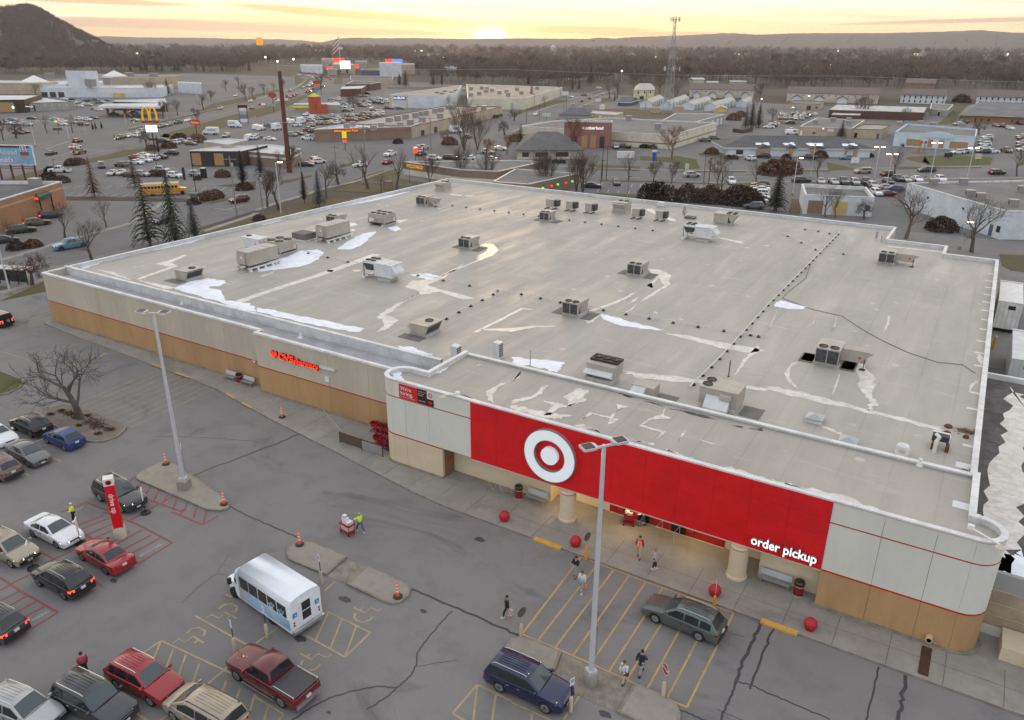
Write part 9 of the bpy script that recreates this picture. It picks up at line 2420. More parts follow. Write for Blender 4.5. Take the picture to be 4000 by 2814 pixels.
for x in(-.8,.8):
 for y in(-.8,.8):
  b=MB();b.box(x-.08,y-.08,0,x+.08,y+.08,3.2);b.B('post',mat('play wood',(.35,.16,.05),.7),t)
for k,c in enumerate(((.5,.03,.03),(.65,.4,.02),(.03,.08,.4))):
 b=MB();b.box(-1+k*.67,-1,3.2,-1+(k+1)*.67,1,4.0);b.B('roof_panel',mat('play %d'%k,c,.5),t)
b=MB();b.box(-.8,-.8,1.4,.8,.8,1.55);b.B('deck',MATS['play wood'],t);b=MB();b.N([[(-.8,y,1.5),(-.8,y,1.6),(-3.6,y,.3),(-3.6,y,.2)]for y in(-.35,.35)]);b.B('slide',MATS['play wood'],t)
P0,P1,P2=(-97.1,338.9),(-92.1,335.7),(-90.6,346.1)
t=tg('board_fence','dark board fence around the evergreen clump','fence')
for A,Bq,n in((P0,P1,5),(P1,P2,6)):
 for k in range(n):
  b=MB();p,q=lp(A,Bq,k/n),lp(A,Bq,(k+.97)/n);b.N([[(p[0],p[1],z),(q[0],q[1],z),(q[0],q[1]+.1,z),(p[0],p[1]+.1,z)]for z in(0,1.5)]);b.B('board',WALL['dkbrick'],t)
def boxy(name,lb,p,s,m,cat,rz=30,lid=None):
 t=tg(name,lb,cat,(p[0],p[1],0),R(rz));b=MB();b.box(-s[0]/2,-s[1]/2,0,s[0]/2,s[1]/2,s[2]);b.B('body',m,t);b=MB();b.box(-s[0]/2-.04,-s[1]/2-.04,s[2],s[0]/2+.04,s[1]/2+.04,s[2]+.08);b.B('lid',lid or m,t)
boxy('utility_cabinet','pale green utility cabinet on the green verge',(-77.2,226.2),(1,.8,1.5),MATS['sign pale green'],'cabinet');boxy('utility_cabinet','grey control cabinet on the highway corner',(-253.9,161.3),(1.4,1,2.2),WALL['grey'],'cabinet');boxy('utility_cabinet','green electrical box with yellow posts by shrubs',(-157.9,116.3),(2,1.6,1.5),mat('box green',(.08,.14,.12),.6),'cabinet');boxy('skip_bin','white open dumpster by the furniture store lawn',(-102.8,239.6),(5.4,2,1.8),M0,'dumpster',30,M3);boxy('skip_bin','dark red dumpster beside tan service wall',(-215.4,337.7),(2.6,1.6,1.4),WALL['dkbrick'],'dumpster');boxy('skip_bin','green dumpster beside tan service wall',(-217.7,345.7),(2,1.4,1.2),MATS['box green'],'dumpster');boxy('trailer','small white cargo trailer by the street',(-195.5,418.5),(3.6,2,2.2),M0,'trailer',100);boxy('stone_bin_shed','stone pillar box on the lawn behind roof corner',(-129.6,152.3),(2,2,1.9),WALL['brown'],'shed');boxy('menu_kiosk','drive through menu board with lit roof',(-182.3,138.1),(1.2,1.2,2.6),M1,'kiosk',20,M4);boxy('menu_kiosk','tall dark blue drive through arch post',(-183.9,133.1),(.5,.5,3.2),mat('kiosk blue',(.02,.025,.06),.5),'kiosk',20)
for p,lb in(((-154.9,115.0),'yellow bollard right of green electrical box'),((-157.5,117.8),'yellow bollard behind green electrical box'),((-157.7,114.8),'yellow bollard left of green electrical box'),((-171.7,94.8),'yellow bollard at the tan brick store corner')):
 o=MB();o.lathe([(.13,0),(.13,1.1),(.05,1.2)],10,0);o=o.B('yellow_bollard',M37);o.location=(*p,0);tag(o,lb,'bollard','yellow bollards')
t=tg('bus_shelter','dark framed glass shelter by the left pavement','shelter',(*(-123.53,57.11),0),R(18));b=MB()
for x in(-2.6,-.9,.8,2.5):
 b=MB();b.box(x-.06,-.06,0,x+.06,.06,2.4);b.B('post',M1,t)
b=MB();b.box(-2.8,-.8,2.4,2.7,1.2,2.55);b.B('roof',M3,t);b=MB();b.box(-2.6,.0,.4,2.5,.02,2.2);b.B('pane',M10,t)
for lb,x0,x1,y0,y1,h,m in(('grey white cargo trailer roof beside the dock steps',5.9,9.0,92.2,103,3.7,M12),('white upright trailer with blue stripe behind it',4.2,6.9,113,124,4.1,M0)):
 t=tg('cargo_trailer',lb,'trailer',(0,0,0));n=8
 b=MB();b.box(x0,y0,.6,x1,y1,h);b.B('box',m,t)
 b=MB();b.box(x0-.05,y0-.05,h,x1+.05,y0+.4,h+.08);b.box(x0-.05,y1-.4,h,x1+.05,y1+.05,h+.08);b.B('roof_rail',M11,t)
 for k in range(5):
  b=MB();x=x0+(x1-x0)*(k+.5)/5;b.box(x-.03,y0-.03,.7,x+.03,y0,h-.2);b.B('rib',M11,t)
 b=MB();b.box(x0+1.2,y0-.05,h-.9,x0+2,y0-.03,h-.4);b.B('notice',M1,t)
 b=MB();b.box(x0+.3,y1-3,0,x1-.3,y1-1,.6);b.box(x0+.3,y0+.6,0,x1-.3,y0+1.2,.6);b.B('undercarriage',M1,t)
for p,lb in(((8.6,91.2),'yellow bollard in front of the cargo trailer'),((4.6,106),'yellow bollard between the two trailers')):
 o=MB();o.lathe([(.2,0),(.2,1.6),(.08,1.7)],12,0);o=o.B('yellow_bollard',M37);o.location=(*p,0);tag(o,lb,'bollard','yellow bollards')
t=tg('dock_steps','concrete dock steps with tan pipe railing','steps',(4.3,86.5,0))
for k in range(6):
 b=MB();b.box(.2+k*.45,0,0,.65+k*.45,2.4,1.3-k*.2);b.B('step',M36,t)
for y in(0,2.4):
 b=MB();b.tube([(.2,y,1.3),(.2,y,2.3),(2.8,y,1.2),(2.8,y,.2)],.04,5);b.tube([(.2,y,1.9),(2.8,y,.8)],.03,5);b.B('railing',mat('rail tan',(.4,.3,.2),.6),t)
def bark(n,c):
 return mat('bark '+n,c,.95,var=.12,scale=1.5)
BK={'grey':bark('grey',(.115,.098,.085)),'brown':bark('brown',(.10,.075,.058)),'red':bark('red',(.12,.06,.055)),'rust':bark('rust',(.20,.095,.05)),'tan':bark('tan',(.15,.11,.08))}
def bare(seed,h,stems=1,spread=.55,droop=0.0,depth=5,twig=1.0,kids_=(4,4,4,3),trunk=.3):
 rng=random.Random(seed)
 tb,cb=MB(),MB()
 def grow(b,p,d,L,r,lev):
  n=3 if lev<2 else 2
  pts,rad=[p],[r]
  for k in range(n):
   d=(d+Vector((rng.uniform(-.16,.16),rng.uniform(-.16,.16),rng.uniform(-.04,.12)-droop*lev*.1))).normalized()
   p=p+d*L/n
   pts.append(p)
   rad.append(max(.012,r*(1-.55*(k+1)/n)))
  b.tube(pts,rad,7 if lev==0 else(5 if lev==1 else 3),0,False)
  if lev>=depth-1:
   return
  nk=kids_[min(lev,len(kids_)-1)]
  for k in range(nk):
   t=1 if k==0 else rng.uniform(.35,1)
   i=min(n-1,int(t*n));q=pts[i].lerp(pts[i+1],t*n-i)if i<n else pts[-1]
   a=rng.uniform(0,6.283)
   u=d.orthogonal().normalized();v=d.cross(u)
   sp=spread*rng.uniform(.55,1.35)*(1.0 if lev else 1.1)
   nd=(d+(u*cos(a)+v*sin(a))*sp*1.5+Vector((0,0,.25-droop*.3))).normalized()
   grow(cb,q,nd,L*rng.uniform(.55,.8),max(.014,rad[-1]*rng.uniform(.7,.95)if k else rad[-1]),lev+1)
 for s in range(stems):
  a=s*2.4
  d=Vector((cos(a)*.28,sin(a)*.28,1)).normalized()if stems>1 else Vector((0,0,1))
  grow(tb,Vector((0,0,-.1)),d,h*(.36 if stems==1 else.45),trunk/(stems**.4),0)
 return tb.mesh('trunk',BK['grey'],smooth=60),cb.mesh('crown',BK['grey'])
PROTO={}
def tree(kind,label,p,h,tone='grey',rz=None,name='bare_tree',group='bare street trees'):
 a=dict(maple=(1,9,1,.62,0,5,1,(6,5,4,3),.3),street=(2,9,1,.5,0,5,1,(5,4,4,3),.24),vase=(3,12,5,.3,0,5,1,(5,4,4,3),.34),elm=(4,13,1,.5,.0,5,1,(4,5,4,3),.42),crab=(5,6,1,.85,.35,6,1,(5,4,4,4),.32),fuzzy=(6,10,1,.5,0,6,1,(6,4,4,4),.3),island=(7,7,1,.8,.1,5,1,(7,4,4,3),.24))[kind]
 if kind not in PROTO:
  PROTO[kind]=bare(*a)
 t=tg(name,label,'tree',(*p,0),R(rz if rz is not None else RNG.uniform(0,360)),group)
 zt=PROTO[kind][1]
 top=max(v.co.z for v in zt.vertices)if not hasattr(tree,kind)else getattr(tree,kind)
 setattr(tree,kind,top)
 t.scale=(h/top,)*3
 for me in PROTO[kind]:
  o=link(me.name.split('.')[0],me,t)
  o.material_slots[0].link='OBJECT';o.material_slots[0].material=BK[tone]
 return t
NEEDLE={k:mat('needles '+k,c,.9,var=.25,scale=2.5)for k,c in{'spruce':(.045,.052,.036),'blue':(.065,.08,.075),'dark':(.022,.028,.017),'rust':(.13,.062,.038),'olive':(.06,.062,.03),'brownish':(.06,.04,.028)}.items()}
def conifer_mesh(seed,droop,dense,lean=.0,n=110,w=.30):
 rng=random.Random(seed)
 b=MB()
 for k in range(n):
  u=(k+rng.random())/n
  z=1.0+8.8*u
  L=(10-z)*w*rng.uniform(.65,1.15)+.18
  a=k*2.399+rng.uniform(-.3,.3)
  dx_,dy_=cos(a),sin(a)
  m=max(4,int((7 if not dense else 11)*(L/1.6+.3)))
  for j in range(m):
   t=(j+.5)/m
   x=L*t
   zz=z-droop*L*t*t+.12*L*sin(3*t)
   for s in(-1,1):
    wd=(.16+.5*L*.5*(1-t)*.5)*rng.uniform(.7,1.3)
    p=Vector((dx_*x,dy_*x,zz))
    side=Vector((-dy_*s,dx_*s,rng.uniform(-.7,.1)-droop*.5)).normalized()*wd
    out=Vector((dx_,dy_,-droop*.8)).normalized()*(L/m*1.4)
    b.face([p,p+side*.6+out*.3,p+side+out,p+out])
 return b.mesh('needles',NEEDLE['spruce'])
CP={}
def conifer(kind,tone,label,p,h,w=1.0,name='conifer_tree',group='conifers around the store'):
 if kind not in CP:
  CP[kind]=conifer_mesh(*{'open':(1,.45,False,0,95,.31),'droop':(2,1.1,False,0,110,.2),'dense':(3,.25,True,0,170,.27),'column':(4,-.6,True,0,190,.22),'round':(5,.5,True,0,120,.34)}[kind])
 t=tg(name,label,'tree',(*p,0),RNG.uniform(0,6.2),group)
 t.scale=(h/10*w,h/10*w,h/10)
 o=link('needles',CP[kind],t);o.material_slots[0].link='OBJECT';o.material_slots[0].material=NEEDLE[tone]
 if 'trunk' not in CP:
  b=MB();b.tube([(0,0,-.1),(0,0,9.5)],[.2,.03],7);CP['trunk']=b.mesh('trunk',BK['brown'])
 link('trunk',CP['trunk'],t)
 return t
def bush_mesh(seed,n=700):
 rng=random.Random(seed);b=MB()
 for k in range(n):
  a,q=rng.uniform(0,6.283),acos(rng.uniform(0,1))
  r=rng.uniform(.72,1.08)
  p=Vector((sin(q)*cos(a),sin(q)*sin(a),cos(q)))*r
  d=Vector((rng.uniform(-1,1),rng.uniform(-1,1),rng.uniform(-1,1))).normalized()*.1
  e=d.orthogonal().normalized()*.08
  b.face([p-d,p+e,p+d,p-e])
 return b.mesh('shrub',NEEDLE['dark'])
BM_=bush_mesh(1)
def bush(label,p,s,tone='brownish',group='shrubs'):
 o=link('shrub',BM_);o.location=(*p,-.05);o.scale=s if isinstance(s,tuple)else(s,s,s*.9);o.rotation_euler=(0,0,RNG.uniform(0,6))
 o.material_slots[0].link='OBJECT';o.material_slots[0].material=NEEDLE[tone]
 return tag(o,label,'shrub',group)
tree('island','bare tree standing on the gravel island in the car park',(-71.08,35.80),7.6,'grey',40)
for p,h,k,tn,lb in(((-126.9,71.6),7.5,'maple','grey','wide bare tree in front of the grey suv on side street'),((-120.68,58.23),5.4,'crab','red','purple red crab apple tree behind the store corner'),((-146.4,78.4),7.5,'street','brown','thin bare tree on verge, left of wide bare tree'),((-148.3,87.9),6.2,'street','grey','small bare tree on the far pavement before school bus'),((-146.2,68.9),6,'street','tan','thin bare tree beside the tan brick store'),((-134.2,149.8),11.5,'elm','brown','big bare elm with thick trunk on the corner lawn'),((-127.1,152.5),10.5,'elm','brown','big bare tree right of the corner elm, by bank lettering'),((-132.8,133.5),10,'elm','grey','bare tree rising behind the grey blue spruce'),((-132.7,118.6),10,'elm','brown','leaning bare tree beside the lit lamp post'),((-137.2,119.4),9,'fuzzy','brown','dense twiggy tree left of the lit lamp post'),((-126.7,146.2),5.5,'street','brown','small bare tree by the roof edge near stone box'),((-144.5,150.0),6.5,'crab','brown','drooping twiggy tree beside the utility pole'),((-170.1,157.8),8,'fuzzy','brown','twiggy tree at the brown mast foot'),((-171.2,154.7),7,'street','brown','bare tree left of the brown mast'),((-127.0,166.2),8.5,'vase','brown','many stemmed bare tree before the cream bank wall'),((-122.5,174.0),10,'vase','brown','many stemmed bare tree at the middle of bank roof'),((-113.5,174.5),9.5,'vase','brown','many stemmed bare tree right of the glass skylight'),((-97.7,174.6),10.5,'vase','brown','tall vase shaped tree left of the red lane signal'),((-95.7,175.0),11,'vase','brown','tall vase shaped tree beside the red lane signal'),((-87.6,174.5),11,'vase','brown','tall vase shaped tree left of the blue sedan'),((-85.9,174.7),11.5,'vase','brown','tall vase shaped tree in front of the blue sedan'),((-156.3,224.6),19,'vase','tan','very tall pale stemmed tree before the long tan store'),((-153.4,228.3),14,'vase','tan','second tall pale stemmed tree behind the bank'),((-121.2,236.3),13,'fuzzy','rust','orange twigged tree hiding the rose entrance'),((-88.4,243.7),11,'fuzzy','rust','orange brown twiggy tree on green verge before cream wall'),((-84.2,199.2),8,'street','brown','slim young tree by the cross street verge'),((-56.8,194.6),7.5,'street','brown','bare tree with round crown beside the white suv'),((-60.6,202.9),8,'fuzzy','tan','twiggy tree behind the round crowned one'),((-52.6,210.2),7.5,'street','brown','bare tree on small green patch by row of cars'),((-76.7,198.6),6,'fuzzy','brown','twiggy tree behind the shrub mass, left'),((-71.7,198.7),6.5,'fuzzy','tan','pale twiggy tree behind the shrub mass, right'),((-40.5,228.3),8,'street','brown','bare tree among the dealer cars before the clinic'),((-22.7,244.1),9,'street','grey','bare tree left of the leaning black pole'),((6.5,266.4),8.5,'street','brown','bare tree right of the shop lawn by black suv'),((-11.4,164.0),11,'maple','tan','tan barked tree with nest of twigs behind the notch'),((-0.1,159.1),10.5,'maple','grey','wide bare tree in front of the white angled building'),((-28.6,176.8),7,'street','tan','bare tree before left tan garage door'),((-26.6,176.7),7,'street','tan','bare tree before the golden garage door'),((-21.1,178.9),4.5,'crab','grey','small spreading tree at white shop corner'),((-355.3,258.9),8.5,'maple','brown','bare tree on far highway verge right of yellow arch'),((-373.7,289.1),9,'maple','brown','bare tree beside farther highway lamp'),((-343.9,242.3),9,'fuzzy','brown','brown tree behind the arch sign'),((-317.7,241.5),6.5,'fuzzy','brown','tree behind the red pole sign'),((-256.1,172.3),6,'crab','grey','small bare tree by restaurant driveway shrubs'),((-502.3,410.9),9,'maple','brown','bare tree at edge of far lot'),((-418.7,356.8),10,'fuzzy','brown','dark bare tree before the far lot'),((-423.7,334.0),7,'fuzzy','red','reddish small tree left of the parked pale car'),((-427.6,370.6),8,'maple','brown','bare tree at bend of frontage road'),((-545.3,458.8),9,'maple','brown','bare tree in far lot'),((-493.8,339.7),11,'vase','tan','pale bare tree pair before white mall wall, left'),((-491.1,341.7),11,'vase','tan','pale bare tree pair before white mall wall, right'),((-547.5,318.6),9,'maple','grey','bare tree before the long white mall wall'),((-554.4,298.5),9,'maple','grey','bare tree by the mall loading bays'),((-326.9,177.1),8,'street','grey','bare tree before the parked cafe cars'),((-318.6,182.7),8,'street','brown','dark forked tree beside traffic mast'),((-319.2,160.8),7,'crab','red','reddish tree at left junction edge'),((-315.8,154.4),8,'fuzzy','red','dense reddish tree at the far left edge'),((-444.5,395.1),9,'maple','brown','bare tree left of the brown mast top'),((-474.6,431.8),7,'street','brown','small bare tree on verge left of mast'),((-509.5,475.2),7,'fuzzy','brown','tree behind the brown mast on far lot'),((-312.9,342.1),8.5,'crab','brown','wide bare tree in the packed car lot'),((-467.8,475.6),12,'fuzzy','brown','dark tree beside the white pylon sign'),((-594.5,629.7),9,'fuzzy','brown','tree on green strip near traffic queue'),((-231.5,415.6),7,'street','brown','bare tree on brown verge of long cream store'),((-230.7,504.7),13,'elm','brown','tall dark trunk tree by the yellow house'),((-227.9,510.4),13,'maple','brown','spreading tree left of yellow house'),((-262.6,621.6),13,'maple','brown','spreading tree behind yellow house'),((-206.2,533.5),15,'elm','brown','dark tall leaning tree right of yellow house'),((-188.8,518.2),13,'vase','tan','many stemmed tree beside the lattice tower'),((-92.9,387.5),8,'maple','brown','bare tree left of used car lot'),((-64.6,451.1),12,'vase','tan','pale tree before bright metal roof, left'),((-61.9,453.0),12,'vase','tan','pale tree before bright metal roof, right'),((-40.7,427.1),8,'maple','brown','bare tree below snowy metal roof'),((-7.6,387.6),6,'crab','brown','drooping bush like tree right of blue trimmed shop'),((-139.2,541.1),12,'fuzzy','grey','grey tree behind the dark evergreens'),((-274.6,379.6),7,'street','brown','small tree before pale blue store wall'),((-200.2,330.0),6,'crab','brown','small round bare tree on street lawn'),((-170.9,274.2),6.5,'crab','brown','round bare tree on lawn before furniture store'),((-169.1,231.4),6,'fuzzy','rust','orange lit twiggy tree on traffic island'),((-138.9,211.6),7,'fuzzy','rust','brown twiggy trees behind the glass skylight'),((-139.0,224.4),7,'fuzzy','rust','orange brown twiggy tree at the street corner')):
 tree(k,lb,p,h,tn)
for p,h,k,tn,w,lb in(((-126.9,82.7),13,'open','spruce',1.0,'open branched spruce left of the drooping spruce'),((-123.4,85.5),14,'droop','spruce',1.15,'tall drooping narrow spruce behind the store'),((-124.8,90.7),7.5,'dense','blue',1.1,'stout blue green spruce right of the drooping one'),((-181.0,105.9),9.5,'open','rust',.9,'rust brown tree in front of empty bays'),((-185.1,119.4),8,'open','rust',1.1,'rust brown tree above the open spruce'),((-133.6,127.3),7.2,'column','brownish',.85,'dark brown columnar conifer by store lawn'),((-126.6,124.9),8.6,'dense','blue',.9,'pale frosted spruce right of dark columnar conifer'),((-163.6,135.4),9,'column','dark',1.0,'dark column conifer at end of restaurant'),((-234.9,161.9),6.2,'column','rust',.8,'narrow brown conifer beside arch sign pole'),((-169.5,146.5),9,'dense','dark',.8,'dark conifer at left beside the restaurant wing'),((-39.1,177.1),10.5,'dense','dark',1.0,'large dark spruce behind the rear parapet'),((-39.7,177.7),7.5,'dense','spruce',1.0,'smaller spruce in front of the large dark one'),((-150.1,252.2),7.5,'open','dark',1.0,'young dark spruce at left end of furniture store'),((-95.3,360.7),11,'round','dark',1.1,'dark evergreen clump behind the board fence, left'),((-93.3,365.1),10.5,'round','dark',1.0,'dark evergreen clump behind the board fence, right'),((-97.4,359.2),9,'round','olive',.9,'smaller evergreen at the left of fenced clump'),((-54.0,341.1),7.2,'dense','blue',1.2,'stout grey green spruce before the tan hall'),((-323.8,666.0),20,'dense','rust',.95,'tall rusty pyramid spruce at the street bend'),((-253.8,439.1),13,'open','rust',.8,'rusty orange conifer by the cream store wall'),((-354.0,606.2),15,'column','rust',.7,'orange lit conifer beyond cream store, left'),((-268.5,502.5),9,'open','olive',.9,'green brown conifer at cream store corner'),((-299.7,583.3),9,'round','rust',.9,'reddish conifer by low house'),((-299.0,593.9),7,'round','olive',1.3,'olive bushy conifer beside the street bend'),((-216.5,481.6),5.5,'column','brownish',.9,'small brown cone tree left of blue house'),((-496.4,356.6),11,'round','olive',1.3,'big dark round pine before white mall wall'),((-1054.3,1096.7),26,'dense','olive',.9,'dark pyramid spruce behind the red sign store'),((-660.2,714.5),11,'column','dark',.9,'dark cone tree before the far lot'),((-412.4,561.2),14,'column','rust',.7,'thin dark conifer among orange lit trees'),((-429.5,571.5),12,'round','brownish',1.1,'red brown bushy conifer below orange trees'),((-436.6,542.6),14,'round','brownish',1.0,'brown conifer beside the far grassy strip'),((-458.4,561.3),10,'round','brownish',1.5,'wide brown conifer mass by far lot')):
 conifer(k,tn,lb,p,h,w)
for k,(p,s)in enumerate((((-919.7,614.0),14),((-910.1,622.4),15),((-906.2,625.8),17),((-896.9,633.8),14),((-892.0,638.1),13),((-881.3,647.4),17),((-877.8,650.4),16),((-862.0,664.1),14),((-855.6,669.7),14),((-839.1,684.0),13),((-814.5,705.4),14))):
 conifer('round' if k%3 else 'dense','olive','dark evergreen standing in the tree belt behind mall, %s from the left'%ORD[k],p,s,.8,group='evergreens in the belt behind the mall')
for k,p in enumerate(((-322.1,193.4),(-323.3,195.4),(-323.3,198.1))):
 conifer('column','dark','little cone shrub on the verge, %s from the left'%ORD[k],p,3.2,1.2,group='little cone shrubs')
for k,(x,y,s)in enumerate(((250,1170,3.6),(130,1240,3.1),(400,1250,3.0),(620,1200,3.4),(770,1230,2.7),(900,1250,3.4),(1050,1270,2.6),(1200,1250,3.8),(1330,1290,3.5),(1430,1340,2.5))):
 bush('brown evergreen shrub mass behind the rear parapet, %s from the left'%ORD[k],((-69.1,175.8)[0]+(x-130)*.0187,(-69.1,175.8)[1]+(x-130)*.0044),(s*.85,s*.85,s*1.15),'brownish','brown shrubs behind the rear parapet')
for k,(p,s,tn)in enumerate((((-196.9,133.0),1.7,'rust'),((-194.7,133.9),1.8,'rust'),((-155.4,118.0),2.2,'rust'),((-155.8,120.2),2.2,'rust'),((-153.6,112.6),1.6,'rust'),((-158.9,131.7),2.2,'rust'),((-179.6,142.1),2.2,'rust'),((-181.1,134.9),1.1,'olive'),((-246.1,173.8),2.6,'rust'),((-245.6,166.8),2,'rust'),((-258.3,187.4),3.4,'rust'),((-251.5,189.9),3.4,'rust'),((-234.3,132.2),2.2,'brownish'),((-234.8,134.6),2.2,'rust'),((-212.4,112.8),2.5,'brownish'),((-206.9,113.2),2,'brownish'),((-228.1,122.0),1.6,'dark'),((-82.0,264.2),2.4,'rust'),((-73.4,255.2),1.5,'dark'),((-72.0,256.2),1.5,'rust'),((-107.8,266.8),1.5,'dark'),((-106.8,267.5),1.5,'dark'),((-104.4,267.3),1.6,'rust'),((-116.1,216.3),1.3,'dark'),((-114.1,216.9),1.3,'dark'),((-161.4,266.4),1.4,'brownish'),((-153.0,264.2),1.8,'rust'),((-151.1,266.5),1.5,'brownish'),((-58.4,268.7),1.5,'dark'),((-35.4,286.3),1.4,'dark'),((-49.0,275.8),2.4,'brownish'),((-113.1,394.3),3.6,'rust'),((-115.8,415.2),3.2,'rust'),((-26.0,610.4),5.5,'brownish'),((0.5,462.7),4.2,'brownish'),((-144.9,68.7),1.6,'brownish'),((-144.1,71.2),1.6,'rust'),((-50.9,236.1),4.5,'rust'),((-52.9,230.5),4.5,'rust'),((-127.8,108.7),1.4,'brownish'),((-6.2,175.9),3,'brownish'),((-170.8,236.2),3,'rust'),((-188.5,228.3),2,'brownish'),((-156.0,258.8),3,'rust'))):
 bush('%s twiggy shrub by verges, walls and lots of the town'%{'dark':'dark green','rust':'rusty brown','olive':'olive','brownish':'brown'}[tn],p,s,tn,{'dark':'dark green','rust':'rusty brown','olive':'olive','brownish':'brown'}[tn]+' town shrubs')
NPR=np.random.default_rng(4)
def fuzz(name,P,H,m,n=46,wide=.42,label=None):
 N=len(P)
 k=N*n
 base=np.repeat(P,n,0);h=np.repeat(H,n)
 th=NPR.uniform(0,2*np.pi,k);ph=np.arccos(NPR.uniform(-.25,1,k));r=NPR.uniform(.25,1,k)**.5
 d=np.stack([np.sin(ph)*np.cos(th),np.sin(ph)*np.sin(th),np.cos(ph)],1)
 c=base+d*(r*h*wide)[:,None]*np.array([1,1,.95])+np.stack([0*h,0*h,h*.56],1)
 up=d*.8+NPR.normal(0,.45,(k,3))+np.array([0,0,.5]);up/=np.linalg.norm(up,axis=1)[:,None]
 sd=np.cross(up,NPR.normal(0,1,(k,3)));sd/=np.linalg.norm(sd,axis=1)[:,None]
 L=(h*NPR.uniform(.07,.16,k))[:,None];w=(h*NPR.uniform(.012,.03,k))[:,None]
 q=np.stack([c-up*L-sd*w,c-up*L+sd*w,c+up*L+sd*w*.4,c+up*L-sd*w*.4],1)
 s=np.array([-1,1]);st=np.stack([P+np.array([-.02,0,0])*H[:,None],P+np.array([.02,0,0])*H[:,None],P+np.array([.01,0,.6])*H[:,None],P+np.array([-.01,0,.6])*H[:,None]],1)
 V=np.concatenate([q.reshape(-1,3),st.reshape(-1,3)])
 F=np.arange(len(V)).reshape(-1,4)
 me=bpy.data.meshes.new(name)
 me.vertices.add(len(V));me.vertices.foreach_set('co',V.ravel().astype(np.float32))
 me.loops.add(F.size);me.loops.foreach_set('vertex_index',F.ravel().astype(np.int32))
 me.polygons.add(len(F));me.polygons.foreach_set('loop_start',np.arange(0,F.size,4,dtype=np.int32));me.polygons.foreach_set('loop_total',np.full(len(F),4,np.int32))
 me.materials.append(m);me.update(calc_edges=True)
 return link(name,me,kind='stuff')
def wood_mat(n,a,b_,c):
 m=bpy.data.materials.new(n);m.use_nodes=True;t=NT(m.node_tree);b=t.n['Principled BSDF'];b.inputs['Roughness'].default_value=.95
 g=t.new('ShaderNodeNewGeometry').outputs['Position']
 t.put(b.inputs['Base Color'],t.mix(t.step(t.noise(g,.03,3),.38,.62),a,t.mix(t.step(t.noise(g,.11,2),.4,.6),b_,c)))
 return m
M63=wood_mat('winter twigs',(.125,.088,.066),(.10,.08,.068),(.155,.115,.09))
M83=wood_mat('far evergreen',(.05,.05,.028),(.07,.05,.03),(.035,.04,.025))
EDGE= DM('-10154 3396 -9413 4726 -9094 5191 -8845 5932 -8681 6659 -7878 6648 -10031 8877 -11243 11647 -9061 11115 -5571 7177 -4560 6101 -3869 6335 -3360 5911 -3293 7296 -2602 6860 -2592 8279 -1676 7149 -1000 7986 -495 8375 98 8202 1371 8786')
EA=np.array([atan2(x,y)for x,y in EDGE]);ED=np.array([hypot(x,y)for x,y in EDGE])
N=8200
az_=NPR.uniform(EA[0],EA[-1],N);d0=np.interp(az_,EA,ED);rr_=d0*(3800/d0)**(NPR.random(N)**1.15)
P=np.stack([rr_*np.sin(az_),rr_*np.cos(az_),0*rr_],1)
H=NPR.uniform(9,15,N)*(1+np.clip(rr_-600,0,3000)/2600)
gap=np.sin(P[:,0]*.011+1.3)*np.sin(P[:,1]*.0072)+NPR.normal(0,.35,N)
keep=gap>-.75
P,H,rr_=P[keep],H[keep],rr_[keep]
ev=NPR.random(len(P))<.045
fuzz('woodland',P[~ev&(rr_<1500)],H[~ev&(rr_<1500)],M63,74)
fuzz('distant_woodland',P[~ev&(rr_>=1500)],H[~ev&(rr_>=1500)],M63,34,.55)
fuzz('evergreen_woodland',P[ev],H[ev]*1.15,M83,110,.3)
M49=wood_mat('wooded slope',(.085,.066,.052),(.07,.056,.048),(.10,.08,.06))
def ridge(name,sky,depth,foot,back,m,seed,rough=3.0):
 rng=np.random.default_rng(seed)
 S=np.array(sky,float)
 u=np.linspace(0,len(S)-1,len(S)*14)
 C=np.stack([np.interp(u,np.arange(len(S)),S[:,i])for i in range(3)],1)
 prof=[(-depth,foot),(-depth*.72,.16),(-depth*.45,.45),(-depth*.2,.8),(-depth*.06,.97),(0,1),(back*.3,.9),(back,foot)]
 rows=[]
 for o,f in prof:
  dist=np.hypot(C[:,0],C[:,1]);k=(dist+o)/dist
  n=np.cumsum(rng.normal(0,1,len(u)));n=(n-np.convolve(n,np.ones(25)/25,'same'))
  z=C[:,2]*f+(n*rough*.4 if f not in(foot,1)else(rng.normal(0,rough*.28,len(u))if f==1 else 0))
  rows.append(np.stack([C[:,0]*k+(n*14 if 0<f<.9 else 0),C[:,1]*k,z],1))
 b=MB();b.N([[tuple(p)for p in r]for r in rows],0,False,False,closed=False)
 return b.B(name,m,kind='structure',smooth=80)
ridge('far_hills',[(-7270,2216,40.2),(-6975,3019,46.8),(-6601,3767,60.7),(-6451,4018,68.8),(-6391,4113,71.6),(-6243,4335,64.0),(-6007,4656,64.9),(-5827,4880,58.9),(-5574,5166,57.2),(-5425,5323,50.3),(-5317,5431,34.4),(-5188,5554,31.1)],1500,-.1,2500,M49,1)
ridge('far_hills',[(-4486,4423,16.4),(-4394,4515,36.2),(-4299,4605,63.2),(-4216,4681,69.1),(-4090,4792,64.9),(-3839,4995,68.6),(-3608,5165,63.2),(-3400,5304,68.1),(-3202,5425,71.1),(-2950,5567,69.1),(-2779,5654,70.0),(-2711,5687,79.2),(-2624,5727,72.6),(-2469,5796,83.9),(-2191,5907,93.9),(-1983,5980,105.0),(-1811,6034,112.3),(-1638,6083,102.5),(-1401,6142,111.4),(-1101,6203,113.5),(-826,6246,113.6),(-653,6266,118.4),(-439,6285,123.0),(-247,6295,132.0),(-71,6300,116.3),(273,6294,112.7),(1001,6220,104.0),(1775,6045,83.5)],1500,-.1,2500,M49,2)
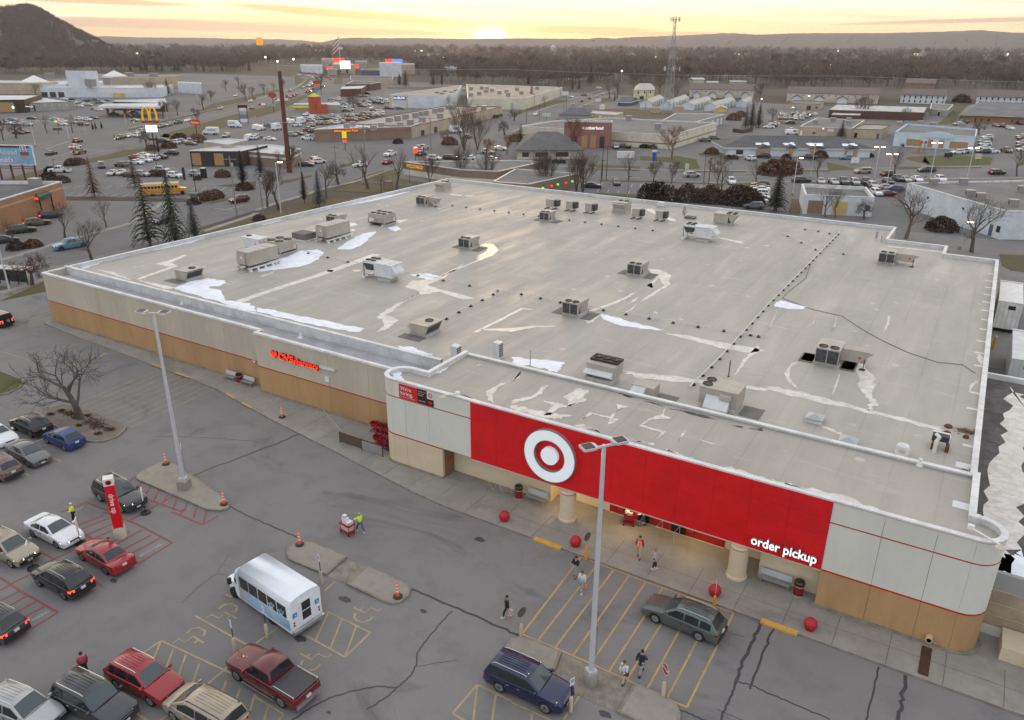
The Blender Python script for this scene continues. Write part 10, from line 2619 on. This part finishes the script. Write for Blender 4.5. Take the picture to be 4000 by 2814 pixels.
BL=[(-2008,411,34.4),(-1937,670,49.9),(-1878,822,73.1),(-1841,903,87.7),(-1820,943,88.7),(-1810,963,92.2),(-1798,984,97.1),(-1790,1000,93.1),(-1781,1015,83.6),(-1771,1033,68.9),(-1760,1052,56.1),(-1746,1075,40.9),(-1733,1094,28.6),(-1724,1110,16.1),(-1716,1121,6.5)]
ridge('wooded_bluff',BL,620,-.06,900,M49,3,2.0)
Bz=np.array(BL);NB=5200
u=NPR.uniform(1.5,len(Bz)-1.2,NB);C=np.stack([np.interp(u,np.arange(len(Bz)),Bz[:,i])for i in range(3)],1)
o=-620*NPR.random(NB)**1.0;o[:500]=NPR.uniform(-30,60,500)
f=np.interp(o,[-620,-446,-279,-124,-37,0,60],[-.06,.16,.45,.8,.97,1,.97]);k=(2050+o)/2050
fuzz('bluff_woodland',np.stack([C[:,0]*k,C[:,1]*k,np.maximum(C[:,2]*f,0)-1],1),NPR.uniform(9,14,NB),wood_mat('bluff twigs',(.095,.072,.056),(.085,.068,.055),(.115,.088,.066)),26,.5)
M64=mat('far pale roof',(.5,.5,.5),.8)
M84=mat('far lamp',(1,.9,.7),.5,emit=(1,.8,.5),es=4)
far_pts=[((-2611.0,1589.6),50,8),((-2923.8,1835.5),40,8),((-1973.9,1281.9),36,5),((-1911.9,1363.6),40,6),((-1792.5,1674.4),90,6),((-1699.5,1643.3),60,8),((-2181.0,2174.9),14,22),((-1665.9,1687.5),70,6),((-1693.4,1809.0),16,20),((-1666.7,1845.3),90,6),((-1565.8,1819.3),80,6),((-1465.1,1951.9),40,6),((-1347.6,2472.0),12,16),((-1001.3,2245.5),30,6),((-1067.9,2474.8),50,6),((-958.8,2298.4),40,6),((-870.8,3141.7),30,6),((-600.8,2338.6),50,6),((-552.1,2227.9),60,7),((-399.5,1989.0),80,7),((-379.0,2090.8),60,7),((-393.1,2462.6),40,8),((-381.4,2863.2),44,9),((-257.5,2355.1),40,7),((-256.9,2870.5),40,7),((-205.7,3413.8),46,7),((-103.1,3053.2),40,6),((-47.2,2741.5),50,7),((-8.8,2626.2),50,7),((-593.7,1862.2),30,6),((-922.4,3069.3),50,6),((-583.1,1145.3),40,9),((-453.3,904.7),26,12),((-365.9,714.2),50,10),((-376.8,672.4),40,10),((-204.3,936.0),30,8),((-197.3,941.7),26,8),((-116.3,949.9),20,10),((-219.5,764.3),50,10),((-259.3,764.9),40,14),((-231.4,725.3),34,12)]
for k,(p,w,hh)in enumerate(sorted(far_pts,key=lambda q:atan2(*q[0]))):
 D=hypot(*p);W2,H2=w/3013*D,hh/3013*D*1.3
 t=tg('far_building','tiny pale roofed building far out among winter trees','building',(*p,0),R(25+7*(k%3)),'tiny far buildings in the valley')
 b=MB();b.box(-W2/2,-6,0,W2/2,6,H2*.7);b.B('wall',WALL[('cream','white','tan','blue')[k%4]],t)
 b=MB();b.N([[(x,-7,H2*.7),(x,7,H2*.7),(x,0,H2)]for x in(-W2/2-1,W2/2+1)]);b.B('roof',M64 if k%3 else ROOF['metal'],t)
for p in DM('-14676 9998 -19043 18796 -18619 20472 -18994 21035 -16469 16392 -16418 16457 -16368 16522 -16301 16609 -16242 16686 -16196 16746 -15276 19496 -15158 19653 -7758 10617 -7750 11243 -9948 8956 -8525 8171 -13141 21508 -5479 13861 -6357 35961 -2382 25278 -5790 20045 -2439 25213 -267 27644 -2938 6656 -1858 10241 -7717 7131'):
 D=hypot(*p);s_=D*.0011
 t=tg('far_lamp','tiny warm lamp glowing far out in the dusk valley','lamp',(*p,0),0,'far lamps in the valley')
 b=MB();b.tube([(0,0,0),(0,0,12)],.2,4);b.B('pole',M3,t)
 b=MB();b.sphere((0,0,12.5),s_,6,4);b.B('bulb',M84,t)
p=(-1746.1,899.8)
t=tg('church','small church with tall white steeple below the bluff','church',(*p,0),R(20));sc=hypot(*p)/3013
b=MB();b.box(0,-8,0,75*sc,8,12);b.B('nave',WALL['brown'],t)
b=MB();b.box(-8,-6,0,8,6,14);b.B('tower',WALL['white'],t)
b=MB();b.N([[(s*x,s*y,z)for x,y in((-1,-1),(1,-1),(1,1),(-1,1))]for s,z in((5.5,14),(.2,38))]);b.B('spire',M0,t)
t=tg('white_tower','white water standpipe poking above trees at centre right','tower',(*(-1287.0,2360.9),0));b=MB();b.lathe([(9,0),(9,26),(4,30),(.1,31)],14,0);b.B('tank',M64,t,smooth=40)
b=MB();b.box(-13000,-2500,-60,8000,13000,320)
m=bpy.data.materials.new('haze');m.use_nodes=True;t=NT(m.node_tree)
t.n.remove(t.n['Principled BSDF'])
pv=t.new('ShaderNodeVolumePrincipled')
pv.inputs['Color'].default_value=(.84,.84,.92,1)
pv.inputs['Density'].default_value=6e-5
pv.inputs['Anisotropy'].default_value=.55
t.l.new(pv.outputs[0],t.n['Material Output'].inputs['Volume'])
b.B('haze',m,kind='stuff')
